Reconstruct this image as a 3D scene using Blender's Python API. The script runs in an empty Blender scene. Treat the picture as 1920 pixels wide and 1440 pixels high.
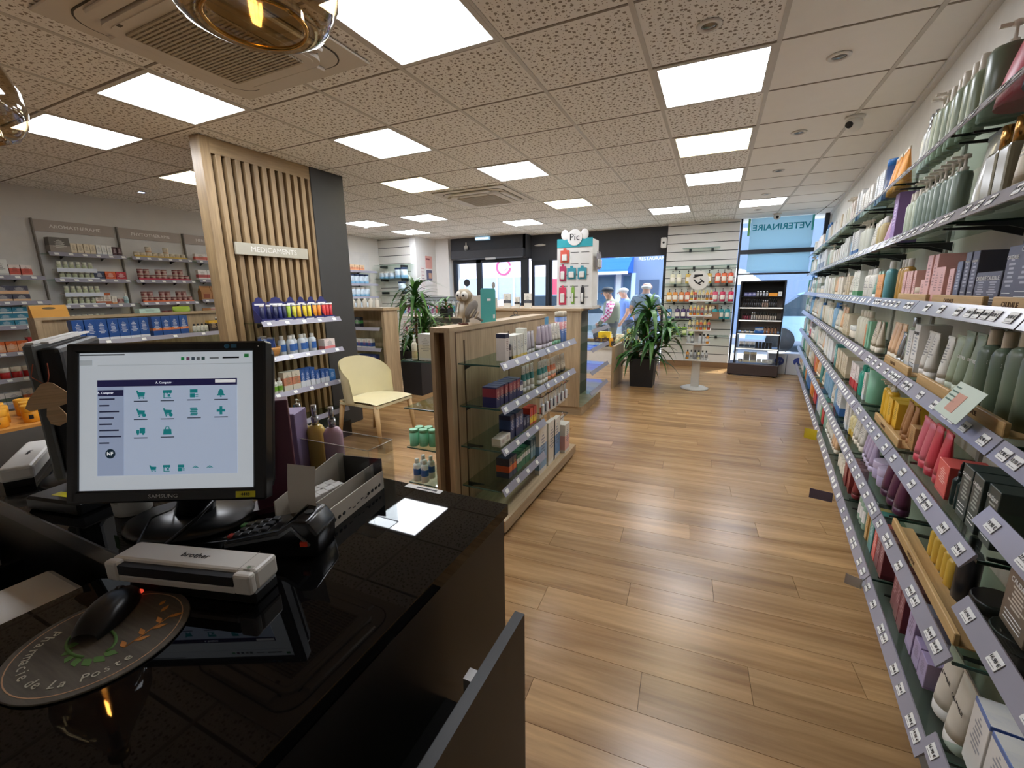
import bpy, bmesh, math, random
from mathutils import Vector, Matrix
S = bpy.context.scene
COL = S.collection
R_ = random.Random(7)
PI = math.pi
CEIL = 2.575
CAMZ = 1.40

# ------------------------------------------------------------------ camera
cam_d = bpy.data.cameras.new('camera')
cam_d.sensor_fit = 'HORIZONTAL'; cam_d.sensor_width = 36.0; cam_d.lens = 804.8 / 1920 * 36
cam_d.clip_start = 0.02; cam_d.clip_end = 300
cam = bpy.data.objects.new('camera', cam_d); COL.objects.link(cam)
def _camrot(yaw, pitch, roll):
    cy, sy, cp, sp = math.cos(yaw), math.sin(yaw), math.cos(pitch), math.sin(pitch)
    f = Vector((sy*cp, cy*cp, sp)); r = Vector((cy, -sy, 0)); u = r.cross(f)
    cr, sr = math.cos(roll), math.sin(roll)
    return cr*r + sr*u, -sr*r + cr*u, f
_r, _u, _f = _camrot(-0.436223, -0.210529, -0.0121187)
cam.matrix_world = Matrix(((_r.x, _u.x, -_f.x, 0), (_r.y, _u.y, -_f.y, 0), (_r.z, _u.z, -_f.z, CAMZ), (0, 0, 0, 1)))
S.camera = cam

# ------------------------------------------------------------------ sky, sun, exposure
W = bpy.data.worlds.new('sky'); S.world = W; W.use_nodes = True
nt = W.node_tree; nt.nodes.clear()
wo = nt.nodes.new('ShaderNodeOutputWorld'); bg = nt.nodes.new('ShaderNodeBackground')
sk = nt.nodes.new('ShaderNodeTexSky'); sk.sky_type = 'NISHITA'; sk.sun_disc = False
sk.sun_elevation = math.radians(60); sk.sun_rotation = math.radians(190); sk.air_density = 1.0; sk.dust_density = 1.5
nt.links.new(sk.outputs[0], bg.inputs[0]); nt.links.new(bg.outputs[0], wo.inputs[0])
bg.inputs[1].default_value = 0.6
sun_d = bpy.data.lights.new('sun', 'SUN'); sun_d.energy = 7.0; sun_d.angle = math.radians(0.6); sun_d.color = (1, .95, .87)
sun = bpy.data.objects.new('sun', sun_d); COL.objects.link(sun)
sun.rotation_euler = Vector((-0.36, -0.5, -1.0)).to_track_quat('-Z', 'Y').to_euler()
S.view_settings.view_transform = 'Standard'; S.view_settings.look = 'None'
S.view_settings.exposure = 0.62; S.view_settings.gamma = 1.0; S.view_settings.use_curve_mapping = False
PANEL_EMIT = 14.0

# ------------------------------------------------------------------ material helpers
def lin(h):
    if isinstance(h, (tuple, list)): return (h[0], h[1], h[2], 1)
    h = h.lstrip('#'); c = [int(h[i:i+2], 16)/255 for i in (0, 2, 4)]
    return tuple((x/12.92 if x <= .04045 else ((x+.055)/1.055)**2.4) for x in c) + (1,)
MATS = {}
def newmat(name):
    m = bpy.data.materials.new(name); m.use_nodes = True; nt = m.node_tree
    b = nt.nodes.get('Principled BSDF')
    return m, nt, b
def N(nt, typ, **kw):
    n = nt.nodes.new(typ)
    for k, v in kw.items():
        if k.startswith('i_'): n.inputs[int(k[2:])].default_value = v
        else: setattr(n, k, v)
    return n
def pm(col, rough=.5, metal=0., spec=.5, emit=0., trans=0., coat=0., var=.06, ior=1.45):
    """plain surface with a little procedural mottling"""
    key = (col if isinstance(col, str) else tuple(col), rough, metal, spec, emit, trans, coat, var)
    if key in MATS: return MATS[key]
    m, nt, b = newmat('surface_%d' % len(MATS))
    c = lin(col)
    b.inputs['Base Color'].default_value = c
    if var > 0 and not emit and not trans:
        tc = N(nt, 'ShaderNodeTexCoord'); no = N(nt, 'ShaderNodeTexNoise'); no.inputs['Scale'].default_value = 9; no.inputs['Detail'].default_value = 3
        nt.links.new(tc.outputs['Object'], no.inputs['Vector'])
        mr = N(nt, 'ShaderNodeMapRange'); mr.inputs[3].default_value = 1-var*1.5; mr.inputs[4].default_value = 1+var*1.5
        nt.links.new(no.outputs['Fac'], mr.inputs[0])
        mx = N(nt, 'ShaderNodeVectorMath', operation='SCALE'); mx.inputs[0].default_value = c[:3]
        nt.links.new(mr.outputs[0], mx.inputs['Scale']); nt.links.new(mx.outputs[0], b.inputs['Base Color'])
    b.inputs['Roughness'].default_value = rough; b.inputs['Metallic'].default_value = metal
    b.inputs['Specular IOR Level'].default_value = spec
    b.inputs['Transmission Weight'].default_value = trans; b.inputs['IOR'].default_value = ior
    b.inputs['Coat Weight'].default_value = coat
    if emit:
        b.inputs['Emission Color'].default_value = c; b.inputs['Emission Strength'].default_value = emit
    MATS[key] = m
    return m
def thin_glass(tint='#eef6f2', refl=1.0, rough=.02):
    key = ('glass', tint, refl, rough)
    if key in MATS: return MATS[key]
    m, nt, b = newmat('clear_glass_%d' % len(MATS)); nt.nodes.remove(b)
    out = nt.nodes['Material Output']
    tr = N(nt, 'ShaderNodeBsdfTransparent'); tr.inputs[0].default_value = lin(tint)
    gl = N(nt, 'ShaderNodeBsdfGlossy'); gl.inputs['Roughness'].default_value = rough
    lw = N(nt, 'ShaderNodeLayerWeight'); lw.inputs[0].default_value = .5
    pw = N(nt, 'ShaderNodeMath', operation='POWER'); pw.inputs[1].default_value = 4.
    mu = N(nt, 'ShaderNodeMath', operation='MULTIPLY_ADD'); mu.inputs[1].default_value = .55*refl; mu.inputs[2].default_value = .035*refl
    nt.links.new(lw.outputs['Facing'], pw.inputs[0]); nt.links.new(pw.outputs[0], mu.inputs[0])
    mx = N(nt, 'ShaderNodeMixShader')
    nt.links.new(mu.outputs[0], mx.inputs[0])
    nt.links.new(tr.outputs[0], mx.inputs[1]); nt.links.new(gl.outputs[0], mx.inputs[2]); nt.links.new(mx.outputs[0], out.inputs[0])
    MATS[key] = m
    return m
def wood(c1, c2, axis='z', scale=1., rough=.45, rnd=False, dark='#6b4a2c'):
    key = ('wood', c1, c2, axis, scale, rough, rnd)
    if key in MATS: return MATS[key]
    m, nt, b = newmat('wood_%d' % len(MATS))
    tc = N(nt, 'ShaderNodeTexCoord'); mp = N(nt, 'ShaderNodeMapping')
    st = {'x': (1.1, 16, 16), 'y': (16, 1.1, 16), 'z': (16, 16, 1.1)}[axis]
    mp.inputs['Scale'].default_value = [s*scale for s in st]
    nt.links.new(tc.outputs['Object'], mp.inputs['Vector'])
    src = mp.outputs[0]
    if rnd:
        oi = N(nt, 'ShaderNodeObjectInfo'); sc = N(nt, 'ShaderNodeMath', operation='MULTIPLY'); sc.inputs[1].default_value = 37.
        nt.links.new(oi.outputs['Random'], sc.inputs[0]); ad = N(nt, 'ShaderNodeVectorMath', operation='ADD')
        nt.links.new(src, ad.inputs[0]); nt.links.new(sc.outputs[0], ad.inputs[1]); src = ad.outputs[0]
    n1 = N(nt, 'ShaderNodeTexNoise'); n1.inputs['Scale'].default_value = 1.0; n1.inputs['Detail'].default_value = 6; n1.inputs['Roughness'].default_value = .62; n1.inputs['Distortion'].default_value = .6
    n2 = N(nt, 'ShaderNodeTexNoise'); n2.inputs['Scale'].default_value = 6.0; n2.inputs['Detail'].default_value = 4
    nt.links.new(src, n1.inputs['Vector']); nt.links.new(src, n2.inputs['Vector'])
    cr = N(nt, 'ShaderNodeValToRGB'); cr.color_ramp.elements[0].position = .3; cr.color_ramp.elements[1].position = .7
    cr.color_ramp.elements[0].color = lin(c1); cr.color_ramp.elements[1].color = lin(c2)
    if rnd:
        e = cr.color_ramp.elements.new(.16); e.color = lin(dark)
    nt.links.new(n1.outputs['Fac'], cr.inputs[0])
    mr = N(nt, 'ShaderNodeMapRange'); mr.inputs[1].default_value = .3; mr.inputs[2].default_value = .7; mr.inputs[3].default_value = .84; mr.inputs[4].default_value = 1.1
    nt.links.new(n2.outputs['Fac'], mr.inputs[0])
    vm = N(nt, 'ShaderNodeVectorMath', operation='SCALE'); nt.links.new(cr.outputs[0], vm.inputs[0]); nt.links.new(mr.outputs[0], vm.inputs['Scale'])
    colr = vm.outputs[0]
    if rnd:
        mr2 = N(nt, 'ShaderNodeMapRange'); mr2.inputs[3].default_value = .86; mr2.inputs[4].default_value = 1.12
        nt.links.new(oi.outputs['Random'], mr2.inputs[0])
        v2 = N(nt, 'ShaderNodeVectorMath', operation='SCALE'); nt.links.new(colr, v2.inputs[0]); nt.links.new(mr2.outputs[0], v2.inputs['Scale']); colr = v2.outputs[0]
    nt.links.new(colr, b.inputs['Base Color'])
    b.inputs['Roughness'].default_value = rough
    bp = N(nt, 'ShaderNodeBump'); bp.inputs['Strength'].default_value = .08; bp.inputs['Distance'].default_value = .002
    nt.links.new(n2.outputs['Fac'], bp.inputs['Height']); nt.links.new(bp.outputs[0], b.inputs['Normal'])
    MATS[key] = m
    return m
def printed(base, accent, ink='#40444a', lo=.0, hi=.28, rough=.4, lines=1.):
    """packaging: base colour, an accent band between lo and hi of its height, and small printed lines"""
    key = ('print', base, accent, ink, lo, hi, rough, lines)
    if key in MATS: return MATS[key]
    m, nt, b = newmat('package_%d' % len(MATS))
    tc = N(nt, 'ShaderNodeTexCoord'); sp = N(nt, 'ShaderNodeSeparateXYZ'); nt.links.new(tc.outputs['Generated'], sp.inputs[0])
    def math_(op, a, bb, c=None):
        n = N(nt, 'ShaderNodeMath', operation=op)
        for i, v in enumerate((a, bb) if c is None else (a, bb, c)):
            if isinstance(v, (int, float)): n.inputs[i].default_value = v
            else: nt.links.new(v, n.inputs[i])
        return n.outputs[0]
    X, Y, Z = sp.outputs
    band = math_('MULTIPLY', math_('GREATER_THAN', Z, lo), math_('LESS_THAN', Z, hi))
    mx = N(nt, 'ShaderNodeMix', data_type='RGBA'); mx.inputs[6].default_value = lin(base); mx.inputs[7].default_value = lin(accent)
    nt.links.new(band, mx.inputs[0])
    out = mx.outputs[2]
    if lines:
        fr = math_('FRACT', math_('MULTIPLY', Z, 15.), 0.)
        row = math_('FLOOR', math_('MULTIPLY', Z, 15.), 0.)
        wn = N(nt, 'ShaderNodeTexWhiteNoise', noise_dimensions='1D'); nt.links.new(row, wn.inputs['W'])
        half = math_('ABSOLUTE', math_('SUBTRACT', X, .5), 0.)
        wid = math_('LESS_THAN', half, math_('MULTIPLY', wn.outputs['Value'], .36))
        ln = math_('MULTIPLY', math_('MULTIPLY', math_('GREATER_THAN', fr, .5), wid), math_('MULTIPLY', math_('GREATER_THAN', Z, .34), math_('LESS_THAN', Z, .86)))
        ln = math_('MULTIPLY', ln, .7*lines)
        m2 = N(nt, 'ShaderNodeMix', data_type='RGBA'); nt.links.new(out, m2.inputs[6]); m2.inputs[7].default_value = lin(ink); nt.links.new(ln, m2.inputs[0]); out = m2.outputs[2]
    nt.links.new(out, b.inputs['Base Color']); b.inputs['Roughness'].default_value = rough
    MATS[key] = m
    return m

# ------------------------------------------------------------------ mesh helpers
class MB:
    def __init__(s): s.v = []; s.f = []; s.sm = []
    def add(s, vs, fs, smooth=False):
        o = len(s.v); s.v += [tuple(v) for v in vs]; s.f += [tuple(i+o for i in f) for f in fs]; s.sm += [smooth]*len(fs); return s
    def bx(s, x0, x1, y0, y1, z0, z1, M=None):
        vs = [Vector((x, y, z)) for z in (z0, z1) for y in (y0, y1) for x in (x0, x1)]
        if M is not None: vs = [M @ v for v in vs]
        return s.add(vs, [(0, 2, 3, 1), (4, 5, 7, 6), (0, 1, 5, 4), (2, 6, 7, 3), (0, 4, 6, 2), (1, 3, 7, 5)])
    def rbox(s, x0, x1, y0, y1, z0, z1, r=.004, seg=2, M=None):
        bm = bmesh.new(); bmesh.ops.create_cube(bm, size=1)
        for v in bm.verts: v.co = Vector(((x0+x1)/2+v.co.x*(x1-x0), (y0+y1)/2+v.co.y*(y1-y0), (z0+z1)/2+v.co.z*(z1-z0)))
        bmesh.ops.bevel(bm, geom=list(bm.edges), offset=r, segments=seg, profile=.5, affect='EDGES')
        bm.verts.index_update()
        vs = [(M @ v.co) if M is not None else v.co.copy() for v in bm.verts]; fs = [[v.index for v in f.verts] for f in bm.faces]; bm.free()
        return s.add(vs, fs, False)
    def lathe(s, prof, n=16, c=(0, 0, 0), sx=1., sy=1., smooth=True, M=None, a0=0.):
        vs = []; fs = []
        for r, z in prof:
            for i in range(n):
                a = a0+2*PI*i/n; vs.append(Vector((c[0]+r*sx*math.cos(a), c[1]+r*sy*math.sin(a), c[2]+z)))
        k = len(prof)
        for j in range(k-1):
            for i in range(n):
                i2 = (i+1) % n; fs.append((j*n+i, j*n+i2, (j+1)*n+i2, (j+1)*n+i))
        if M is not None: vs = [M @ v for v in vs]
        s.add(vs, fs, smooth)
        o = len(s.v)-len(vs)
        if prof[0][0] > 1e-5: s.f.append(tuple(o+i for i in reversed(range(n)))); s.sm.append(False)
        if prof[-1][0] > 1e-5: s.f.append(tuple(o+(k-1)*n+i for i in range(n))); s.sm.append(False)
        return s
    def tube(s, pts, rad, n=8, caps=True):
        pts = [Vector(p) for p in pts]; k = len(pts)
        if isinstance(rad, (int, float)): rad = [rad]*k
        vs = []; fs = []; prev = None
        for j, p in enumerate(pts):
            d = (pts[min(j+1, k-1)]-pts[max(j-1, 0)]).normalized()
            if prev is None:
                a = Vector((0, 0, 1)) if abs(d.z) < .9 else Vector((1, 0, 0)); x = d.cross(a).normalized()
            else:
                x = (prev - d*prev.dot(d)).normalized()
            prev = x; y = d.cross(x)
            for i in range(n):
                t = 2*PI*i/n; vs.append(p+(x*math.cos(t)+y*math.sin(t))*rad[j])
        for j in range(k-1):
            for i in range(n):
                i2 = (i+1) % n; fs.append((j*n+i, j*n+i2, (j+1)*n+i2, (j+1)*n+i))
        if caps: fs += [tuple(reversed(range(n))), tuple((k-1)*n+i for i in range(n))]
        return s.add(vs, fs, True)
    def prism(s, poly, z0, z1, M=None, smooth=False):
        n = len(poly); vs = [Vector((x, y, z0)) for x, y in poly]+[Vector((x, y, z1)) for x, y in poly]
        if M is not None: vs = [M @ v for v in vs]
        fs = [tuple(reversed(range(n))), tuple(range(n, 2*n))]+[(i, (i+1) % n, n+(i+1) % n, n+i) for i in range(n)]
        return s.add(vs, fs, smooth)
    def ell(s, c, r, nu=14, nv=8, M=None):
        pr = [(math.sin(PI*j/nv), -math.cos(PI*j/nv)) for j in range(nv+1)]
        T = Matrix.Translation(c) @ (M if M is not None else Matrix()) @ Matrix.Diagonal((r[0], r[1], r[2], 1))
        return s.lathe([(max(a, 1e-6), b) for a, b in pr], nu, M=T)
    def grid(s, fn, nu, nv, smooth=True):
        vs = [fn(i/nu, j/nv) for j in range(nv+1) for i in range(nu+1)]
        fs = [(j*(nu+1)+i, j*(nu+1)+i+1, (j+1)*(nu+1)+i+1, (j+1)*(nu+1)+i) for j in range(nv) for i in range(nu)]
        return s.add(vs, fs, smooth)
    def bev(s, r=.004, seg=2):
        bm = bmesh.new(); vs = [bm.verts.new(v) for v in s.v]
        for f in s.f:
            try: bm.faces.new([vs[i] for i in f])
            except ValueError: pass
        bmesh.ops.recalc_face_normals(bm, faces=list(bm.faces))
        bmesh.ops.bevel(bm, geom=list(bm.edges), offset=r, segments=seg, profile=.5, affect='EDGES'); bm.verts.index_update()
        s.v = [tuple(v.co) for v in bm.verts]; s.f = [tuple(v.index for v in f.verts) for f in bm.faces]; s.sm = [True]*len(s.f); bm.free()
        return s
    def mesh(s, name):
        me = bpy.data.meshes.new(name); me.from_pydata([tuple(v) for v in s.v], [], s.f)
        me.polygons.foreach_set('use_smooth', s.sm); me.materials.append(None); me.update()
        return me
def obj(name, mb, mat, parent=None, loc=(0, 0, 0), rot=(0, 0, 0), scale=None, M=None):
    me = mb.mesh(name) if isinstance(mb, MB) else mb
    o = bpy.data.objects.new(name, me); COL.objects.link(o)
    o.material_slots[0].link = 'OBJECT'; o.material_slots[0].material = mat
    if parent is not None: o.parent = parent
    if M is not None: o.matrix_local = M
    else:
        o.location = loc; o.rotation_euler = rot
        if scale is not None: o.scale = scale
    return o
def empty(name, loc=(0, 0, 0), rz=0., parent=None):
    o = bpy.data.objects.new(name, None); COL.objects.link(o); o.location = loc; o.rotation_euler = (0, 0, rz); o.empty_display_size = .05
    if parent is not None: o.parent = parent
    return o
def tag(o, label, cat, group=None):
    o['label'] = label; o['category'] = cat
    if group: o['group'] = group
    return o
def struct(o, label=None, cat=None):
    o['kind'] = 'structure'
    if label: o['label'] = label
    if cat: o['category'] = cat
    return o
def box(x0, x1, y0, y1, z0, z1): return MB().bx(x0, x1, y0, y1, z0, z1)
TXT = {}
def text_mesh(st, size, depth=.0006, align='CENTER', bold=0.):
    key = (st, round(size, 4), depth, align, bold)
    if key in TXT: return TXT[key]
    cu = bpy.data.curves.new('lettering', 'FONT'); cu.body = st; cu.size = size; cu.extrude = depth/2; cu.align_x = align; cu.align_y = 'CENTER'; cu.resolution_u = 2; cu.offset = bold*size
    o = bpy.data.objects.new('lettering', cu); COL.objects.link(o)
    dg = bpy.context.evaluated_depsgraph_get(); me = bpy.data.meshes.new_from_object(o.evaluated_get(dg))
    bpy.data.objects.remove(o); bpy.data.curves.remove(cu)
    me.materials.clear(); me.materials.append(None); TXT[key] = me
    return me
def frame(origin, xdir, zdir):
    """matrix with local X = xdir, local Z (text normal) = zdir"""
    x = Vector(xdir).normalized(); z = Vector(zdir).normalized(); y = z.cross(x)
    return Matrix(((x.x, y.x, z.x, origin[0]), (x.y, y.y, z.y, origin[1]), (x.z, y.z, z.z, origin[2]), (0, 0, 0, 1)))
def lettering(name, st, size, mat, parent, origin, xdir, zdir, sx=1., width=None, bold=0.):
    """parent must sit at the identity transform or origin is in its local space"""
    M = frame(origin, xdir, zdir); me = text_mesh(st, size, bold=bold)
    if width:
        xs = [v.co.x for v in me.vertices]; sx = width/(max(xs)-min(xs))
    if sx != 1.: M = M @ Matrix.Diagonal((sx, 1, 1, 1))
    return obj(name, me, mat, parent, M=M)
ORD = ['first', 'second', 'third', 'fourth', 'fifth', 'sixth', 'seventh', 'eighth', 'ninth', 'tenth', 'eleventh', 'twelfth', 'thirteenth', 'fourteenth', 'fifteenth', 'sixteenth', 'seventeenth', 'eighteenth', 'nineteenth', 'twentieth']
REG = []
def reg(o, look, where, order, cat, group, end='near end'):
    o['category'] = cat; o['group'] = group; REG.append((o, look, where, order, end)); return o
def finish_labels():
    g = {}
    for r in REG: g.setdefault((r[1], r[2]), []).append(r)
    for (look, where), rs in g.items():
        rs.sort(key=lambda r: r[3])
        for i, r in enumerate(rs):
            r[0]['label'] = ('%s on %s' % (look, where)) if len(rs) == 1 else ('%s %s from %s, %s' % (ORD[min(i, 19)], look, r[4], where))
# ------------------------------------------------------------------ shared surfaces
M_OAK = wood('#a08a6c', '#c0a988', 'z', .8, .5)
M_OAKX = wood('#a08a6c', '#c0a988', 'x', .8, .5)
M_OAKY = wood('#a08a6c', '#c0a988', 'y', .8, .5)
M_FLOOR = wood('#8a6742', '#c09a6c', 'x', .55, .26, True, dark='#664a2e')
M_WHITE = pm('#dcdad5', .7); M_WALL = pm('#d6d4d0', .85, var=.03)
M_PLAS = pm('#e4e2dc', .4); M_DARK = pm('#26282b', .5); M_ANTH = pm('#33353a', .55); M_BLACK = pm('#101112', .35)
M_CHROME = pm('#c8cacc', .18, 1.); M_STEEL = pm('#8f9294', .35, 1.)
M_GLASS = thin_glass('#e6f1ec', .5); M_PANE = thin_glass('#f4f9fb', .8); M_CLEAR = thin_glass('#f2f4f4', .9)
M_EDGE = pm('#3d5a50', .15)
M_RAIL = pm('#9694a0', .22, 0., .6, var=.05); M_TAG = pm('#e9e9e6', .5, var=.02); M_INK = pm('#1b1b1d', .6, var=0)
M_WINK = pm('#eeeeec', .5, var=0); M_BRACK = pm('#3a3b3d', .4, .6)

# ------------------------------------------------------------------ floor of separate planks
floor = struct(obj('floor', box(-7.2, 2.2, -1.8, 9.0, -.06, -.009), pm('#3b2a1a', .8)), 'oak-coloured plank floor of the shop', 'floor')
FA = math.radians(3.0); fx = Vector((math.cos(FA), math.sin(FA), 0)); fy = Vector((-math.sin(FA), math.cos(FA), 0))
PW, PL = .168, 1.21
pl_me = MB().bx(-PL/2+.0008, PL/2-.0008, -PW/2+.0008, PW/2-.0008, -.009, 0).mesh('plank')
spots = []
for j in range(-14, 62):
    off = (j*0.37) % PL
    for i in range(-8, 5):
        c = fx*(i*PL+off)+fy*(j*PW)
        if -7.6 < c.x < 2.3 and -1.7 < c.y < 8.95: spots.append(c)
spots.sort(key=lambda c: (c-Vector((0, 1.2, 0))).length + (3 if c.x < -4.2 else 0) + (4 if c.y < .7 else 0))
for c in spots[:296]:
    obj('plank', pl_me, M_FLOOR, floor, loc=c, rot=(0, 0, FA))
rest = MB(); RM = Matrix.Rotation(FA, 4, 'Z')
for c in spots[296:]:
    rest.bx(-PL/2+.0008, PL/2-.0008, -PW/2+.0008, PW/2-.0008, -.009, 0, Matrix.Translation(c) @ RM)
ro = obj('plank_field', rest, M_FLOOR, floor); ro['kind'] = 'stuff'

# ------------------------------------------------------------------ ceiling of tiles in a grid
def tile_mat():
    m, nt, b = newmat('perforated_tile')
    tc = N(nt, 'ShaderNodeTexCoord'); oi = N(nt, 'ShaderNodeObjectInfo')
    sc = N(nt, 'ShaderNodeMath', operation='MULTIPLY'); sc.inputs[1].default_value = 11.; nt.links.new(oi.outputs['Random'], sc.inputs[0])
    ad = N(nt, 'ShaderNodeVectorMath', operation='ADD'); nt.links.new(tc.outputs['Object'], ad.inputs[0]); nt.links.new(sc.outputs[0], ad.inputs[1])
    acc = None
    for scl, rad in ((25., .19), (46., .13)):
        vo = N(nt, 'ShaderNodeTexVoronoi', voronoi_dimensions='2D'); vo.inputs['Scale'].default_value = scl; vo.inputs['Randomness'].default_value = .75
        nt.links.new(ad.outputs[0], vo.inputs['Vector'])
        lt = N(nt, 'ShaderNodeMapRange'); lt.inputs[1].default_value = rad*.85; lt.inputs[2].default_value = rad*1.15; lt.inputs[3].default_value = 1; lt.inputs[4].default_value = 0
        nt.links.new(vo.outputs['Distance'], lt.inputs[0])
        if acc is None: acc = lt.outputs[0]
        else:
            mx = N(nt, 'ShaderNodeMath', operation='MAXIMUM'); nt.links.new(acc, mx.inputs[0]); nt.links.new(lt.outputs[0], mx.inputs[1]); acc = mx.outputs[0]
    # plain margin round each tile
    ab = N(nt, 'ShaderNodeVectorMath', operation='ABSOLUTE'); nt.links.new(tc.outputs['Object'], ab.inputs[0])
    sp = N(nt, 'ShaderNodeSeparateXYZ'); nt.links.new(ab.outputs[0], sp.inputs[0])
    mm = N(nt, 'ShaderNodeMath', operation='MAXIMUM'); nt.links.new(sp.outputs[0], mm.inputs[0]); nt.links.new(sp.outputs[1], mm.inputs[1])
    ls = N(nt, 'ShaderNodeMath', operation='LESS_THAN'); ls.inputs[1].default_value = .275; nt.links.new(mm.outputs[0], ls.inputs[0])
    mu = N(nt, 'ShaderNodeMath', operation='MULTIPLY'); nt.links.new(acc, mu.inputs[0]); nt.links.new(ls.outputs[0], mu.inputs[1])
    mx = N(nt, 'ShaderNodeMix', data_type='RGBA'); mx.inputs[6].default_value = lin('#f1efea'); mx.inputs[7].default_value = lin('#92887a')
    nt.links.new(mu.outputs[0], mx.inputs[0]); nt.links.new(mx.outputs[2], b.inputs['Base Color']); b.inputs['Roughness'].default_value = .9
    return m
M_TILE = tile_mat(); M_PLAIN = pm('#f1efea', .9, var=.02); M_BAR = pm('#c9c5bd', .55)
def wallx(y): return .715+.1*y
ceiling = struct(obj('ceiling', box(-7.3, 2.3, -1.9, 9.3, CEIL+.014, CEIL+.12), pm('#b9b5ad', .9)), 'suspended ceiling of perforated tiles', 'ceiling')
tile_me = MB().bx(-.291, .291, -.291, .291, 0, .013).mesh('ceiling_tile')
GX = lambda k: -1.012+.6*k
GY = lambda r: 2.108+.6*r
LIGHTS = [(-4, -1, 0), (-6, -1, 0), (-7, 1, 1), (-3, 1, 0), (-4, 3, 1), (-2, 3, 0), (-2, 6, 1), (-8, 6, 0), (-6, 6, 0), (-8, 8, 0), (-4, 8, 0), (0, 8, 0), (1, 1, 0), (1, 3, 1), (1, 5, 0), (2, 8, 0), (-1, -1, 0)]
LSET = {(k, r) for k, r, _ in LIGHTS}
def clip(poly, a, b, c):      # keep a*x+b*y<=c
    out = []
    for i in range(len(poly)):
        p, q = poly[i], poly[(i+1) % len(poly)]; dp = a*p[0]+b*p[1]-c; dq = a*q[0]+b*q[1]-c
        if dp <= 0: out.append(p)
        if dp*dq < 0:
            t = dp/(dp-dq); out.append((p[0]+(q[0]-p[0])*t, p[1]+(q[1]-p[1])*t))
    return out
for k in range(-10, 5):
    for r in range(-4, 12):
        if (k, r) in LSET: continue
        x0, y0 = GX(k), GY(r)
        if x0 > wallx(y0+.6)-.05: continue
        mat = M_TILE if k < 2 and r < 11 else M_PLAIN
        if x0+.6 > wallx(y0)-.02:
            poly = clip([(x0+.009, y0+.009), (x0+.591, y0+.009), (x0+.591, y0+.591), (x0+.009, y0+.591)], 1, -.1, .715-.02)
            if len(poly) > 2:
                cx, cy = x0+.3, y0+.3
                obj('ceiling_tile', MB().prism([(x-cx, y-cy) for x, y in poly], 0, .013), mat, ceiling, loc=(cx, cy, CEIL))
        else: obj('ceiling_tile', tile_me, mat, ceiling, loc=(x0+.3, y0+.3, CEIL))
bar_y = MB().bx(-.011, .011, -5.6, 5.6, -.004, .014).mesh('grid_bar'); bar_x = MB().bx(-4.6, 4.6, -.0065, .0065, -.0015, .014).mesh('grid_bar')
for k in range(-10, 4):
    if k < 4 and GX(k) < 1.0: obj('grid_bar', bar_y if k < 3 else MB().bx(-.011, .011, -3.6, 5.6, -.004, .014), M_BAR, ceiling, loc=(GX(k), 3.4, CEIL))
for r in range(-5, 12): obj('grid_bar', bar_x, pm('#8d8478', .8), ceiling, loc=(-2.9, GY(r), CEIL))

def diffuser(c, e):
    m, nt, b = newmat('light_diffuser')
    b.inputs['Base Color'].default_value = (.9, .9, .9, 1); b.inputs['Emission Color'].default_value = lin(c); b.inputs['Emission Strength'].default_value = e
    return m
M_LW = diffuser('#f3f7ff', PANEL_EMIT); M_LY = diffuser('#fff3c8', PANEL_EMIT*.4)
fr_me = MB()
for a in ((-.296, .296, -.296, -.268), (-.296, .296, .268, .296), (-.296, -.268, -.268, .268), (.268, .296, -.268, .268)): fr_me.bx(a[0], a[1], a[2], a[3], -.004, .01)
fr_me = fr_me.mesh('frame'); df_me = MB().bx(-.268, .268, -.268, .268, .0, .004).mesh('diffuser')
NM = {(-4, -1): 'bright ceiling panel left of the big ceiling air conditioner', (-6, -1): 'ceiling light panel partly behind the left glass pendant', (-7, 1): 'ceiling light panel half hidden behind the slatted wooden pillar', (-3, 1): 'ceiling light panel right of the slatted pillar top', (-4, 3): 'yellow-tinged ceiling panel left of the far air conditioner', (-2, 3): 'ceiling light panel just before the far air conditioner', (-2, 6): 'yellowish ceiling panel right of the far air conditioner', (-8, 6): 'ceiling light panel touching the dark pillar edge', (-6, 6): 'ceiling light panel above the tall left plant', (-8, 8): 'farthest left ceiling light panel before the slatted corner', (-4, 8): 'ceiling light panel above the entrance door', (0, 8): 'ceiling light panel before the white slatwall column', (1, 1): 'largest light panel beside the plain right-hand ceiling tiles', (1, 3): 'yellow light panel, second along the plain ceiling tiles', (1, 5): 'light panel, third along the plain ceiling tiles', (2, 8): 'light panel nearest the veterinary window', (-1, -1): 'huge nearest ceiling panel cut by the top edge'}
for k, r, yl in LIGHTS:
    e = tag(empty('ceiling_light', (GX(k)+.3, GY(r)+.3, CEIL-.001)), NM[(k, r)], 'ceiling light', 'square ceiling light panels')
    obj('frame', fr_me, M_BAR, e); obj('diffuser', df_me, M_LY if yl else M_LW, e)

# ------------------------------------------------------------------ walls
def wall(name, mb, mat, label): return struct(obj(name, mb, mat), label, 'wall')
wr = wall('wall_right', MB().prism([(wallx(-1.8), -1.8), (wallx(9.0), 9.0), (wallx(9.0)+.15, 9.0), (wallx(-1.8)+.15, -1.8)], -.02, CEIL+.01), pm('#e2dfd8', .8), 'pale right-hand wall behind the glass shelves')
struct(obj('trim_1', MB().prism([(wallx(-1.8)-.03, -1.8), (wallx(8.6)-.03, 8.6), (wallx(8.6), 8.6), (wallx(-1.8), -1.8)], CEIL-.028, CEIL-.002), M_WHITE), 'white trim where right wall meets ceiling', 'trim')
wall('wall_left', box(-6.97, -6.82, -1.8, 9.0, -.02, CEIL+.01), pm('#d8d4cc', .85, var=.03), 'grey-white left wall above the wall shelves')
wall('wall_rear', box(-7.0, 1.2, -1.85, -1.75, -.02, CEIL+.01), M_WALL, 'plain wall behind the counter')
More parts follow.
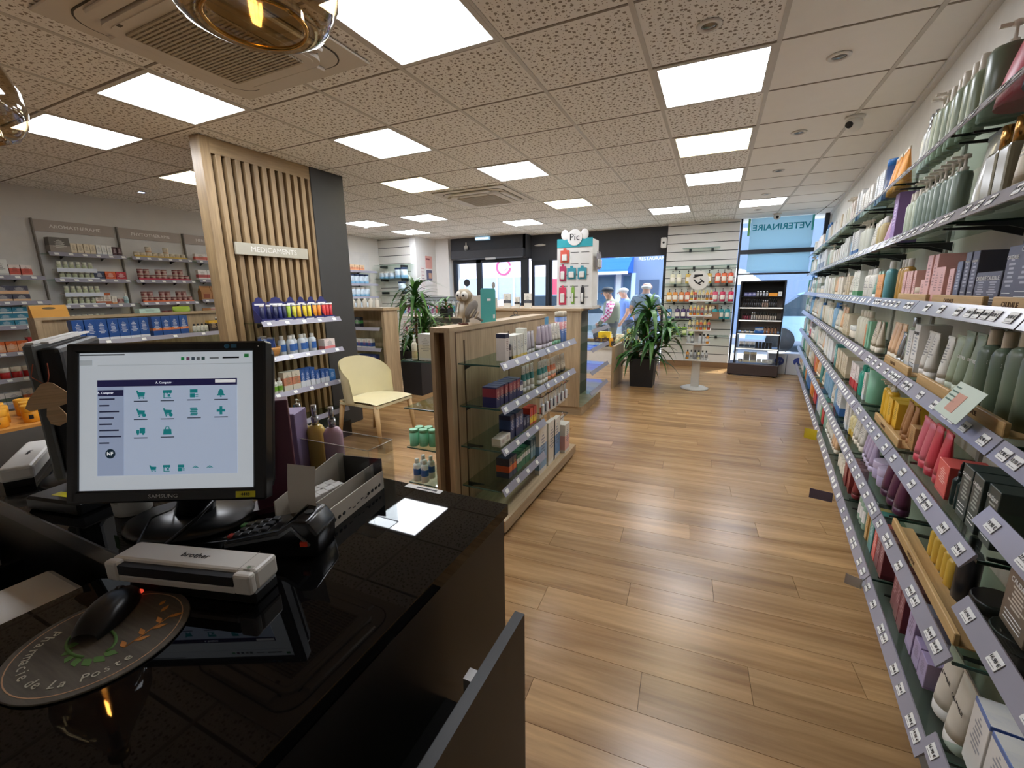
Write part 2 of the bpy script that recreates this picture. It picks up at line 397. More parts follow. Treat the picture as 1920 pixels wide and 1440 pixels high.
wall('wall_poster', box(-5.95, -5.80, 7.715, 8.56, 0, CEIL+.005), pm('#dedddb', .8, var=.02), 'white return wall carrying posters near the door')
wall('wall_post', box(-5.80, -5.46, 8.44, 8.9, 0, CEIL+.005), pm('#dcdad6', .8, var=.02), 'narrow white post left of the entrance')
# slatwall of separate boards: left corner and column by the window
def slatwall(name, x0, x1, y, z0, z1, h, label, depth=.2, parts=True):
    w = wall(name, box(x0, x1, y+.012, y+depth, 0, CEIL+.004), pm('#4a4a48', .8), label)
    z = z0; i = 0
    me = MB().rbox(x0, x1, y, y+.0125, 0, h-.012, .002, 1).mesh('slat_board')
    while z < z1-.02:
        hh = min(h, z1-z)
        if hh > h-.001: obj('slat_board', me, pm('#dddad3', .45, var=.02), w, loc=(0, 0, z))
        else: obj('slat_board', box(x0, x1, y, y+.0125, z, z1), pm('#dddad3', .45, var=.02), w)
        z += h
    return w
slatwall('wall_slat_corner', -6.82, -5.955, 7.72, .0, CEIL, .17, 'white slatwall in the far left corner')
slatwall('wall_column', -.86, .30, 8.62, .10, CEIL, .152, 'white slatwall column between the shop windows', .3)
struct(obj('baseboard_column', box(-.87, .31, 8.60, 8.62, 0, .1), pm('#8a6a4a', .5)), 'wooden skirting under the white column', 'baseboard')

# ------------------------------------------------------------------ shop front
M_FR = pm('#2c2f35', .45, .2); M_FASC = pm('#43454b', .6)
wall('wall_front_header', box(-5.46, -3.64, 8.55, 8.9, 2.13, CEIL+.005), M_FASC, 'dark grey header box over the sliding door')
wall('wall_front', box(-3.64, -.86, 8.86, 8.95, 2.05, CEIL+.005), M_FASC, 'dark grey fascia above the main shop window')
wall('wall_front_side', box(-3.70, -3.63, 8.55, 8.9, 2.1, CEIL), M_FASC, 'dark return of the door header')
beam = tag(empty('sliding_door_operator', (-4.4, 8.5, 2.1)), 'long dark sliding door operator with small sensor', 'door operator')
obj('housing', MB().rbox(-1.0, .75, -.06, .06, .03, .2, .01), M_FASC, beam); obj('sensor', MB().rbox(-.12, .12, -.09, -.05, -.01, .03, .008), pm('#d9dde0', .4), beam)
# door with frames and panes
d1 = struct(empty('door_1', (0, 8.62, 0)), 'dark framed glass sliding entrance door', 'door')
for x0, x1 in ((-5.46, -5.38), (-4.86, -4.74), (-3.78, -3.62)): obj('door_frame', box(x0, x1, 0, .07, 0, 2.12), M_FR, d1)
obj('top_rail', box(-5.38, -3.78, 0, .06, 2.04, 2.12), M_FR, d1); obj('bottom_rail', box(-5.38, -4.86, 0, .05, 0, .1), M_FR, d1)
obj('pane', box(-5.38, -4.86, .02, .03, .1, 2.04), M_PANE, d1); obj('pane', box(-4.74, -3.78, .05, .06, .02, 2.04), M_PANE, d1)
sl = obj('sliding_leaf', MB().bx(-3.60, -3.54, .16, .2, 0, 2.05).bx(-3.28, -3.22, .16, .2, 0, 2.05).bx(-3.54, -3.28, .16, .2, 0, .12).bx(-3.54, -3.28, .16, .2, 1.95, 2.05), M_FR, d1)
obj('leaf_pane', box(-3.54, -3.28, .175, .185, .12, 1.95), M_PANE, sl)
w1 = struct(empty('window_1', (0, 8.86, 0)), 'wide main shop window with dark frame', 'window')
for x0, x1 in ((-3.24, -3.17), (-.93, -.86)): obj('window_frame', box(x0, x1, 0, .06, .3, 2.06), M_FR, w1)
obj('window_frame', box(-3.17, -.93, 0, .06, .26, .32), M_FR, w1); obj('pane', box(-3.17, -.93, .025, .035, .32, 2.06), M_PANE, w1)
w2 = struct(empty('window_2', (0, 8.66, 0)), 'tall veterinary window with blue lettering at far right', 'window')
obj('window_frame', box(.31, .34, 0, .06, 0, CEIL), M_FR, w2); obj('window_frame', box(1.50, 1.56, 0, .06, 0, CEIL), M_FR, w2); obj('transom', box(.34, 1.5, 0, .07, 1.99, 2.06), M_FR, w2); obj('transom', box(.34, 1.5, 0, .05, 1.645, 1.675), M_FR, w2)
obj('pane', box(.34, 1.5, .025, .035, 0, CEIL), M_PANE, w2)
def frosted():
    m, nt, b = newmat('frosted_film'); nt.nodes.remove(b)
    o = nt.nodes['Material Output']; t = N(nt, 'ShaderNodeBsdfTranslucent'); t.inputs[0].default_value = lin('#cfe6ee'); d = N(nt, 'ShaderNodeBsdfDiffuse'); d.inputs[0].default_value = lin('#b9d3dc')
    mx = N(nt, 'ShaderNodeMixShader'); mx.inputs[0].default_value = .3; nt.links.new(t.outputs[0], mx.inputs[1]); nt.links.new(d.outputs[0], mx.inputs[2]); nt.links.new(mx.outputs[0], o.inputs[0])
    return m
M_FILM = frosted()
fl = obj('film', box(.46, 1.36, .019, .0235, 1.68, CEIL-.01), M_FILM, w2)
lettering('film_lettering', 'VETERINAIRE', .135, pm('#0f8fa2', .5, var=0), fl, (.905, .0175, 2.41), (-1, 0, 0), (0, 1, 0), width=.83, bold=.018)
obj('film_stripe', box(.42, .455, .019, .0235, 2.29, CEIL-.01), pm('#6cb86f', .5), w2); obj('film_stripe', box(1.33, 1.36, .0165, .0188, 2.33, CEIL-.01), pm('#49b5b0', .5), w2)
wall('wall_corner', box(1.56, 1.75, 8.6, 9.0, 0, CEIL), M_WALL, 'wall end right of the veterinary window')
# ------------------------------------------------------------------ outside: street, shops opposite, people
gnd = struct(obj('ground', box(-60, 60, 8.95, 90, -.4, -.14), pm('#cfccc6', .85)), 'sunlit pavement and street outside', 'ground')
struct(obj('road', box(-60, 60, 11.9, 15.6, -.145, -.13), pm('#8b8d90', .9)), 'asphalt street beyond the pavement', 'road')
def facade(name, x0, x1, y, h, mat, label, cat='building'):
    e = tag(empty(name, (0, y, 0)), label, cat); obj('wall', box(x0, x1, 0, 6, -.16, h), mat, e); return e
b1 = facade('pink_shop', -11.2, -5.1, 16.5, 6.5, pm('#efdfe6', .8, var=.02), 'pale pink shop across the street with ring sign')
obj('shop_window', box(-10.6, -6.0, -.02, .02, .35, 2.0), pm('#a9adb5', .2), b1)
for i in range(7): obj('window_frame', box(-10.65+i*.77, -10.58+i*.77, -.06, 0, .3, 2.05), M_WHITE, b1)
obj('sill', box(-10.7, -5.9, -.1, 0, .0, .34), pm('#ded2d6', .7), b1)
ring = MB()
for i in range(20):
    if i in (18,): continue
    a0, a1 = 2*PI*i/20+.5, 2*PI*(i+1)/20+.5
    P = [(.34*math.cos(a), .34*math.sin(a)) for a in (a0, a1)]; Q = [(.27*math.cos(a), .27*math.sin(a)) for a in (a1, a0)]
    ring.prism([P[0], P[1], Q[0], Q[1]], 0, .03, Matrix.Translation((-8.0, -.03, 2.42)) @ Matrix.Rotation(PI/2, 4, 'X'))
obj('ring_logo', ring, pm('#e8507c', .5), b1)
rs = MB().lathe([(.14, 0), (.14, .02)], 16, M=Matrix.Translation((-8.0, -.03, 2.42)) @ Matrix.Rotation(PI/2, 4, 'X')); obj('ring_centre', rs, pm('#f4d6df', .5), b1)
for (x, z, r_, c) in ((-9.55, 1.0, .30, '#ef7fa0'), (-8.75, 1.05, .22, '#f08ca8'), (-8.1, .8, .32, '#f6e3ea'), (-7.0, .9, .26, '#f7ece2'), (-6.5, .75, .2, '#f2c9d2')):
    obj('window_sticker', MB().lathe([(r_, 0), (r_, .01)], 18, M=Matrix.Translation((x, -.03, z)) @ Matrix.Rotation(PI/2, 4, 'X')), pm(c, .5), b1)
obj('shop_door', box(-5.95, -5.35, -.05, 0, 0, 1.9), pm('#d4475c', .5), b1)
b2 = facade('restaurant_front', -5.0, 4.5, 17.0, 6.5, pm('#74839a', .6, var=.03), 'dark blue restaurant front with blue awning')
aw = MB().prism([(0, 2.75), (-1.15, 2.15), (-1.15, 2.05), (0, 2.05)], -4.75, -2.85, Matrix(((0, 0, 1, 0), (1, 0, 0, 0), (0, 1, 0, 0), (0, 0, 0, 1))))
a = obj('awning', aw, pm('#2f6fe0', .6), b2); obj('awning_edge', box(-4.76, -2.84, -1.18, -1.14, 1.98, 2.08), M_WHITE, a)
for x0, x1 in ((-4.75, -4.35), (-4.2, -3.55), (-3.2, -2.95)): obj('shop_window', box(x0, x1, -.02, .02, .4, 1.95), pm('#4d6476', .15), b2)
for x in (-4.28, -3.4): obj('pillar', box(x-.08, x+.12, -.05, 0, 0, 2.05), pm('#e6ddd2', .6), b2)
obj('side_post', box(-2.9, -2.75, -.06, 0, 0, 2.05), pm('#cfe0ee', .5), b2)
lettering('sign_lettering', 'RESTAURANT', .17, pm('#f2f4f6', .5, var=0), b2, (-2.15, -.012, 2.55), (1, 0, 0), (0, -1, 0))
obj('door_panel', box(-2.6, -1.9, -.03, 0, 0, 1.8), pm('#3d4c63', .5), b2)
b3 = facade('left_house', -17, -11.6, 22, 3.6, pm('#c9c2b4', .8), 'low beige house far left beyond the door glass'); obj('roof', MB().prism([(-17.3, 3.5), (-11.4, 3.5), (-14.2, 4.5)], 21.6, 28, Matrix(((1, 0, 0, 0), (0, 0, 1, -22), (0, 1, 0, 0), (0, 0, 0, 1)))), pm('#a88d78', .8), b3)
for i in range(4): obj('window', box(-16.4+i*1.2, -15.7+i*1.2, -.03, 0, 1.4, 2.5), pm('#56606c', .2), b3)
b4 = facade('far_block', 4.8, 14, 26, 7, pm('#dfe3e6', .8), 'pale block glimpsed through the veterinary window')
for i in range(5):
    for j in range(2): obj('window', box(5.3+i*1.6, 6.2+i*1.6, -.03, 0, .8+j*2.4, 2.2+j*2.4), pm('#5d6e80', .2), b4)

def car(name, x, y, rz, col, label):
    e = tag(empty(name, (x, y, -.13), rz), label, 'car')
    prof = [(-2.05, .35), (-2.0, .75), (-1.55, .86), (-.95, 1.38), (.75, 1.42), (1.45, .95), (2.05, .82), (2.1, .35)]
    body = MB()
    Mx = Matrix(((1, 0, 0, 0), (0, 0, 1, 0), (0, 1, 0, 0), (0, 0, 0, 1)))
    body.prism([(-2.05, .3), (-2.05, .75), (-1.6, .88), (1.4, .92), (2.05, .8), (2.1, .3)], -.85, .85, Mx)
    obj('body', body, pm(col, .2, .3, coat=.5), e)
    obj('cabin', MB().prism([(-1.62, .88), (-.95, 1.4), (.7, 1.42), (1.35, .92)], -.72, .72, Mx), pm('#3a4650', .08), e)
    obj('roof', MB().prism([(-1.0, 1.38), (-.9, 1.44), (.65, 1.46), (.75, 1.4)], -.7, .7, Mx), pm(col, .2, .3), e)
    wm = MB().lathe([(.02, -.1), (.31, -.1), (.31, .1), (.02, .1)], 16, M=Matrix.Rotation(PI/2, 4, 'X')).mesh('wheel')
    for wx in (-1.3, 1.35):
        for wy in (-.8, .8): obj('wheel', wm, pm('#1c1c1e', .7), e, loc=(wx, wy, .3))
car('parked_car', -4.2, 12.9, .1, '#8d9aa6', 'grey-blue parked car behind the three men outside')
car('parked_car', 2.9, 13.0, -.1, '#93b4cc', 'pale blue car seen through the veterinary window')
car('parked_car', -9.3, 13.2, .0, '#e6e8ea', 'white car parked outside the sliding door')

# parasol over a terrace, right of the window
um = tag(empty('white_parasol', (.1, 12.0, -.14)), 'white parasol canopy outside right of the bald man', 'parasol')
obj('canopy', MB().lathe([(.02, 2.1), (.5, 2.0), (.9, 1.72), (.92, 1.66)], 10, smooth=False), pm('#f3f4f6', .8), um); obj('pole', MB().tube([(0, 0, 0), (0, 0, 2.1)], .025), M_WHITE, um); obj('foot', MB().lathe([(.25, 0), (.25, .06), (.05, .08)], 14), pm('#777', .7), um) if False else obj('foot', MB().lathe([(.25, -.02), (.25, .06), (.05, .08)], 14), pm('#777777', .7), um)

def person(name, loc, rz, label, skin, hair, top, legs, hgt=1.72, arms=((.05, .2), (.05, .2)), lean=0., vest=None, cap=None, bald=False, plaid=None):
    """one continuous skinned body, standing; local -Y is the front"""
    k = hgt/1.72
    J = {'pelvis': (0, 0, .93), 'belly': (0, -.02-lean*.2, 1.08), 'chest': (0, .0-lean*.6, 1.27), 'neck': (0, .01-lean, 1.43), 'neck2': (0, -.01-lean*1.1, 1.5), 'head': (0, -.03-lean*1.3, 1.58), 'crown': (0, -.02-lean*1.3, 1.665)}
    Rr = {'pelvis': (.155, .125), 'belly': (.165, .135), 'chest': (.165, .12), 'neck': (.075, .075), 'neck2': (.058, .06), 'head': (.082, .098), 'crown': (.07, .082)}
    Ed = [('pelvis', 'belly'), ('belly', 'chest'), ('chest', 'neck'), ('neck', 'neck2'), ('neck2', 'head'), ('head', 'crown')]
    hands = []
    for s, n in ((-1, 'l'), (1, 'r')):
        fw, bend = arms[0 if s < 0 else 1]
        sh = Vector((s*.19, -lean*.8, 1.385)); el = sh+Vector((s*.07, -fw*.5, -.28)); wr_ = el+Vector((-s*.02, -bend, -.23+abs(bend)*.35)); ha = wr_+(wr_-el).normalized()*.09
        for nm, p, r in (('sh', sh, (.072, .07)), ('el', el, (.046, .048)), ('wr', wr_, (.031, .027)), ('ha', ha, (.036, .018))): J[nm+n] = tuple(p); Rr[nm+n] = r
        Ed += [('chest', 'sh'+n), ('sh'+n, 'el'+n), ('el'+n, 'wr'+n), ('wr'+n, 'ha'+n)]; hands.append((s, ha, (wr_-el).normalized()))
        hp = (s*.095, 0, .86); kn = (s*.105, -.015, .48); an = (s*.105, .02, .09); to = (s*.115, -.15, .035)
        for nm, p, r in (('hp', hp, (.1, .105)), ('kn', kn, (.062, .066)), ('an', an, (.046, .05)), ('to', to, (.042, .032))): J[nm+n] = p; Rr[nm+n] = r
        Ed += [('pelvis', 'hp'+n), ('hp'+n, 'kn'+n), ('kn'+n, 'an'+n), ('an'+n, 'to'+n)]
    names = list(J); me = bpy.data.meshes.new('body'); me.from_pydata([J[n] for n in names], [(names.index(a), names.index(b)) for a, b in Ed], [])
    o = bpy.data.objects.new('tmp', me); COL.objects.link(o)
    sm = o.modifiers.new('s', 'SKIN')
    for i, n in enumerate(names): me.skin_vertices[0].data[i].radius = Rr[n]
    me.skin_vertices[0].data[0].use_root = True
    ss = o.modifiers.new('u', 'SUBSURF'); ss.levels = 2
    dg = bpy.context.evaluated_depsgraph_get(); bm = bpy.data.meshes.new_from_object(o.evaluated_get(dg)); bpy.data.objects.remove(o)
    mb = MB(); mb.add([v.co for v in bm.vertices], [tuple(p.vertices) for p in bm.polygons], True)
    nb = len(mb.f)
    for s, ha, d in hands:               # five unequal bent fingers rooted in each palm
        side = Vector((0, 1, 0)); 
        for q, ln in enumerate((.062, .075, .08, .07)):
            p0 = ha+side*((q-1.5)*.019)-d*.01; p1 = p0+d*ln*.55; p2 = p1+(d*.8+Vector((-s*.6, 0, 0))).normalized()*ln*.5
            mb.tube([p0, p1, p2], [.0095, .0085, .0065], 6)
        p0 = ha-d*.05+Vector((0, -.025, 0)); mb.tube([p0, p0+d*.03+Vector((-s*.005, -.025, 0)), p0+d*.062+Vector((-s*.01, -.03, 0))], [.011, .0095, .007], 6)
    hx = Vector(J['head'])               # nose, ears
    mb.tube([hx+Vector((0, -.085, .02)), hx+Vector((0, -.112, -.012))], [.009, .014], 6)
    for s in (-1, 1): mb.ell(hx+Vector((s*.083, .005, -.005)), (.012, .02, .032), 8, 6)
    me2 = mb.mesh('body'); me2.materials.clear()
    for m in (skin, top, legs, hair, pm('#3a3431', .6)) : me2.materials.append(m)
    for i, p in enumerate(me2.polygons):
        c = p.center; ax = abs(c.x)
        if c.z < .1: mi = 4
        elif c.z < .93 and ax < .22 and i < nb and not (ax > .2 and c.z > .6): mi = 2
        elif c.z > 1.445 or i >= nb: mi = 0
        else:
            far = (Vector((ax, c.y, c.z))-Vector((.19, -lean*.8, 1.385))).length
            mi = 0 if (ax > .2 and far > .2 and plaid is None) else 1
        if mi == 0 and i < nb and c.z > 1.575 and (c.y > hx.y-.03 or c.z > 1.66): mi = 0 if (bald and c.z > 1.6) else 3
        p.material_index = mi
    e = bpy.data.objects.new(name, me2); COL.objects.link(e); e.location = loc; e.rotation_euler = (0, 0, rz); e.scale = (k*1.24, k*1.2, k)
    tag(e, label, 'person')
    for s in (-1, 1): obj('eye', MB().ell((0, 0, 0), (.012, .008, .008), 8, 6), pm('#2b2320', .3), e, loc=(s*.032, hx.y-.088, hx.z+.022))
    obj('mouth', MB().ell((0, 0, 0), (.024, .006, .005), 8, 5), pm('#9c5a50', .5), e, loc=(0, hx.y-.09, hx.z-.045))
    if not bald: obj('hair', MB().ell((0, 0, 0), (.092, .104, .07), 14, 8), hair, e, loc=(0, hx.y+.018, hx.z+.062))
    else: obj('hair', MB().ell((0, 0, 0), (.09, .085, .045), 14, 8), hair, e, loc=(0, hx.y+.03, hx.z-.005))
    if cap is not None:
        cp = obj('cap', MB().lathe([(.101, 0), (.1, .05), (.07, .095), (.001, .11)], 16, sy=1.15), cap, e, loc=(0, hx.y+.012, hx.z+.045))
        obj('cap_peak', MB().prism([(-.075, 0), (.075, 0), (.06, -.07), (0, -.095), (-.06, -.07)], 0, .012), cap, cp, loc=(0, -.09, .0), rot=(.15, 0, 0))
    if vest is not None:
        obj('vest', MB().lathe([(.185, .9), (.2, 1.05), (.198, 1.25), (.185, 1.36), (.09, 1.44)], 20, sy=.82, c=(0, -lean*.45, 0)), vest, e)
    if plaid is not None:
        for s in (-1, 1):
            sh = Vector(J['sh'+('l' if s < 0 else 'r')]); el = Vector(J['el'+('l' if s < 0 else 'r')]); wv = Vector(J['wr'+('l' if s < 0 else 'r')])
            obj('sleeve', MB().tube([sh, el, el.lerp(wv, .8)], [.082, .06, .046], 12), plaid, e)
    return e
def plaid_mat():
    m, nt, b = newmat('plaid'); tc = N(nt, 'ShaderNodeTexCoord'); ck = N(nt, 'ShaderNodeTexChecker'); ck.inputs['Scale'].default_value = 22; ck.inputs[1].default_value = lin('#d0508a'); ck.inputs[2].default_value = lin('#f0dfe6')
    nt.links.new(tc.outputs['Object'], ck.inputs[0]); nt.links.new(ck.outputs[0], b.inputs['Base Color']); b.inputs['Roughness'].default_value = .8
    return m
SK = pm('#d9a58b', .5)
person('person', (-2.03, 9.75, -.14), math.radians(-75), 'person in olive vest, cap and pink plaid sleeves outside', SK, pm('#8a8078', .8), pm('#7c806e', .8), pm('#5a5f66', .8), 1.62, ((.1, .12), (.1, .12)), .08, vest=pm('#8d9280', .8), cap=pm('#3a4048', .7), plaid=plaid_mat())
person('person', (-1.83, 10.45, -.14), math.radians(-60), 'person in blue polo shirt standing behind the olive vest', SK, pm('#c4bfb8', .8), pm('#7391d0', .8), pm('#4d5564', .8), 1.62, ((.08, .1), (.08, .1)), .08)
person('person', (-1.34, 9.7, -.14), math.radians(165), 'balding person in grey-blue shirt seen from behind', SK, pm('#d8d4cf', .8), pm('#93a4b6', .8), pm('#59616e', .8), 1.76, ((.02, .14), (.04, .12)), .0, bald=True)
# ------------------------------------------------------------------ products
PM = {}
def cached(key, fn):
    if key not in PM: PM[key] = fn()
    return PM[key]
M_CREAM = pm('#dfd6c4', .4); M_GOLD = pm('#d6a562', .22, 1.); M_PUMPW = pm('#e6dfd2', .35); M_PUMPB = pm('#17181a', .3); M_GREYL = pm('#cfd0cd', .4)
SHAPES = {}
def shape(kind, w, d, h):
    """list of (part name, mesh, role); first is the body"""
    w, d, h = round(w, 3), round(d, 3), round(h, 3); key = (kind, w, d, h)
    if key in SHAPES: return SHAPES[key]
    r = min(w, d)/2; sx = w/2; sy = d/2; out = []
    def ln(prof, n=14, **k): return MB().lathe(prof, n, sx=sx, sy=sy, **k)
    if kind == 'carton':
        t = .0012
        out = [('carton', MB().rbox(-w/2, w/2, -d/2, d/2, 0, h, min(t, w/8), 1), 'a')]
    elif kind == 'tube':
        ch = h*.17; n = 14; mb = MB(); vs = []; rings = 6
        for j in range(rings+1):
            t = j/rings; z = ch+(h-ch)*t; ax = sx*(.82+.18*t); ay = sy*(.82*(1-t**1.5))+.0015
            vs += [(ax*math.cos(2*PI*i/n), ay*math.sin(2*PI*i/n), z) for i in range(n)]
        fs = [(j*n+i, j*n+(i+1) % n, (j+1)*n+(i+1) % n, (j+1)*n+i) for j in range(rings) for i in range(n)]
        mb.add(vs, fs, True); mb.f += [tuple(reversed(range(n))), tuple(rings*n+i for i in range(n))]; mb.sm += [False, False]
        mb.bx(-sx, sx, -.0022, .0022, h-.008, h+.001)
        out = [('tube', mb, 'a'), ('cap', MB().lathe([(.8, 0), (.86, .004), (.86, ch)], n, sx=sx, sy=sy), 'b')]
    elif kind == 'pouch':
        n = 14; mb = MB(); vs = []; rings = 6
        for j in range(rings+1):
            t = j/rings; ax = sx*(.9+.1*math.sin(PI*t)); ay = sy*(1-t**1.4)+.002
            vs += [(ax*math.cos(2*PI*i/n), ay*math.sin(2*PI*i/n), h*t) for i in range(n)]
        mb.add(vs, [(j*n+i, j*n+(i+1) % n, (j+1)*n+(i+1) % n, (j+1)*n+i) for j in range(rings) for i in range(n)], True)
        mb.f += [tuple(reversed(range(n))), tuple(rings*n+i for i in range(n))]; mb.sm += [False, False]
        out = [('pouch', mb, 'a'), ('seal', MB().bx(-sx*.9, sx*.9, -.003, .003, h-.012, h+.004), 'b')]
    elif kind == 'pump':
        bh = h*.74; nr = min(.012/sx, .35)
        out = [('pump_bottle', ln([(.9, 0), (1, .006), (1, bh*.93), (.86, bh), (nr*1.3, bh*1.02)]), 'a'),
               ('pump_head', MB().lathe([(.011, bh), (.011, bh+h*.07), (.005, bh+h*.08), (.004, h*.93), (.012, h*.94), (.012, h*.985), (.004, h)], 10).bx(-.006, .006, -.038, 0, h*.945, h*.975), 'b'),
               ('front_label', MB().grid(lambda u, v: (sx*1.015*math.sin((u-.5)*1.7), -sy*1.015*math.cos((u-.5)*1.7), bh*(.22+.45*v)), 6, 1), 'c')]
    elif kind == 'bottle':
        out = [('bottle', ln([(.92, 0), (1, .005), (1, h*.7), (.8, h*.77), (.42, h*.81)]), 'a'), ('cap', MB().lathe([(.5*r, h*.8), (.52*r, h*.81), (.52*r, h*.985), (.45*r, h)], 12), 'b'),
               ('front_label', MB().grid(lambda u, v: (sx*1.015*math.sin((u-.5)*1.8), -sy*1.015*math.cos((u-.5)*1.8), h*(.2+.36*v)), 6, 1), 'c')]
    elif kind == 'flask':      # squared bottle with a large metal cap
        out = [('flask', MB().rbox(-sx, sx, -sy, sy, 0, h*.7, r*.35, 2), 'a'), ('cap', MB().lathe([(r*.55, h*.7), (r*.55, h*.995), (r*.5, h)], 14), 'b')]
    elif kind == 'spray':
        out = [('spray_bottle', ln([(.96, 0), (1, .004), (.98, h*.62), (.72, h*.69), (.3, h*.72)]), 'a'), ('collar', MB().lathe([(.42*r, h*.71), (.42*r, h*.83)], 12), 'b'), ('nozzle', MB().lathe([(.3*r, h*.83), (.3*r, h)], 12), 'b')]
    elif kind == 'dropper':
        out = [('dropper_bottle', ln([(.95, 0), (1, .004), (1, h*.55), (.7, h*.62), (.38, h*.66)]), 'a'), ('collar', MB().lathe([(.45*r, h*.65), (.45*r, h*.78)], 12), 'b'), ('bulb', MB().lathe([(.3*r, h*.78), (.32*r, h*.9), (.16*r, h*.98), (.02*r, h)], 12), 'b')]
    elif kind == 'jar':
        out = [('jar', ln([(.9, 0), (.98, .006), (.98, h*.6), (.9, h*.63)], 16), 'a'), ('lid', ln([(1.0, h*.62), (1.02, h*.65), (1.02, h*.97), (.97, h)], 16), 'b')]
    elif kind == 'can':
        out = [('can', ln([(.97, 0), (1, .004), (1, h*.84)], 16), 'a'), ('lid', ln([(1.03, h*.83), (1.03, h*.98), (.98, h)], 16), 'b')]
    elif kind == 'stick':
        out = [('stick', ln([(.95, 0), (1, .003), (1, h*.6)], 10), 'a'), ('cap', ln([(.93, h*.6), (.93, h*.99), (.85, h)], 10), 'b')]
    elif kind == 'phial':
        out = [('tablet_tube', ln([(.95, 0), (1, .003), (1, h*.87)], 12), 'a'), ('cap', ln([(1.05, h*.86), (1.05, h*.99), (.95, h)], 12), 'b')]
    elif kind == 'card':       # hanging blister card
        out = [('blister_card', MB().rbox(-w/2, w/2, -.0015, .0015, 0, h, .001, 1), 'a'), ('blister', MB().rbox(-w*.3, w*.3, -d*.6, -.0014, h*.12, h*.66, .006, 1), 'b'), ('hang_tab', MB().bx(-w*.16, w*.16, -.001, .001, h-.001, h+.022), 'a')]
    elif kind == 'bag':        # kraft bag with folded top
        out = [('paper_bag', MB().prism([(-d/2, 0), (d/2, 0), (d/2, h*.6), (.006, h*.88), (.006, h), (-.006, h), (-.006, h*.88), (-d/2, h*.6)], -w/2, w/2, Matrix(((0, 0, 1, 0), (1, 0, 0, 0), (0, 1, 0, 0), (0, 0, 0, 1)))), 'a'), ('front_label', MB().bx(-w*.3, w*.3, -d/2-.0015, -d/2, h*.15, h*.45), 'c')]
    res = [(n, mb.mesh(n), rl) for n, mb, rl in out]
    SHAPES[key] = res
    return res
CATW = {'phial': 'tablet tube', 'carton': 'carton', 'tube': 'tube', 'pouch': 'pouch', 'pump': 'bottle', 'bottle': 'bottle', 'flask': 'bottle', 'spray': 'bottle', 'dropper': 'bottle', 'jar': 'jar', 'can': 'tin', 'stick': 'stick', 'card': 'blister pack', 'bag': 'bag'}
WORD = {'phial': 'tablet tube', 'carton': 'carton', 'tube': 'tube', 'pouch': 'pouch', 'pump': 'pump bottle', 'bottle': 'bottle', 'flask': 'flask', 'spray': 'spray bottle', 'dropper': 'dropper bottle', 'jar': 'jar', 'can': 'tin', 'stick': 'stick', 'card': 'hanging pack', 'bag': 'paper bag'}
SUPPORT = []
FARB = [None]
class _Far:
    def __init__(s): s.v = []; s.f = []; s.mi = []; s.mats = []
    def add(s, me, mat, M):
        if mat not in s.mats: s.mats.append(mat)
        o = len(s.v); s.v += [tuple(M @ v.co) for v in me.vertices]
        for p in me.polygons: s.f.append(tuple(i+o for i in p.vertices)); s.mi.append(s.mats.index(mat))
FARC = _Far()
def product(kind, w, d, h, A, B, look, pos, rz, where, order, group, end='near end', C=None, brand=None, bm=None, tilt=0.):
    parts = shape(kind, w, d, h); root = None
    if FARB[0] and kind == 'carton':
        FARC.add(parts[0][1], A, Matrix.Translation(pos) @ Matrix.Rotation(rz, 4, 'Z')); return None
    for n, me, rl in parts:
        if rl == 'c' and C is None: continue
        m = {'a': A, 'b': B or A, 'c': C}[rl]
        if root is None:
            root = obj(n, me, m, None, loc=pos, rot=(tilt, 0, rz))
        else: obj(n, me, m, root)
    if brand:
        lettering('brand_print', brand, min(w*.19, .016), bm or M_WINK, root, (0, -d/2-.0012 if kind == 'carton' else -d/2*.55, h*(.82 if kind == 'carton' else .6)), (1, 0, 0), (0, -1, 0))
        if kind == 'carton' and h > .09:
            for q in range(3): obj('print_line', cached(('pl', round(w, 3)), lambda: MB().bx(-w*.34, w*.34, -.0004, .0004, 0, .0018).mesh('print_line')), bm or M_WINK, root, loc=(0, -d/2-.0008, h*(.12+.07*q)))
    reg(root, look, where, order, CATW[kind], group, end)
    return root

# one shelf filled from its start: items = [(count, kind, w, d, h, A, B, look, C, brand, bm)]
def fill(p0, along, out, items, where, group, length, gap=.006, setback=.03, end='near end', z=0., lead=.02, jitter=.004):
    along = Vector((along[0], along[1], 0)).normalized(); out = Vector((out[0], out[1], 0)).normalized()
    rz = math.atan2(-(-out.x), -out.y)      # local +Y points to -out
    s = lead
    for it in items:
        cnt, kind, w, d, h, A, B, look = it[:8]; C = it[8] if len(it) > 8 else None; brand = it[9] if len(it) > 9 else None; bm = it[10] if len(it) > 10 else None
        if kind == 'gap': s += w; continue
        for i in range(cnt):
            if s+w > length-.012: return s
            a_ = A if not isinstance(A, (list, tuple)) else A[i % len(A)]
            sb = setback+R_.uniform(0, jitter)*2
            p = Vector(p0)+along*(s+w/2)-out*(sb+d/2)
            product(kind, w, d, h, a_, B, look, (p.x, p.y, z), rz+R_.uniform(-.04, .04), where, s, group, end, C, brand, bm)
            s += w+gap
    return s

# price rails and tags -------------------------------------------------
PR = MB().prism([(0, .012), (-.004, .014), (-.026, -.026), (-.0235, -.0275), (0, .006)], -.5, .5, Matrix(((0, 0, 1, 0), (1, 0, 0, 0), (0, 1, 0, 0), (0, 0, 0, 1))))
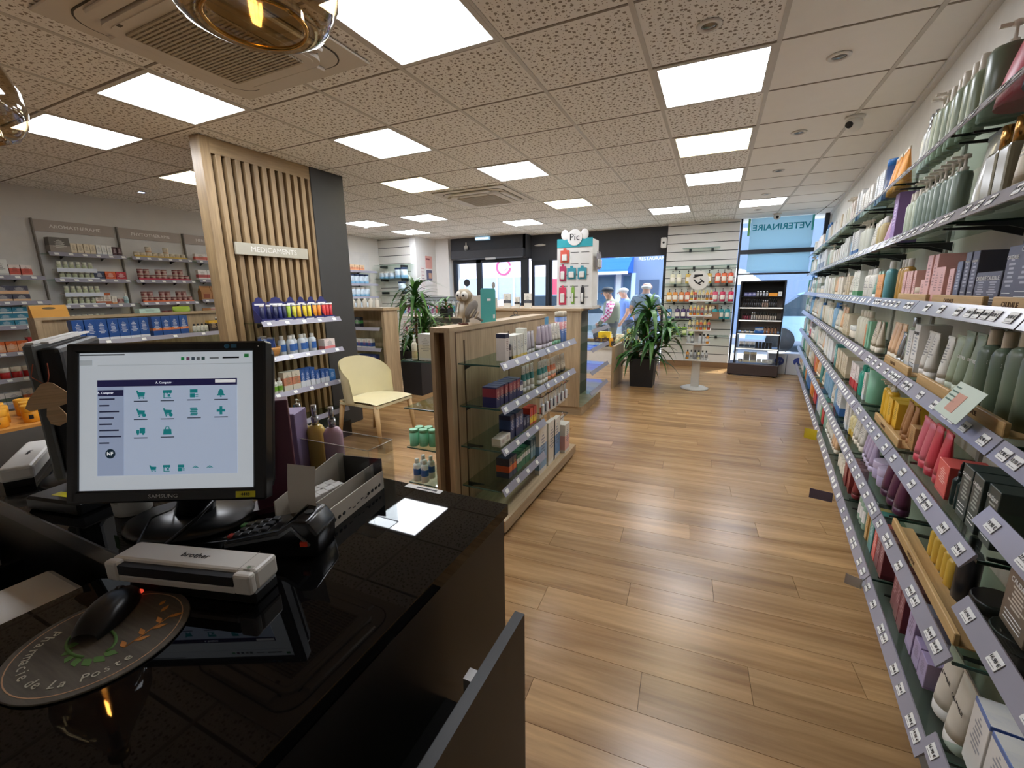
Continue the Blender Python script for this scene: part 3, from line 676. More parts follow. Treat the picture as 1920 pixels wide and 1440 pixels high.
# local: X along, -Y outward, tilted face looking outward and up
TAGM = MB().bx(-.019, .019, -.0006, .0006, -.013, .013).mesh('price_tag')
def rail(parent, a, b, z, out, tags=(), nm='price_rail', big=1.):
    """a,b: ends (x,y) of the front edge; tags: list of (t in metres from a, text or None)"""
    a = Vector((a[0], a[1])); b = Vector((b[0], b[1])); L = (b-a).length; m = (a+b)/2; out = Vector((out[0], out[1], 0)).normalized()
    rz = math.atan2(out.x, -out.y)
    r = obj(nm, cached(('rail', round(L, 3)), lambda: MB().prism([(0, .012), (-.004, .014), (-.027*big, -.027*big), (-.0245*big, -.0285*big), (0, .006)], -L/2, L/2, Matrix(((0, 0, 1, 0), (1, 0, 0, 0), (0, 1, 0, 0), (0, 0, 0, 1)))).mesh('price_rail')), M_RAIL, parent, loc=(m.x, m.y, z), rot=(0, 0, rz))
    xs = Vector((math.cos(rz), math.sin(rz))); sgn = 1 if (b-a).dot(xs) > 0 else -1
    nrm = Vector((0, -.041, .023)).normalized(); tilt = math.atan2(.023, .041)
    for t, tx in tags:
        x = sgn*(t-L/2); c = Vector((x, -.0155*big, -.0065*big))+Vector((0, -.872, .489))*.0016
        obj('price_tag', TAGM, M_TAG, r, loc=c, rot=(-tilt, 0, 0), scale=(1, 1, 1))
        if tx:
            lettering('price_print', tx, .0115, M_INK, r, c+Vector((0, -.872, .489))*.0012+Vector((0, 0, .001)), (1, 0, 0), (0, -.872, .489))
            obj('price_line', cached('pline', lambda: MB().bx(-.013, .013, -.0003, .0003, -.0006, .0006).mesh('price_line')), pm('#6a6a6c', .6, var=0), r, loc=c+Vector((0, -.872, .489))*.001+Vector((0, -.004, -.0085)), rot=(-tilt, 0, 0))
    return r
def bracket(parent, p, out, d, z):
    rz = math.atan2(out[0], -out[1])
    obj('bracket', cached(('br', round(d, 2)), lambda: MB().prism([(0, -.006), (-d*.9, -.006), (-d*.9, -.012), (-d*.35, -.02), (0, -.045)], -.004, .004, Matrix(((0, 0, 1, 0), (1, 0, 0, 0), (0, 1, 0, 0), (0, 0, 0, 1)))).mesh('bracket')), M_BRACK, parent, loc=(p[0], p[1], z), rot=(0, 0, rz))
# ------------------------------------------------------------------ right wall: nine bays of glass shelves
RZ = [1.89, 1.615, 1.34, 1.066, .79, .515, .235]
RW = Vector((.1, 1)).normalized(); RO = Vector((-1, .1)).normalized()
fr = lambda y: (.465+.1*y, y)
PRICES = ['27.90 €', '26.90 €', '22.90 €', '19.90 €', '35.90 €', '10.90 €', '29.90 €', '14.50 €', '16.90 €', '24.90 €']
rowname = ['top', 'second', 'third', 'fourth', 'fifth', 'sixth', 'bottom']
bayname = ['nearest', 'second', 'third', 'fourth', 'fifth', 'sixth', 'seventh', 'eighth', 'ninth', 'tenth']
BAYY = [1.23+.79*i for i in range(9)]      # bays start at these y; bay index 1..9, bay 0 lies before them
BAYS = {}
def bay(i, y0, y1, zs):
    e = tag(empty('shelving_bay', (0, 0, 0)), '%s glass-shelved bay of the right wall counted from camera' % bayname[i], 'shelving', 'bays of right wall shelving')
    n = RO*-.245
    a = Vector(fr(y0)); b = Vector(fr(y1))
    wa = (a.x+.236, a.y-.02); wb = (b.x+.236, b.y-.02)
    obj('back_panel', MB().prism([(wa[0], wa[1]+.003), (wb[0], wb[1]-.003), (wb[0]+.012, wb[1]-.003), (wa[0]+.012, wa[1]+.003)], .02, 2.12), pm('#cfcabd', .6), e)
    obj('upright', MB().prism([(wa[0]-.012, wa[1]-.01), (wa[0]-.012, wa[1]+.01), (wa[0], wa[1]+.01), (wa[0], wa[1]-.01)], .02, 2.12), pm('#8f8b82', .5), e)
    g0 = a+RW*.004; g1 = b-RW*.004; q = Vector((.228, -.0228))
    for z in zs:
        obj('glass_shelf', MB().prism([(g0.x, g0.y), (g1.x, g1.y), (g1.x+q.x, g1.y+q.y), (g0.x+q.x, g0.y+q.y)], z-.008, z), M_GLASS, e)
        obj('shelf_edge', MB().prism([(g0.x, g0.y), (g0.x+q.x, g0.y+q.y), (g0.x+q.x, g0.y+q.y+.004), (g0.x, g0.y+.004)], z-.0081, z-.0001), M_EDGE, e)
        for t in (.06, (y1-y0)-.06):
            p = a+RW*t+Vector((.232, -.0232)); bracket(e, p, RO, .22, z-.008)
        tags = []
        L = (g1-g0).length
        if i <= 3:
            t = .05
            while t < L-.03:
                tags.append((t, R_.choice(PRICES) if i <= 2 else None)); t += R_.choice((.05, .08, .11, .14))
        elif i < 7: tags = [(t*.13+.06, None) for t in range(int(L/.13))]
        rail(e, g0, g1, z, RO, tags)
    obj('plinth', MB().prism([(a.x+.06, a.y), (b.x+.06, b.y), (b.x+.24, b.y-.02), (a.x+.24, a.y-.02)], 0, .1), pm('#6d6a66', .6), e)
    BAYS[i] = e
for i in range(1, 10):
    y0 = BAYY[i-1]; y1 = y0+.79 if i < 9 else 8.1
    bay(i, y0, y1, RZ)
bay(0, .62, 1.23, [1.89, 1.615, 1.34, 1.066, .915, .69, .30])
def RF(i, row, items, gap=.006, setback=.03, lead=.02, z=None):
    y0 = BAYY[i-1] if i > 0 else .62; L = .79 if i > 0 else .61
    zz = (RZ[row] if z is None else z)
    fill((*fr(y0), 0), (.1, 1), (-1, .1), items, '%s shelf, %s right-wall bay' % (rowname[row], bayname[i]), 'products on the right wall shelves', L, gap, setback, 'near end', zz, lead)
P = printed
SAGE = pm('#8f9c84', .3); SAGED = pm('#6d7a66', .3); SAGEL = pm('#b6c0aa', .3); MINT = pm('#7fb596', .35)
TUBEW = P('#dcd9d0', '#c9c4b8', '#55585a', 0, .1); TUBEB = P('#cfc3ae', '#b5a78e', '#5d564a', 0, .1); PEACH = pm('#e3bb94', .35)
PINKB = P('#e3b6ae', '#d79f97', '#8d5a55', 0, .12); SLATE = P('#5c5d6b', '#4c4d5b', '#c9c9d2', 0, .08); SLATED = pm('#4a4b57', .5)
DKG = P('#3b4745', '#2e3836', '#b9c4bf', 0, .08); CORAL = P('#e0605a', '#cf4a48', '#ffd9cf', 0, .1)
RED = pm('#cf4a58', .3); PINKR = pm('#d9707e', .3); BURG = P('#7c3944', '#692d38', '#c9a0a6', 0, .1); LILAC = P('#a99ac0', '#9686ae', '#5d5272', 0, .1); LILM = pm('#b4a6c4', .35); PLUM = pm('#5a2d4a', .35)
YEL = P('#e7b93a', '#d6a526', '#6a5212', 0, .1); YELM = pm('#e9b834', .35); KRAFT = P('#b98f5f', '#a67c4c', '#5e4326', 0, .1); KRAFTM = pm('#a9794c', .6)
WBX = P('#e2e0da', '#cfd6dc', '#5b6a7c', 0, .2); WBLUE = P('#dfe2e4', '#3f6fae', '#37507a', .0, .3); WRED = P('#e6dedb', '#c23b3f', '#7b2d2f', .0, .35); WGRN = P('#e0e2d8', '#58a06f', '#4a6a50', 0, .25); WORG = P('#e6dfd2', '#e08a3c', '#7a5a3a', 0, .25); BEIGE = P('#d6c8ae', '#c4b392', '#6b5d45', 0, .2); TEALC = P('#4d9a98', '#3d8483', '#dfeeee', 0, .2); BLUEC = P('#3b78b8', '#2f62a0', '#dfe8f4', 0, .2)
TEALM = pm('#2f9a84', .3); AMB = pm('#b98d3f', .2); NAVY = pm('#2b3f66', .35); SKYM = pm('#7fa9c9', .3); PURP = pm('#8d6aa6', .35); ORA = pm('#e2963a', .35)
M_CAPW = pm('#e2e0da', .35); M_CAPB = pm('#2a6ab0', .35); M_BEICAP = pm('#dccdb6', .4); M_SILV = pm('#b9bcc0', .25, .9)
# near end bay (cut by the frame)
RF(0, 4, [(3, 'carton', .088, .10, .17, P('#e3e2de', '#5a76b4', '#5a6a80', .93, 1.), None, 'white boxed monitor carton')], z=.30, lead=.31)
RF(0, 5, [(1, 'pouch', .13, .08, .16, pm('#d8a8a0', .6), pm('#b83a44', .5), 'soft pink plush pouch'), (1, 'gap', .02, 0, 0, None, None, ''), (1, 'carton', .11, .1, .13, P('#6b5c4f', '#5a4c40', '#e3dcd2', 0, .06), None, 'brown-grey carton with white lettering', None, 'CAUDALIE')], z=.69, lead=.31)
RF(0, 3, [(3, 'bottle', .075, .06, .24, SAGED, M_BEICAP, 'dark sage bottle with beige cap')], z=1.066)
RF(0, 2, [(2, 'carton', .12, .1, .13, SLATE, None, 'dark slate carton', None, 'CAUDALIE'), (2, 'carton', .09, .1, .19, SLATE, None, 'tall dark slate carton', None, 'CAUDALIE')])
RF(0, 1, [(2, 'pouch', .16, .07, .21, pm('#d8d2c4', .4), M_SILV, 'silvery cream pouch'), (2, 'flask', .07, .05, .2, SAGED, M_GOLD, 'sage flask with gold cap')])
RF(0, 0, [(2, 'pouch', .17, .1, .24, pm('#8a6a86', .45), pm('#7a5a76', .5), 'soft purple gift pouch'), (1, 'pouch', .14, .09, .2, ORA, ORA, 'amber gift pouch')])
# bay 1
RF(1, 0, [(1, 'gap', .3, 0, 0, None, None, ''), (1, 'pouch', .17, .12, .25, pm('#866a8c', .45), pm('#7a5a80', .5), 'soft purple wedge bag'), (1, 'pouch', .16, .12, .24, pm('#c8455a', .4), pm('#b63a50', .4), 'red wedge bag'), (1, 'pump', .1, .1, .27, SAGED, M_PUMPW, 'large dark sage pump bottle')])
RF(1, 1, [(1, 'gap', .15, 0, 0, None, None, ''), (2, 'tube', .07, .05, .2, pm('#c9c5b6', .35), pm('#b99a6c', .4), 'silvery cream tube with wood cap'), (1, 'tube', .08, .05, .21, TUBEB, M_BEICAP, 'beige striped tube'), (2, 'flask', .075, .055, .215, pm('#7f7a66', .2), M_GOLD, 'olive flask with gold cap'), (1, 'pouch', .11, .05, .22, pm('#b8b8ac', .2), M_SILV, 'clear filled pouch'), (1, 'bottle', .1, .09, .215, pm('#b9a698', .35), pm('#b09d90', .4), 'wide beige-grey bottle')])
RF(1, 2, [(2, 'carton', .085, .1, .1, SLATE, None, 'small slate carton', None, 'CAUDALIE'), (1, 'carton', .09, .1, .18, SLATE, None, 'tall slate carton', None, 'CAUDALIE'), (1, 'carton', .07, .09, .16, SLATE, None, 'narrow slate carton', None, 'CAUDALIE'), (2, 'carton', .085, .1, .1, SLATE, None, 'small slate carton', None, 'CAUDALIE'), (2, 'carton', .045, .09, .165, SLATE, None, 'slim tall slate carton', None, 'CAUDALIE'), (1, 'carton', .05, .08, .14, P('#6b7288', '#5b6278', '#d9dde8', 0, .1), None, 'blue-grey carton'), (1, 'carton', .05, .08, .12, PINKB, None, 'pink carton')], setback=.05)
RF(1, 3, [(3, 'bottle', .085, .06, .235, SAGED, M_BEICAP, 'broad dark sage bottle with beige cap', None, 'CAUDALIE'), (2, 'bottle', .07, .055, .22, pm('#5c6b58', .3), M_BEICAP, 'green bottle with beige cap', None, 'CAUDALIE'), (2, 'tube', .075, .05, .2, SAGE, SAGEL, 'sage green tube', None, 'CAUDALIE'), (1, 'tube', .07, .05, .18, pm('#a2ad92', .3), SAGEL, 'pale sage tube'), (1, 'tube', .07, .05, .17, TUBEW, M_CAPW, 'white tube')], setback=.05)
RF(1, 4, [(1, 'gap', .05, 0, 0, None, None, ''), (3, 'carton', .065, .11, .145, DKG, None, 'black-green carton', None, 'CAUDALIE'), (2, 'dropper', .03, .03, .13, pm('#22302f', .2), M_PUMPB, 'dark dropper bottle'), (1, 'carton', .1, .1, .1, CORAL, None, 'coral carton'), (2, 'tube', .07, .05, .17, RED, pm('#b83a48', .3), 'red tube'), (2, 'tube', .065, .05, .16, PINKR, RED, 'pink-red tube')])
RF(1, 5, [(2, 'jar', .12, .12, .08, pm('#2a2024', .3), pm('#191618', .3), 'plum-black jar'), (1, 'bottle', .07, .05, .2, pm('#26282c', .3), M_PUMPB, 'black bottle'), (5, 'spray', .04, .035, .13, pm('#d8b24a', .12, 0, .6), M_SILV, 'gold oil spray bottle with silver nozzle')], setback=.07)
RF(1, 6, [(2, 'tube', .095, .06, .2, pm('#d6d0c2', .4), M_CAPW, 'white tube with dark lettering', None, 'CAUDALIE', M_INK), (1, 'gap', .02, 0, 0, None, None, ''), (2, 'carton', .06, .08, .085, LILAC, None, 'small lilac carton'), (1, 'carton', .07, .09, .16, LILAC, None, 'tall lilac carton'), (1, 'gap', .03, 0, 0, None, None, ''), (3, 'carton', .055, .08, .17, BURG, None, 'burgundy carton')])
# bay 2
RF(2, 0, [(5, 'bottle', .06, .05, .24, SAGE, M_PUMPW, 'tall sage bottle'), (2, 'pump', .055, .05, .25, pm('#a8b39a', .3), M_PUMPW, 'tall pale sage pump bottle'), (3, 'spray', .045, .045, .22, pm('#d9dcd6', .15), M_SILV, 'clear spray bottle')])
RF(2, 1, [(8, 'pump', .055, .05, .22, pm('#7f9184', .3), M_PUMPW, 'green-grey pump bottle'), (3, 'bottle', .05, .05, .2, SAGEL, M_PUMPW, 'pale green bottle')])
RF(2, 2, [(2, 'carton', .05, .09, .13, PINKB, None, 'pink carton'), (2, 'carton', .055, .1, .18, PINKB, None, 'tall pink carton'), (1, 'carton', .06, .07, .09, PINKB, None, 'short pink carton'), (1, 'jar', .07, .07, .06, pm('#ddb8ae', .4), M_BEICAP, 'blush jar'), (4, 'carton', .038, .08, .13, PINKB, None, 'pink carton'), (3, 'bottle', .055, .045, .19, AMB, M_CAPW, 'amber bottle')], setback=.05)
RF(2, 3, [(2, 'tube', .07, .05, .17, TUBEW, M_CAPW, 'white tube'), (1, 'carton', .085, .09, .19, WBX, None, 'tall white carton', None, 'CAUDALIE', M_INK), (1, 'carton', .07, .08, .16, WBX, None, 'white carton'), (1, 'bottle', .045, .045, .21, pm('#9aa58e', .3), M_SILV, 'sage bottle with silver cap'), (2, 'tube', .05, .045, .14, pm('#a6a8a6', .2, .7), M_SILV, 'silver tube'), (3, 'tube', .06, .05, .17, PEACH, M_CREAM, 'peach tube')], setback=.05)
RF(2, 4, [(1, 'carton', .07, .07, .09, KRAFT, None, 'kraft cardboard carton'), (3, 'tube', .05, .045, .15, KRAFTM, KRAFTM, 'brown kraft tube'), (1, 'gap', .04, 0, 0, None, None, ''), (2, 'carton', .075, .1, .12, YEL, None, 'yellow carton'), (3, 'pump', .05, .045, .18, YELM, M_CREAM, 'yellow pump bottle')], setback=.05)
RF(2, 5, [(3, 'tube', .085, .06, .17, PLUM, pm('#4a2440', .3), 'dark plum tube'), (2, 'jar', .1, .1, .085, LILM, pm('#c2b5d0', .3), 'round lilac jar'), (4, 'tube', .06, .05, .16, LILM, pm('#c9bdd6', .3), 'lilac tube')])
RF(2, 6, [(2, 'carton', .06, .08, .17, BURG, None, 'burgundy carton'), (1, 'carton', .06, .08, .16, CORAL, None, 'coral carton'), (1, 'carton', .075, .08, .18, TEALC, None, 'teal green carton'), (2, 'carton', .035, .08, .16, P('#c8a15e', '#b58d4a', '#6b522a', 0, .1), None, 'golden carton'), (4, 'bottle', .05, .045, .17, pm('#9db8a4', .2), M_CAPW, 'pale green bottle', M_TAG)])
# bay 3
RF(3, 0, [(1, 'gap', .1, 0, 0, None, None, ''), (4, 'pouch', .07, .06, .19, ORA, pm('#d9d2c2', .4), 'orange pouch'), (1, 'can', .075, .075, .21, pm('#39507e', .3), M_CAPB, 'blue tin with bright blue lid'), (4, 'carton', .05, .07, .17, WBLUE, None, 'white and blue carton')])
RF(3, 1, [(1, 'carton', .085, .09, .24, P('#9a78b4', '#8a68a4', '#e3d9ec', 0, .1), None, 'purple carton'), (2, 'pouch', .1, .07, .18, pm('#b58bb0', .3), pm('#c9a28a', .4), 'pink-lilac pouch'), (3, 'bottle', .055, .05, .17, pm('#b9a878', .3), M_CAPW, 'olive-beige bottle'), (3, 'tube', .055, .045, .17, TUBEW, pm('#b23a44', .4), 'white tube with red cap')])
RF(3, 2, [(1, 'bottle', .06, .05, .19, pm('#5f9aa0', .3), M_CAPW, 'teal bottle'), (3, 'carton', .05, .07, .13, P('#e6a25c', '#d98d42', '#7a4a1e', 0, .2), None, 'orange carton'), (2, 'tube', .06, .05, .15, P('#8fb8a8', '#7fa898', '#3f5a50', 0, .2), M_CAPW, 'mint tube'), (4, 'bottle', .06, .05, .17, TUBEW, M_CAPW, 'white bottle')])
RF(3, 3, [(3, 'tube', .055, .045, .16, TUBEB, M_CREAM, 'beige tube'), (2, 'carton', .045, .07, .15, MINT, None, 'mint carton'), (1, 'carton', .05, .07, .13, P('#d08550', '#c07540', '#6a3a18', 0, .2), None, 'terracotta carton'), (5, 'bottle', .055, .05, .2, pm('#d0ccb8', .3), M_CREAM, 'cream bottle')])
RF(3, 4, [(1, 'can', .09, .09, .22, MINT, MINT, 'mint green cylinder'), (1, 'carton', .05, .08, .15, WBX, None, 'white carton'), (3, 'bottle', .05, .045, .17, TEALM, TEALM, 'bright teal bottle'), (5, 'carton', .05, .1, .15, WRED, None, 'white carton with red band')])
RF(3, 5, [(4, 'tube', .06, .05, .17, TUBEW, M_CREAM, 'cream tube'), (2, 'bottle', .06, .05, .15, P('#e0d4a0', '#d8b64a', '#5a5030', 0, .3), M_CAPW, 'white bottle with yellow base'), (4, 'carton', .045, .07, .16, WBX, None, 'white carton')])
RF(3, 6, [(1, 'tube', .07, .05, .15, pm('#8a3a3c', .35), pm('#7a2a30', .3), 'brick red tube'), (4, 'carton', .05, .08, .15, P('#8a3a3a', '#7a2a2c', '#d8a898', 0, .3), None, 'brick red carton'), (4, 'jar', .065, .065, .085, M_CREAM, M_CREAM, 'cream jar')])
# farther bays: mixed stock
POOL = [('carton', .055, .08, .15, WBX, None, 'white carton'), ('carton', .06, .08, .17, WBLUE, None, 'white and blue carton'), ('tube', .055, .045, .16, TUBEW, M_CAPW, 'white tube'), ('tube', .055, .045, .16, TUBEB, M_CREAM, 'beige tube'), ('bottle', .06, .05, .19, pm('#d4d0c2', .3), M_CAPW, 'cream bottle'), ('bottle', .06, .05, .18, SKYM, M_CAPB, 'pale blue bottle'), ('pump', .06, .055, .2, pm('#cfd2c8', .3), M_PUMPW, 'off-white pump bottle'), ('carton', .055, .08, .15, BEIGE, None, 'beige carton'), ('carton', .06, .08, .16, WGRN, None, 'white and green carton'), ('carton', .05, .08, .14, WORG, None, 'white and orange carton'), ('bottle', .06, .05, .18, pm('#8fb3a4', .3), M_CAPW, 'mint bottle'), ('carton', .055, .08, .15, WRED, None, 'white and red carton'), ('jar', .07, .07, .08, M_CREAM, M_GREYL, 'cream jar'), ('carton', .06, .08, .17, TEALC, None, 'teal carton'), ('tube', .055, .045, .16, PEACH, M_CREAM, 'peach tube')]
rr = random.Random(21)
FAR = {}
for i in range(4, 10):
    for row in range(7):
        FARB[0] = i >= 5
        items = []; tot = 0
        while tot < .74:
            p = rr.choice(POOL) if not (row in (0, 1) and rr.random() < .4) else POOL[1 if rr.random() < .5 else 0]
            c = rr.choice((2, 3, 3, 4)); f_ = rr.uniform(.95, 1.2) * (1.15 if i > 6 else 1.0)
            items.append((c, p[0], p[1]*1.12*(1.2 if i > 6 else 1.), p[2], round(p[3]*f_, 2), p[4], p[5], p[6])); tot += c*p[1]*1.15
        RF(i, row, [t for t in items if not (i >= 5 and t[1] == 'carton')] if False else items)
FARB[0] = None
_me = bpy.data.meshes.new('far_carton_rows'); _me.from_pydata(FARC.v, [], FARC.f)
for _m in FARC.mats: _me.materials.append(_m)
_me.polygons.foreach_set('material_index', FARC.mi); _me.update()
_fo = bpy.data.objects.new('far_carton_rows', _me); COL.objects.link(_fo); _fo['kind'] = 'stuff'; tag(_fo, 'rows of small mixed cartons at the far end of the right wall', 'cartons')
# wooden display trays and hanging cards on the near shelves
M_TRAY = wood('#b8935c', '#d4b07a', 'y', .8, .5)
def tray(y0, y1, z, label, brand=True):
    a = Vector(fr(y0)); b = Vector(fr(y1)); L = (b-a).length; m = (a+b)/2-RO*.028; rz = math.atan2(RO.x, -RO.y)
    t = tag(empty('wooden_tray', (m.x, m.y, z), rz), label, 'display tray', 'wooden display trays')
    obj('front_lip', MB().rbox(-L/2, L/2, -.012, .0, 0, .035, .002, 1), wood('#b8935c', '#d4b07a', 'x', .8, .5), t)
    obj('base_slat', MB().bx(-L/2, L/2, 0, .05, 0, .004), wood('#b8935c', '#d4b07a', 'x', .8, .5), t)
    if brand: lettering('brand_print', 'CAUDALIE', .018, pm('#5a3a1c', .6, var=0), t, (-L*.1, -.0125, .017), (1, 0, 0), (0, -1, 0))
tray(1.26, 1.5, 1.34, 'pale wooden tray under the tall slate cartons'); tray(1.56, 1.98, 1.34, 'pale wooden tray under small slate cartons'); tray(2.05, 2.45, 1.34, 'wooden tray before the pink cartons', False)
tray(1.3, 1.62, 1.066, 'wooden tray under the broad sage bottles'); tray(1.66, 1.98, 1.066, 'wooden tray under the sage tubes', False); tray(2.1, 2.5, 1.066, 'wooden tray before white tubes and cartons')
tray(2.06, 2.5, .79, 'wooden tray before the yellow cartons'); tray(1.3, 1.95, .515, 'long wooden tray before gold spray bottles')
hc = tag(empty('promo_card', (*fr(1.42), 1.10), math.atan2(RO.x, -RO.y)), 'pale green promotion card with face photo on price rail', 'card')
obj('card_sheet', MB().bx(-.085, .085, -.034, -.033, -.045, .045, Matrix.Rotation(-.5, 4, 'X')), pm('#c9d6c6', .5), hc); obj('photo_print', MB().bx(-.035, .02, -.0348, -.0341, -.03, .02, Matrix.Rotation(-.5, 4, 'X')), pm('#c9937c', .5), hc)
for q in range(4): obj('text_line', MB().bx(-.078, -.045+.01*q, -.0348, -.0341, .028-q*.012, .032-q*.012, Matrix.Rotation(-.5, 4, 'X')), pm('#4d6a58', .6, var=0), hc)
def flag(y, z, col, label, w=.06, h=.1, rot=.3):
    e = tag(empty('shelf_flag', (fr(y)[0]-.02, y, z), math.atan2(RO.x, -RO.y)), label, 'shelf flag')
    obj('flag_sheet', MB().grid(lambda u, v: ((u-.5)*w*.25, -.01-w*math.sin(u*1.4), -.02+(v-.5)*h+(.02*u)), 6, 2), pm(col, .4), e); obj('clip', MB().bx(-.006, .006, -.016, .0, -.03, .01), M_CLEAR, e)
flag(4.05, .25, '#e2c92e', 'yellow curved shelf flag on lowest rail', .09, .085); flag(2.92, .20, '#6f6478', 'grey-violet oval shelf flag hanging over the floor', .12, .06); flag(1.98, .24, '#d9d6ca', 'white tag clipped to the lowest price rail', .06, .045)
# ------------------------------------------------------------------ gondola in the middle of the shop
def glass_board(parent, x0, x1, y0, y1, z, name='glass_shelf'):
    obj(name, box(x0, x1, y0, y1, z-.008, z), M_GLASS, parent)
    obj('shelf_edge', box(x0, x1, y0-.0008, y0+.003, z-.0081, z+.0001), M_EDGE, parent)
g1 = tag(empty('wooden_gondola', (-1.37, 2.0, 0)), 'oak shop gondola with glass shelves in the middle aisle', 'gondola')
gx = 1.37; gy = -2.0
def L1(x0, x1, y0, y1, z0, z1): return box(x0+gx, x1+gx, y0+gy, y1+gy, z0, z1)
obj('base', L1(-1.74, -1.0, 2.03, 3.44, .03, .10), M_OAKY, g1); obj('kick_strip', L1(-1.72, -1.02, 2.05, 3.42, 0, .03), M_DARK, g1)
obj('back_board', L1(-1.425, -1.315, 2.06, 3.5, .1, 1.185), M_OAK, g1); obj('top_board', L1(-1.435, -1.305, 1.995, 3.52, 1.185, 1.212), M_OAKY, g1)
obj('end_board', L1(-1.435, -1.305, 2.045, 2.06, .03, 1.185), pm('#5d4630', .6), g1)
for x0, x1 in ((-1.435, -1.41), (-1.34, -1.305)): obj('end_post', L1(x0, x1, 1.995, 2.045, .03, 1.185), M_OAK, g1)
for y in (2.16, 2.77, 3.4): obj('slot_channel', L1(-1.3155, -1.3125, y-.006, y+.006, .12, 1.13), pm('#5a4632', .7), g1)
GZ = [1.005, .755, .505, .255]
for bi, (a, b) in enumerate(((2.08, 2.765), (2.775, 3.48))):
    for ri, z in enumerate(GZ):
        if bi == 1 and ri > 1: continue
        glass_board(g1, -1.31+gx, -1.045+gx, a+gy, b+gy, z)
        for t in (a+.08, b-.08): bracket(g1, (-1.313+gx, t+gy), (1, 0), .12, z-.008)
        rail(g1, (-1.045+gx, a+gy), (-1.045+gx, b+gy), z, (1, 0), [(.04+.16*q, None) for q in range(4)])
for ri, z in enumerate((1.0, .70, .44, .2)): glass_board(g1, -1.72+gx, -1.43+gx, 2.08+gy, 3.45+gy, z)
GN = ['top', 'second', 'third', 'lowest']
def GF(b, row, items, **k):
    a = 2.08 if b == 0 else 2.775
    fill((-1.045, a, 0), (0, 1), (1, 0), items, '%s %s shelf of the middle gondola' % ('near' if b == 0 else 'far', GN[row]), 'products on the middle gondola', .69, z=GZ[row], **k)
NVY = P('#2b2f55', '#23264a', '#d8662f', .55, .95); NVY2 = P('#30365f', '#e3e3e0', '#b04a38', 0, .22); MOSQ = P('#343a52', '#d65a35', '#e8b34a', .3, .62)
GF(0, 0, [(1, 'gap', .13, 0, 0, None, None, ''), (1, 'carton', .055, .06, .16, P('#d9cfc6', '#2c2f45', '#6a4a44', .84, 1.), None, 'tall carton with dark blue top'), (1, 'bottle', .045, .045, .12, P('#3a3a42', '#c9c2bc', '#8a8078', .2, .6), M_CAPW, 'small dark bottle'), (3, 'carton', .05, .07, .14, P('#d9d8cc', '#e6cf7a', '#6e7a84', 0, .12), None, 'white carton with yellow foot'), (1, 'carton', .045, .06, .17, P('#e0dfd2', '#e3c862', '#6e7a84', 0, .1), None, 'tallest white and yellow carton'), (3, 'tube', .05, .04, .14, pm('#bdb9c0', .35), M_GREYL, 'grey-lilac tube'), (1, 'jar', .075, .075, .1, pm('#a5784a', .5), pm('#7a4a26', .5), 'wooden-look jar')], gap=.004)
GF(1, 0, [(4, 'tube', .065, .05, .16, pm('#b2a8b6', .35), pm('#cfc8d2', .4), 'lilac-grey tube'), (3, 'tube', .06, .05, .16, TUBEW, MINT, 'white tube'), (2, 'can', .07, .07, .24, P('#5a78b0', '#c9868a', '#e8e4e0', .5, .8), M_CREAM, 'tall blue and pink tin'), (3, 'carton', .05, .06, .13, BLUEC, None, 'blue carton')], gap=.004)
GF(0, 1, [(6, 'carton', .05, .09, .12, P('#2a2f5c', '#8a3a48', '#e6c8b0', .5, .92), None, 'navy and red carton'), (1, 'carton', .05, .08, .09, P('#343a6a', '#e6e3df', '#8a8a90', .3, .7), None, 'small navy and white carton'), (1, 'gap', .03, 0, 0, None, None, ''), (4, 'tube', .055, .045, .17, P('#d9dad2', '#3d8d8a', '#4a6a68', .3, .62), pm('#d8d8d2', .4), 'white tube with teal label')], gap=.006)
GF(1, 1, [(3, 'tube', .06, .045, .16, P('#d9dad2', '#3d8d8a', '#4a6a68', .3, .62), M_CAPW, 'white tube with teal label'), (3, 'tube', .055, .045, .15, P('#e0d8cc', '#e08a62', '#8a5a40', .25, .6), pm('#e0906a', .4), 'orange and white tube'), (6, 'tube', .055, .045, .15, TUBEB, M_PUMPB, 'cream tube with dark cap')], gap=.004)
GF(0, 2, [(1, 'gap', .04, 0, 0, None, None, ''), (2, 'carton', .07, .06, .05, P('#e2ded2', '#c9c2b0', '#8a3a3a', 0, .2), None, 'flat banded cream carton'), (3, 'carton', .06, .08, .15, P('#2b3560', '#39538c', '#d9dde8', .4, .8), None, 'dark blue carton'), (2, 'carton', .05, .06, .08, P('#252b50', '#1e2344', '#d9dde8', 0, .2), None, 'small dark blue carton'), (2, 'carton', .055, .06, .12, P('#d0402f', '#e8c23c', '#2d3a80', .1, .5), None, 'red and yellow carton')], gap=.006)
GF(0, 3, [(1, 'gap', .16, 0, 0, None, None, ''), (2, 'carton', .055, .09, .13, MOSQ, None, 'navy and orange repellent carton'), (3, 'carton', .07, .1, .11, P('#3d7a5c', '#d8e0dc', '#2d5a6a', .5, .8), None, 'green and white carton'), (3, 'carton', .045, .12, .14, P('#8fb0ba', '#4a6a80', '#e6eef0', .6, 1.), None, 'blue-grey carton')], gap=.006)
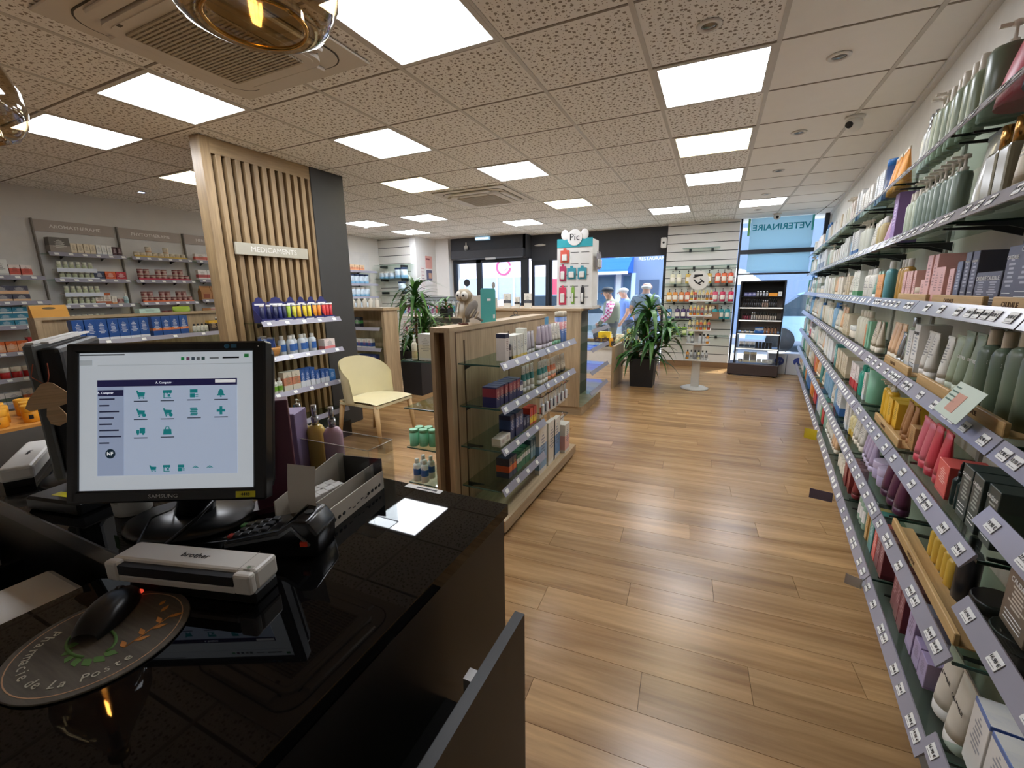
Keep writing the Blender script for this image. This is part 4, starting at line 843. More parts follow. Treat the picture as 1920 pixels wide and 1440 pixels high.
# hooks with hanging packs and tall leaning boxes in the far half
pk = tag(empty('peg_rack', (-1.31, 2.775, .1)), 'black wire peg rack in the far half of the gondola', 'rack')
for z in (.28, .44, .56): obj('wire_bar', MB().tube([(0, .02, z), (.24, .02, z)], .003, 6).tube([(0, .66, z), (.24, .66, z)], .003, 6).tube([(.24, .02, z), (.24, .66, z)], .003, 6), M_BRACK, pk)
for q in range(7):
    for zz, sh in ((.66, 0), (.38, 1)):
        y = 2.82+q*.09
        product('card', .07, .03, .15 if sh == 0 else .2, P('#d9d9d4', '#37456e' if q % 2 else '#c9564a', '#40507a', .2, .55), pm('#cfd3d6', .3), 'hanging pack with printed card', (-1.08-.02*sh, y, zz-.155-.05*sh), math.radians(90), '%s peg row of the middle gondola' % ('upper' if sh == 0 else 'lower'), y, 'hanging packs on gondola pegs')
for q, (y, h, c) in enumerate(((2.74, .36, '#7fa3c4'), (2.93, .34, '#cfc9ba'), (3.05, .33, '#5a86b4'), (3.22, .24, '#d8a8a0'))):
    product('carton', .15 if q < 3 else .12, .035 if q < 3 else .1, h, P('#d6d2c8', c, '#4a5a7a', .1, .6), None, ['flat orthopaedic box with blue picture', 'flat cream orthopaedic box', 'flat box with bright blue print', 'square white and pink box'][q], (-1.07, y+.04, .1), math.radians(90), 'the gondola base', y, 'boxes on the gondola base', tilt=0.)
# products on the hidden side that show past the end
for q in range(5):
    product('can', .055, .055, .11, pm('#7fc09a', .4), pm('#8fcaa6', .4), 'mint green tin', (-1.69+.06*(q % 3), 2.12+.06*(q//3)+.02*(q % 3), .44), 0, 'the back shelf near the counter', q, 'green tins at the gondola back')
for q in range(4):
    product('bottle', .05, .05, .15, P('#dfe0dc', '#2f62a8', '#3a5a9a', .35, .7), M_CAPW, 'white bottle with blue label', (-1.68+.06*(q % 2), 2.12+.07*(q//2), .20), 0, 'lowest back shelf of the gondola', q, 'lotion bottles at the gondola back')
product('carton', .11, .08, .16, P('#d9d8cc', '#dcd6b8', '#8a8a80', .1, .6), None, 'large pale care set carton', (-1.56, 2.16, 1.0), 0, 'the top back shelf of the gondola', 0, 'care products at gondola back'); product('spray', .035, .035, .15, P('#d9d2b8', '#c9b888', '#8a8060', .1, .5), M_CAPW, 'slim pale spray bottle', (-1.66, 2.14, 1.0), 0, 'the top back shelf of the gondola', 1, 'care products at gondola back')

# owl figure and teal cardboard house on the gondola
ow = tag(empty('owl_figure', (-1.37, 2.27, 1.212), math.radians(-40)), 'feathered barn owl figure standing on the gondola', 'figurine')
M_FEA = pm('#b5a78f', .9, var=.3); M_FEAW = pm('#ded8cc', .9, var=.1); M_FEAD = pm('#857d74', .9, var=.3)
obj('body', MB().ell((0, .015, .098), (.044, .046, .068), 18, 12, Matrix.Rotation(-.3, 4, 'X')), M_FEA, ow); obj('breast', MB().ell((0, -.016, .095), (.036, .03, .058), 14, 8, Matrix.Rotation(-.22, 4, 'X')), M_FEAW, ow)
hd = obj('head', MB().ell((0, 0, .172), (.05, .047, .042), 18, 12), M_FEA, ow, rot=(0, 0, .8))
for s in (-1, 1):
    obj('face_disc', MB().ell((s*.018, -.034, .17), (.023, .016, .027), 14, 8, Matrix.Rotation(s*.25, 4, 'Z')), M_FEAW, hd); obj('eye', MB().ell((s*.018, -.049, .173), (.0065, .004, .0075), 8, 6), M_PUMPB, hd)
    obj('wing', MB().ell((s*.04, .03, .088), (.012, .034, .062), 12, 8, Matrix.Rotation(-.55, 4, 'X')), M_FEAD, ow)
    for q in range(4): obj('wing_feather', MB().ell((0, 0, 0), (.003, .008, .03), 8, 5), M_FEA if q % 2 else M_FEAD, ow, loc=(s*.05, .018+.014*q, .075-.006*q), rot=(-.6, 0, 0))
    obj('leg', MB().tube([(s*.016, .0, .05), (s*.018, -.006, .008)], [.007, .005], 8), M_FEAW, ow)
    obj('foot', MB().bx(s*.02-.012, s*.02+.012, -.032, .012, 0, .008), pm('#5a2f22', .6), ow)
obj('beak', MB().tube([(0, -.046, .166), (0, -.05, .152)], [.005, .0015], 6), pm('#8a6a50', .5), hd); obj('tail', MB().prism([(-.024, 0), (.024, 0), (.012, .085), (-.012, .085)], -.005, .005, Matrix.Translation((0, .04, .058)) @ Matrix.Rotation(-.5, 4, 'X')), M_FEAD, ow)
for q in range(12): obj('feather', MB().ell((0, 0, 0), (.008, .003, .015), 8, 5), [M_FEAD, M_FEAW, M_FEA][q % 3], ow, loc=((q % 3-1)*.019, -.049+.003*(q//3), .06+.02*(q//3)), rot=(-.2, 0, 0))
th = tag(empty('teal_display_box', (-1.37, 2.51, 1.212), math.radians(90)), 'teal cardboard display box beside the owl', 'display box')
obj('box_body', MB().bx(-.1, .1, -.035, .05, 0, .17), pm('#c9bfb0', .6), th); obj('front_panel', MB().prism([(-.1, 0), (.1, 0), (.1, .2), (.085, .215), (-.085, .215), (-.1, .2)], .0355, .0385, Matrix.Rotation(PI/2, 4, 'X')), pm('#3f9f97', .5), th)
obj('handle_ear', MB().lathe([(.02, 0), (.02, .006)], 14, M=Matrix.Translation((.085, -.03, .235)) @ Matrix.Rotation(PI/2, 4, 'X')), pm('#a9a49c', .6), th); obj('logo_print', MB().bx(-.02, .03, -.0395, -.0386, .135, .15), M_WINK, th); obj('barcode', MB().bx(.06, .085, -.0395, -.0386, .02, .045), M_WINK, th)

# ------------------------------------------------------------------ wooden island behind the gondola with a card tower
isl = tag(empty('wooden_island', (-1.95, 5.1, 0)), 'oak display island behind the gondola carrying a card tower', 'display island')
obj('body', box(-.72, .46, -.47, .45, .1, 1.19), M_OAKX, isl); obj('top_board', box(-.74, .635, -.49, .47, 1.19, 1.215), M_OAKX, isl); obj('base', box(-.72, .66, -.45, .45, 0, .1), M_OAKX, isl)
obj('end_board', box(.46, .63, -.47, -.44, .1, 1.19), M_OAK, isl); obj('side_recess', box(.461, .47, -.44, .45, .1, 1.19), pm('#6a675f', .6), isl)
for z in (.97, .76, .5, .26):
    obj('glass_shelf', box(.47, .74, -.42, .44, z-.008, z), M_GLASS, isl); rail(isl, (.74, -.42), (.74, .44), z, (1, 0))
tw = tag(empty('card_tower', (-1.43, 4.86, 1.215)), 'tall white cardboard tower with hanging care tools', 'display tower')
obj('column', MB().bx(-.2, .2, -.13, .13, 0, .74), pm('#d6d4d0', .6), tw); obj('foot', MB().bx(-.22, .22, -.15, .15, 0, .03), pm('#cfcdc9', .6), tw)
hdr = obj('header', MB().prism([(-.2, .66), (.2, .66), (.2, .75), (-.2, .75)], .131, .135, Matrix.Rotation(PI/2, 4, 'X')), pm('#2a9aa6', .5), tw)
obj('header_disc', MB().lathe([(.085, 0), (.085, .006)], 24, M=Matrix.Translation((0, -.136, .76)) @ Matrix.Rotation(PI/2, 4, 'X')), pm('#d9d7d4', .5), hdr)
lettering('header_lettering', 'Pic', .1, M_INK, hdr, (0, -.1435, .76), (1, 0, 0), (0, -1, 0))
for s in (-1, 1): obj('header_drop', MB().ell((s*.11, -.134, .79), (.045, .004, .055), 12, 8), pm('#dcdad7', .5), hdr)
for r_ in range(5):
    for c_ in range(3): obj('peg_slot', MB().bx(-.045, .045, -.1315, -.1302, 0, .006), M_INK, tw, loc=(-.12+.12*c_, 0, .12+.12*r_))
for (x, z, w, h, c, nm) in ((-.11, .5, .1, .13, '#cc5a48', 'orange-red sponge pouch'), (-.13, .3, .075, .16, '#b03a60', 'purple-red scissors card'), (-.03, .32, .1, .12, '#3a8fa0', 'teal dial card'), (.09, .32, .1, .12, '#3a8fa0', 'teal dial card'), (-.13, .04, .085, .19, '#d0405e', 'red nail tool card'), (-.01, .05, .035, .18, '#84b04a', 'green file'), (.1, .05, .04, .18, '#2b2b2e', 'black tweezers')):
    product('card', w, .03, h, pm(c, .5), pm('#dcdcd8', .4), nm, (-1.43+x, 4.86-.137, 1.215+z), 0, 'the front of the card tower', x, 'care tools on the card tower', end='left')
for q in range(3): product('card', .06, .03, .17, pm('#8f8a90', .4), pm('#cfcfcf', .3), 'grey brush pack', (-1.43+.235, 4.80+.07*q, 1.215+.42), math.radians(90), 'the right side of the card tower', q, 'care tools on the card tower')
for q, (x, c, h, w, lk) in enumerate(((-2.25, '#dcd8cc', .17, .09, 'white counter card with dark band'), (-1.98, '#dcd8cc', .17, .09, 'white counter card with dark band'), (-2.12, '#2a2a2c', .13, .06, 'zebra-striped card'), (-2.6, '#d88a3a', .07, .14, 'orange flat box'), (-2.45, '#cfc6b8', .12, .1, 'grey-beige box'))):
    product('carton', w, .03 if q < 3 else .08, h, P('#dcd9d0', c if c != '#dcd8cc' else '#4a4e58', '#6a6a6a', .35 if q < 3 else 0, .55 if q < 3 else 1.), None, lk, (x, 4.72, 1.215), 0, 'the island beside the card tower', x, 'small displays on the island', end='left')
ck = tag(empty('wire_basket', (-1.77, 3.9, .985)), 'black wire dome basket behind the gondola', 'basket')
for q in range(8): a = PI*q/8; obj('wire', MB().tube([(.13*math.cos(a)*math.cos(t), .13*math.sin(a)*math.cos(t), .2*math.sin(t)) for t in [PI*i/10 for i in range(11)]], .003, 5), M_PUMPB, ck)
obj('ring_handle', MB().tube([(.02*math.cos(t), 0, .215+.02*math.sin(t)) for t in [2*PI*i/10 for i in range(11)]], .003, 5), M_PUMPB, ck)
tb = tag(empty('low_wooden_table', (-1.95, 4.05, 0)), 'low oak table between gondola and island', 'table')
obj('top', box(-.45, .42, -.25, .25, .955, .985), M_OAKX, tb)
for sx_ in (-.42, .38):
    for sy_ in (-.22, .2): obj('leg', box(sx_, sx_+.03, sy_, sy_+.03, 0, .955), M_OAK, tb)
product('carton', .2, .12, .17, P('#5aa0d0', '#3a80b8', '#e6eef4', 0, .4), None, 'sky blue box', (-1.62, 4.1, .985), 0, 'the low table behind the gondola', 0, 'items on the low table')
product('carton', .1, .08, .09, WBX, None, 'small white box', (-2.15, 4.0, .985), 0, 'the low table behind the gondola', 1, 'items on the low table')
# ------------------------------------------------------------------ slatted pillar with glass shelves
pil = tag(empty('slatted_pillar', (-3.6, 2.7, 0)), 'tall oak-slatted pillar panel with dark grey side', 'pillar')
def LP(x0, x1, y0, y1, z0, z1): return box(x0+3.6, x1+3.6, y0-2.7, y1-2.7, z0, z1)
obj('backing', LP(-3.66, -3.6, 2.2, 3.16, 0, CEIL-.004), pm('#4a3826', .7), pil)
obj('frame_board', LP(-3.665, -3.55, 2.19, 2.262, 0, CEIL-.003), wood('#8d7454', '#b0956c', 'z', .8), pil)
obj('frame_board', LP(-3.6, -3.55, 2.262, 3.16, 2.46, CEIL-.003), wood('#8d7454', '#b0956c', 'y', .8), pil)
sl_me = MB().rbox(-.0, .05, -.0205, .0205, 0, 2.46, .002, 1).mesh('slat')
for q in range(12): obj('slat', sl_me, wood('#8d7454', '#b0956c', 'z', .8, .5, True, '#7a5a3a'), pil, loc=(0, 2.262+.055+q*.076-2.7, 0))
obj('dark_column', MB().rbox(-.32, .062, .46, .86, 0, CEIL-.003, .003, 1), pm('#3d3d3c', .6), pil)
obj('dark_base', LP(-3.6, -3.25, 2.3, 3.1, 0, .16), pm('#2a2a28', .6), pil)
sg = tag(obj('medicaments_sign', MB().rbox(-.02, 0, -.345, .345, -.048, .048, .002, 1), pm('#b9b4a2', .5), None, loc=(-3.52, 2.68, 1.775)), 'pale sign reading MEDICAMENTS on the slatted pillar', 'sign')
lettering('sign_lettering', 'MEDICAMENTS', .062, pm('#eceae4', .5, var=0), sg, (.0012, 0, 0), (0, 1, 0), (1, 0, 0), 1.05)
PZ = [1.175, .88, .565, .27]
ps = tag(empty('pillar_shelves', (-3.45, 2.75, 0)), 'four glass shelves fixed to the slatted pillar', 'shelving')
for z in PZ:
    obj('glass_shelf', box(-.1, .12, -.42, .4, z-.008, z), M_GLASS, ps); rail(ps, (.12, -.42), (.12, .4), z, (1, 0), [(.06+.17*q, None) for q in range(5)])
    for t in (-.3, .3): bracket(ps, (-.1, t), (1, 0), .2, z-.008)
PN = ['top', 'second', 'third', 'lowest']
def PF(row, items, **k): fill((-3.33, 2.33, 0), (0, 1), (1, 0), items, 'the %s pillar shelf' % PN[row], 'products on the pillar shelves', .82, z=PZ[row], **k)
PUR = pm('#34366e', .5)
for q, (y, w, n, cols, lk) in enumerate(((2.36, .12, 2, ('#22264a', '#22264a'), 'navy'), (2.49, .17, 4, ('#22264a', '#2c3470', '#22264a', '#9ab83a'), 'navy and green'), (2.67, .10, 2, ('#c9c23a', '#e0b83a'), 'green and amber'), (2.78, .10, 2, ('#e6c82e', '#e8cf3a'), 'yellow'), (2.89, .10, 2, ('#e89a2e', '#e08a2a'), 'orange'), (3.0, .12, 3, ('#d8423a', '#d04040', '#c83a40'), 'red'))):
    t = tag(empty('display_tray', (-3.40, y+w/2, 1.175), math.radians(90)), 'navy counter display holding %s tubes on pillar shelf' % lk, 'display tray', 'navy counter displays')
    obj('tray_box', MB().bx(-w/2, w/2, -.05, .05, 0, .03).bx(-w/2, w/2, .046, .05, .03, .12), PUR, t); obj('side_panel', MB().prism([(-.05, 0), (.05, 0), (.05, .12), (-.05, .03)], -w/2-.002, -w/2, Matrix(((0, 0, 1, 0), (1, 0, 0, 0), (0, 1, 0, 0), (0, 0, 0, 1)))), PUR, t)
    hb = obj('header_board', MB().prism([(-w/2, .1), (w/2, .1), (w/2, .165), (w*.3, .175), (w*.22, .2), (0, .21), (-w*.22, .2), (-w*.3, .175), (-w/2, .165)], -.054, -.05, Matrix.Rotation(PI/2, 4, 'X')), PUR, t)
    obj('header_print', MB().bx(-w*.36, w*.36, .0485, .0495, .142, .156), M_WINK, hb); obj('front_print', MB().bx(-w*.4, w*.4, -.0512, -.0502, .008, .018), M_WINK, t)
    for j in range(n):
        c = cols[j]; product('phial', .034, .034, .115, pm(c, .35), M_WINK, '%s effervescent tablet tube' % {'#22264a': 'navy', '#2c3470': 'blue', '#9ab83a': 'green', '#c9c23a': 'lime', '#e0b83a': 'amber', '#e6c82e': 'yellow', '#e8cf3a': 'yellow', '#e89a2e': 'orange', '#e08a2a': 'orange', '#d8423a': 'red', '#d04040': 'red', '#c83a40': 'red'}[c], (-3.385, y+w*(j+.5)/n, 1.206), math.radians(90), 'the top pillar shelf', y+j*.01, 'effervescent tubes on the pillar', 'left')
# second shelf: basket, alcohol bottles, pink box
bk = tag(empty('wicker_basket', (-3.40, 2.42, .88)), 'small round wicker basket full of blue sachets', 'basket')
obj('weave', MB().lathe([(.055, 0), (.075, .03), (.088, .07), (.092, .09), (.084, .09), (.07, .03), (.05, .008)], 20), wood('#a8743a', '#cf9a58', 'x', 3., .7), bk)
for q in range(5): obj('rim_band', MB().tube([(.055*(1+.13*q)*math.cos(a), .055*(1+.13*q)*math.sin(a), .012+.018*q) for a in [2*PI*i/20 for i in range(21)]], .004, 5), wood('#94622c', '#bd8848', 'x', 3., .7), bk)
rr2 = random.Random(3)
for q in range(9):
    product('pouch', .06, .018, .1, pm(['#3d5490', '#5a6fae', '#8fa0c8'][q % 3], .3), M_SILV, ['dark blue sachet', 'blue sachet', 'pale blue sachet'][q % 3], (-3.40+rr2.uniform(-.04, .04), 2.42+rr2.uniform(-.05, .05), .93+rr2.uniform(0, .03)), rr2.uniform(0, 3), 'the wicker basket', q, 'sachets in the wicker basket', 'left')
for q in range(6): product('bottle', .068, .068, .17, pm('#cfd6da', .12, 0, .6), M_CAPW, 'clear alcohol bottle with blue label', (-3.42+(q % 2)*.035, 2.56+q*.058, .88), math.radians(90), 'the second pillar shelf', q, 'clear bottles on the pillar', 'left', C=pm('#3a6ab0', .5))
product('carton', .13, .08, .1, P('#e6d9d6', '#e88a8a', '#5a5a6a', .0, .35), None, 'white and pink carton', (-3.39, 3.02, .88), math.radians(92), 'the second pillar shelf', 9, 'boxes on the pillar shelf', 'left')
PF(2, [(3, 'bottle', .045, .045, .13, P('#dfe2d6', '#7ab03a', '#4a6a2a', .2, .6), M_CAPW, 'white and green bottle'), (2, 'carton', .08, .07, .17, P('#d9d4c2', '#c9866a', '#6a7a5a', .3, .7), None, 'white and red herbal carton'), (3, 'carton', .05, .07, .17, P('#2f5aa0', '#dfe4ea', '#dfe8f4', .0, .35), None, 'tall blue and white carton'), (3, 'carton', .05, .07, .13, P('#2f5aa0', '#dfe4ea', '#dfe8f4', .0, .4), None, 'short blue and white carton'), (1, 'carton', .07, .08, .11, BLUEC, None, 'royal blue carton')], gap=.005, end='left', setback=.035)
product('pump', .075, .055, .2, pm('#4a6a86', .15), M_CAPW, 'large blue gel pump bottle', (-3.40, 2.62, .27), math.radians(90), 'the lowest pillar shelf', 0, 'pump bottle on the pillar', C=M_TAG)

# ------------------------------------------------------------------ left wall: signed bays
def wallbay(y0, y1, title, zs, label, sz=.052, x=-6.80, sign=True, d=.2):
    e = tag(empty('signed_shelf_bay', (x, (y0+y1)/2, 0)), label, 'shelving', 'left wall shelf bays')
    L = (y1-y0)/2
    obj('back_panel', box(-.015, .0, -L+.01, L-.01, .1, 2.25), pm('#d4d1cc', .7), e)
    if sign:
        s = obj('sign_band', box(.0, .012, -L+.012, L-.012, 2.12, 2.245), pm('#b0a499', .6), e); lettering('sign_lettering', title, sz, pm('#efece6', .5, var=0), s, (.0132, 0, 2.18), (0, 1, 0), (1, 0, 0), 1.1, bold=.01)
    obj('upright', box(-.015, .03, -L, -L+.012, .1, 2.25), pm('#8b867e', .6), e)
    for z in zs:
        obj('glass_shelf', box(.0, d, -L+.02, L-.02, z-.008, z), M_GLASS, e); rail(e, (d, -L+.02), (d, L-.02), z, (1, 0), [(.06+.12*q, None) for q in range(6)], big=1.1)
        bracket(e, (0, -L*.5), (1, 0), d, z-.008); bracket(e, (0, L*.5), (1, 0), d, z-.008)
    return e
def WF(y0, L, z, items, where, x=-6.60, **k): fill((x, y0, 0), (0, 1), (1, 0), items, where, 'products on the left wall', L, z=z, end='left', setback=.02, **k)
wallbay(2.27, 3.0, 'AROMATHERAPIE', (1.88, 1.6, 1.31, 1.05), 'left wall bay under the aromatherapy sign')
wallbay(3.02, 3.745, 'PHYTOTHERAPIE', (1.88, 1.6, 1.32, 1.07), 'left wall bay under the phytotherapy sign')
wallbay(3.765, 4.5, 'HERBORISTERIE', (1.88, 1.62, 1.34, 1.07), 'left wall bay under the herbalist sign')
wallbay(1.45, 2.24, '', (1.62, 1.36, 1.11, .84, .57, .30), 'left wall bay with red and orange boxes', sign=False)
GRJ = P('#c2c8a8', '#8fa07a', '#5a6a4a', 0, .2); TINW = P('#d8cbb4', '#c9a27a', '#7a5a3a', 0, .25); TINR = P('#b8a79a', '#8a4a4a', '#e0d0c4', .3, .8)
WF(2.27, .73, 1.88, [(1, 'carton', .17, .1, .17, P('#5a5450', '#8a8078', '#d9d4cc', .1, .5), None, 'large dark diffuser carton'), (4, 'carton', .05, .06, .12, BEIGE, None, 'cream oil carton'), (3, 'carton', .045, .05, .12, WBX, None, 'white oil carton'), (2, 'carton', .04, .05, .11, P('#4a2a30', '#3a2026', '#d8c8c8', 0, .2), None, 'dark red oil carton')], 'top aromatherapy shelf', lead=.05)
def riser(y0, z, n, where, lab):
    t = tag(empty('oil_riser', (-6.66, y0+n*.027, z)), lab, 'display step', 'white oil display steps')
    obj('step_board', MB().bx(-.06, .06, -n*.027-.01, n*.027+.01, 0, .012), M_WHITE, t); obj('step_front', MB().bx(.056, .066, -n*.027-.01, n*.027+.01, -.02, .025), pm('#cfd6e2', .3), t)
    for q in range(n): product('stick', .042, .042, .085, GRJ, pm('#d6d6c2', .5), 'pale green oil bottle', (-6.65, y0+.03+q*.054, z+.012), math.radians(90), where, q, 'essential oil bottles', 'left')
riser(2.34, 1.70, 6, 'the highest oil step', 'white oil step just under the top aromatherapy shelf'); riser(2.35, 1.60, 6, 'the second oil step', 'white oil step on the second aromatherapy shelf'); riser(2.36, 1.43, 6, 'the third oil step', 'white oil step between aromatherapy shelves'); riser(2.36, 1.31, 6, 'the fourth oil step', 'white oil step on the third aromatherapy shelf'); riser(2.36, 1.11, 6, 'the lowest oil step', 'lowest white oil step above the gondola')
WF(2.27, .73, 1.6, [(1, 'gap', .36, 0, 0, None, None, ''), (1, 'carton', .1, .08, .1, P('#2c3a5c', '#222c48', '#d9d9e0', .3, .7), None, 'navy gift set'), (1, 'carton', .1, .08, .1, P('#d8602e', '#c24e22', '#f0d8c8', .3, .7), None, 'orange gift set'), (1, 'carton', .1, .08, .1, P('#b82a36', '#9a2028', '#f0d0d0', .3, .7), None, 'red gift set')], 'second aromatherapy shelf')
WF(2.27, .73, 1.31, [(1, 'gap', .33, 0, 0, None, None, ''), (2, 'carton', .07, .07, .14, P('#b05a2e', '#d8d0c4', '#6a3a20', .3, .8), None, 'rust and white carton'), (1, 'carton', .05, .07, .1, WORG, None, 'small orange carton'), (1, 'carton', .06, .07, .08, TINR, None, 'small red carton'), (2, 'spray', .05, .05, .14, P('#b8cfd0', '#8ab0b4', '#4a6a70', .2, .5), M_CAPW, 'pale teal spray bottle')], 'third aromatherapy shelf')
for (y0, z, w_, n2) in ((3.04, 1.88, 'top', '#c9a84a'), (3.04, 1.6, 'second', '#b02a44'), (3.04, 1.32, 'third', '#d86a3a'), (3.04, 1.07, 'fourth', '#8a7a6a')):
    A = TINW if z > 1.8 else TINR
    t = tag(empty('tin_tray', (-6.64, 3.38, z)), 'coloured strip tray under tins on the %s phytotherapy shelf' % w_, 'tray', 'strip trays under the tins'); obj('strip', MB().bx(.03, .04, -.3, .3, 0, .03), pm(n2, .5), t); obj('floor_sheet', MB().bx(-.1, .03, -.3, .3, 0, .003), pm(n2, .5), t)
    q = 0
    for j in range(9):
        for lv in range(1 if (j*7+int(z*10)) % 3 == 0 else (2 if z < 1.8 or j in (2, 5, 6) else 1)):
            product('can', .062, .062, .07, A, M_CREAM if z > 1.8 else pm('#8a4a4a', .5), 'round herbal tin', (-6.645, 3.12+j*.066, z+.003+lv*.071), math.radians(90), 'the %s phytotherapy shelf' % w_, q, 'herbal tins', 'left'); q += 1
WF(3.78, .7, 1.88, [(3, 'carton', .14, .06, .1, P('#e2ddd6', '#d86a5a', '#8a5a4a', .2, .6), None, 'white tea carton with red print')], 'top herbalist shelf')
WF(3.78, .7, 1.62, [(4, 'carton', .12, .06, .14, P('#e4dfda', '#b84a4a', '#6a5a4a', .25, .55), None, 'white and red herbal carton')], 'second herbalist shelf')
WF(3.78, .7, 1.34, [(4, 'bag', .14, .08, .2, KRAFTM, None, 'kraft tea bag', pm('#8a4a2e', .6))], 'third herbalist shelf')
WF(3.78, .7, 1.07, [(5, 'bag', .11, .07, .16, KRAFTM, None, 'kraft tea bag', pm('#6a4a3a', .6))], 'fourth herbalist shelf')
for y0, nm in ((1.45, 'leftmost'),):
    wn = lambda s: '%s shelf, %s wall bay' % (s, nm)
    WF(y0, .79, 1.62, [(2, 'carton', .07, .07, .12, WGRN, None, 'white and green carton'), (1, 'carton', .12, .08, .16, P('#3a8a55', '#2a7545', '#d8ead8', .2, .6), None, 'green carton'), (1, 'carton', .12, .08, .17, P('#dcdcd6', '#c9c9c4', '#3a3a3a', 0, .2), None, 'white rounded carton'), (2, 'carton', .08, .07, .12, P('#e2d4cc', '#c9584a', '#7a3a30', .2, .7), None, 'white and red carton')], wn('top'), lead=.12)
    for lv in range(2): WF(y0, .79, 1.36+lv*.085, [(2, 'carton', .13, .1, .083, P('#3a3f5c', '#d8c4aa', '#e6e2da', 0, .35), None, 'dark blue and sand carton'), (2, 'carton', .13, .1, .083, P('#4a4a5a', '#e0b890', '#e6e2da', 0, .4), None, 'dark and peach carton')], wn('second')+(' lower layer' if lv == 0 else ' upper layer'), lead=.1, gap=.003)
    for lv in range(3): WF(y0, .79, 1.11+lv*.068, [(5, 'carton', .11, .1, .066, P('#2f7f9a', '#cfd8d4', '#e8eef0', 0, .3), None, 'turquoise carton')], wn('third')+(' ' + ['bottom', 'middle', 'top'][lv] + ' layer'), gap=.003)
    WF(y0, .79, .84, [(6, 'carton', .08, .07, .12, P('#e0713a', '#e8b088', '#f4e0d0', .15, .7), None, 'orange carton'), (3, 'carton', .085, .08, .15, P('#c22f34', '#e8b4a4', '#f0dcd2', .25, .7), None, 'red carton')], wn('fourth'))
    WF(y0, .79, .57, [(6, 'jar', .08, .08, .12, pm('#b83030', .3), M_CREAM, 'red gummy jar with white lid'), (3, 'jar', .08, .08, .12, pm('#e0902e', .3), M_CREAM, 'amber gummy jar with white lid')], wn('fifth'))
    WF(y0, .79, .30, [(3, 'carton', .12, .08, .13, P('#dcdad4', '#5a6a5a', '#6a5a78', .3, .6), None, 'white and green carton'), (4, 'carton', .08, .06, .15, P('#e2dcd4', '#e07a4a', '#4a4a6a', .2, .6), None, 'white and orange carton')], wn('bottom'))
yd = tag(empty('yellow_duck', (-6.66, 2.10, 1.11), math.radians(60)), 'small yellow figure alone on a left wall shelf', 'figurine'); obj('body', MB().ell((0, 0, .03), (.03, .025, .03)), pm('#e0cc2e', .5), yd); obj('head', MB().ell((0, 0, .08), (.022, .02, .022)), pm('#e0cc2e', .5), yd); obj('beak', MB().tube([(0, -.018, .08), (0, -.032, .078)], [.007, .003], 6), ORA, yd)

# ------------------------------------------------------------------ gondola in front of the left wall
g3 = tag(empty('wooden_gondola', (-5.5, 2.75, 0)), 'oak gondola with dark blue cartons before the left wall', 'gondola')
obj('back_board', box(-.4, -.3, -.9, 1.1, .1, 1.19), M_OAK, g3); obj('top_board', box(-.42, -.27, -.95, 1.1, 1.19, 1.217), M_OAKY, g3); obj('end_board', box(-.42, -.27, -.95, -.9, .1, 1.19), M_OAK, g3); obj('base', box(-.75, .02, -.93, 1.1, 0, .1), M_OAKY, g3)
for z in (.97, .70, .42):
    obj('glass_shelf', box(-.3, .0, -.85, 1.05, z-.008, z), M_GLASS, g3); rail(g3, (0, -.85), (0, 1.05), z, (1, 0), [(.3+.3*q, None) for q in range(5)], big=1.1)
TENA = P('#2d5596', '#dfe4ea', '#dfe4ea', .0, .16)
def G3(items, z, where, lead): fill((-5.5, 1.9, 0), (0, 1), (1, 0), items, where, 'products on the left gondola', 1.9, z=z, end='left', lead=lead, gap=.004)
G3([(7, 'carton', .085, .1, .215, TENA, None, 'tall dark blue carton'), (1, 'gap', .03, 0, 0, None, None, ''), (4, 'carton', .085, .1, .215, P('#2d5596', '#e0824a', '#dfe4ea', .3, .42), None, 'tall blue carton with orange stripe'), (1, 'gap', .05, 0, 0, None, None, ''), (4, 'bottle', .04, .04, .11, P('#cfd0c4', '#9aa08a', '#5a5a4a', 0, .3), M_PUMPB, 'small bottle with black cap'), (1, 'carton', .1, .07, .14, P('#3a2f2a', '#e0b23a', '#e6c8a0', .75, 1.), None, 'dark carton with yellow top'), (1, 'pouch', .16, .1, .17, pm('#22283c', .4), M_CAPW, 'dark blue refill pouch'), (2, 'carton', .06, .07, .16, WGRN, None, 'white and green carton')], .97, 'top shelf of the left gondola', .07)
G3([(1, 'gap', .9, 0, 0, None, None, ''), (4, 'carton', .14, .12, .09, WBX, None, 'white flat carton'), (2, 'carton', .1, .1, .14, P('#9fc4d8', '#e2e8ea', '#4a6a80', 0, .4), None, 'pale blue carton')], .70, 'second shelf of the left gondola', .1)
pb = tag(empty('orange_carry_box', (-5.83, 1.93, 1.217), math.radians(90)), 'orange cardboard carrier with oval handle hole', 'box')
obj('carrier_body', MB().prism([(-.045, 0), (.045, 0), (.03, .07), (.003, .115), (-.003, .115), (-.03, .07)], -.13, .13, Matrix(((0, 0, 1, 0), (1, 0, 0, 0), (0, 1, 0, 0), (0, 0, 0, 1)))), pm('#d59a42', .6), pb); obj('handle_hole', MB().ell((0, -.02, .086), (.05, .002, .014), 14, 6, Matrix.Rotation(-.6, 4, 'X')), pm('#6a5a40', .8), pb)
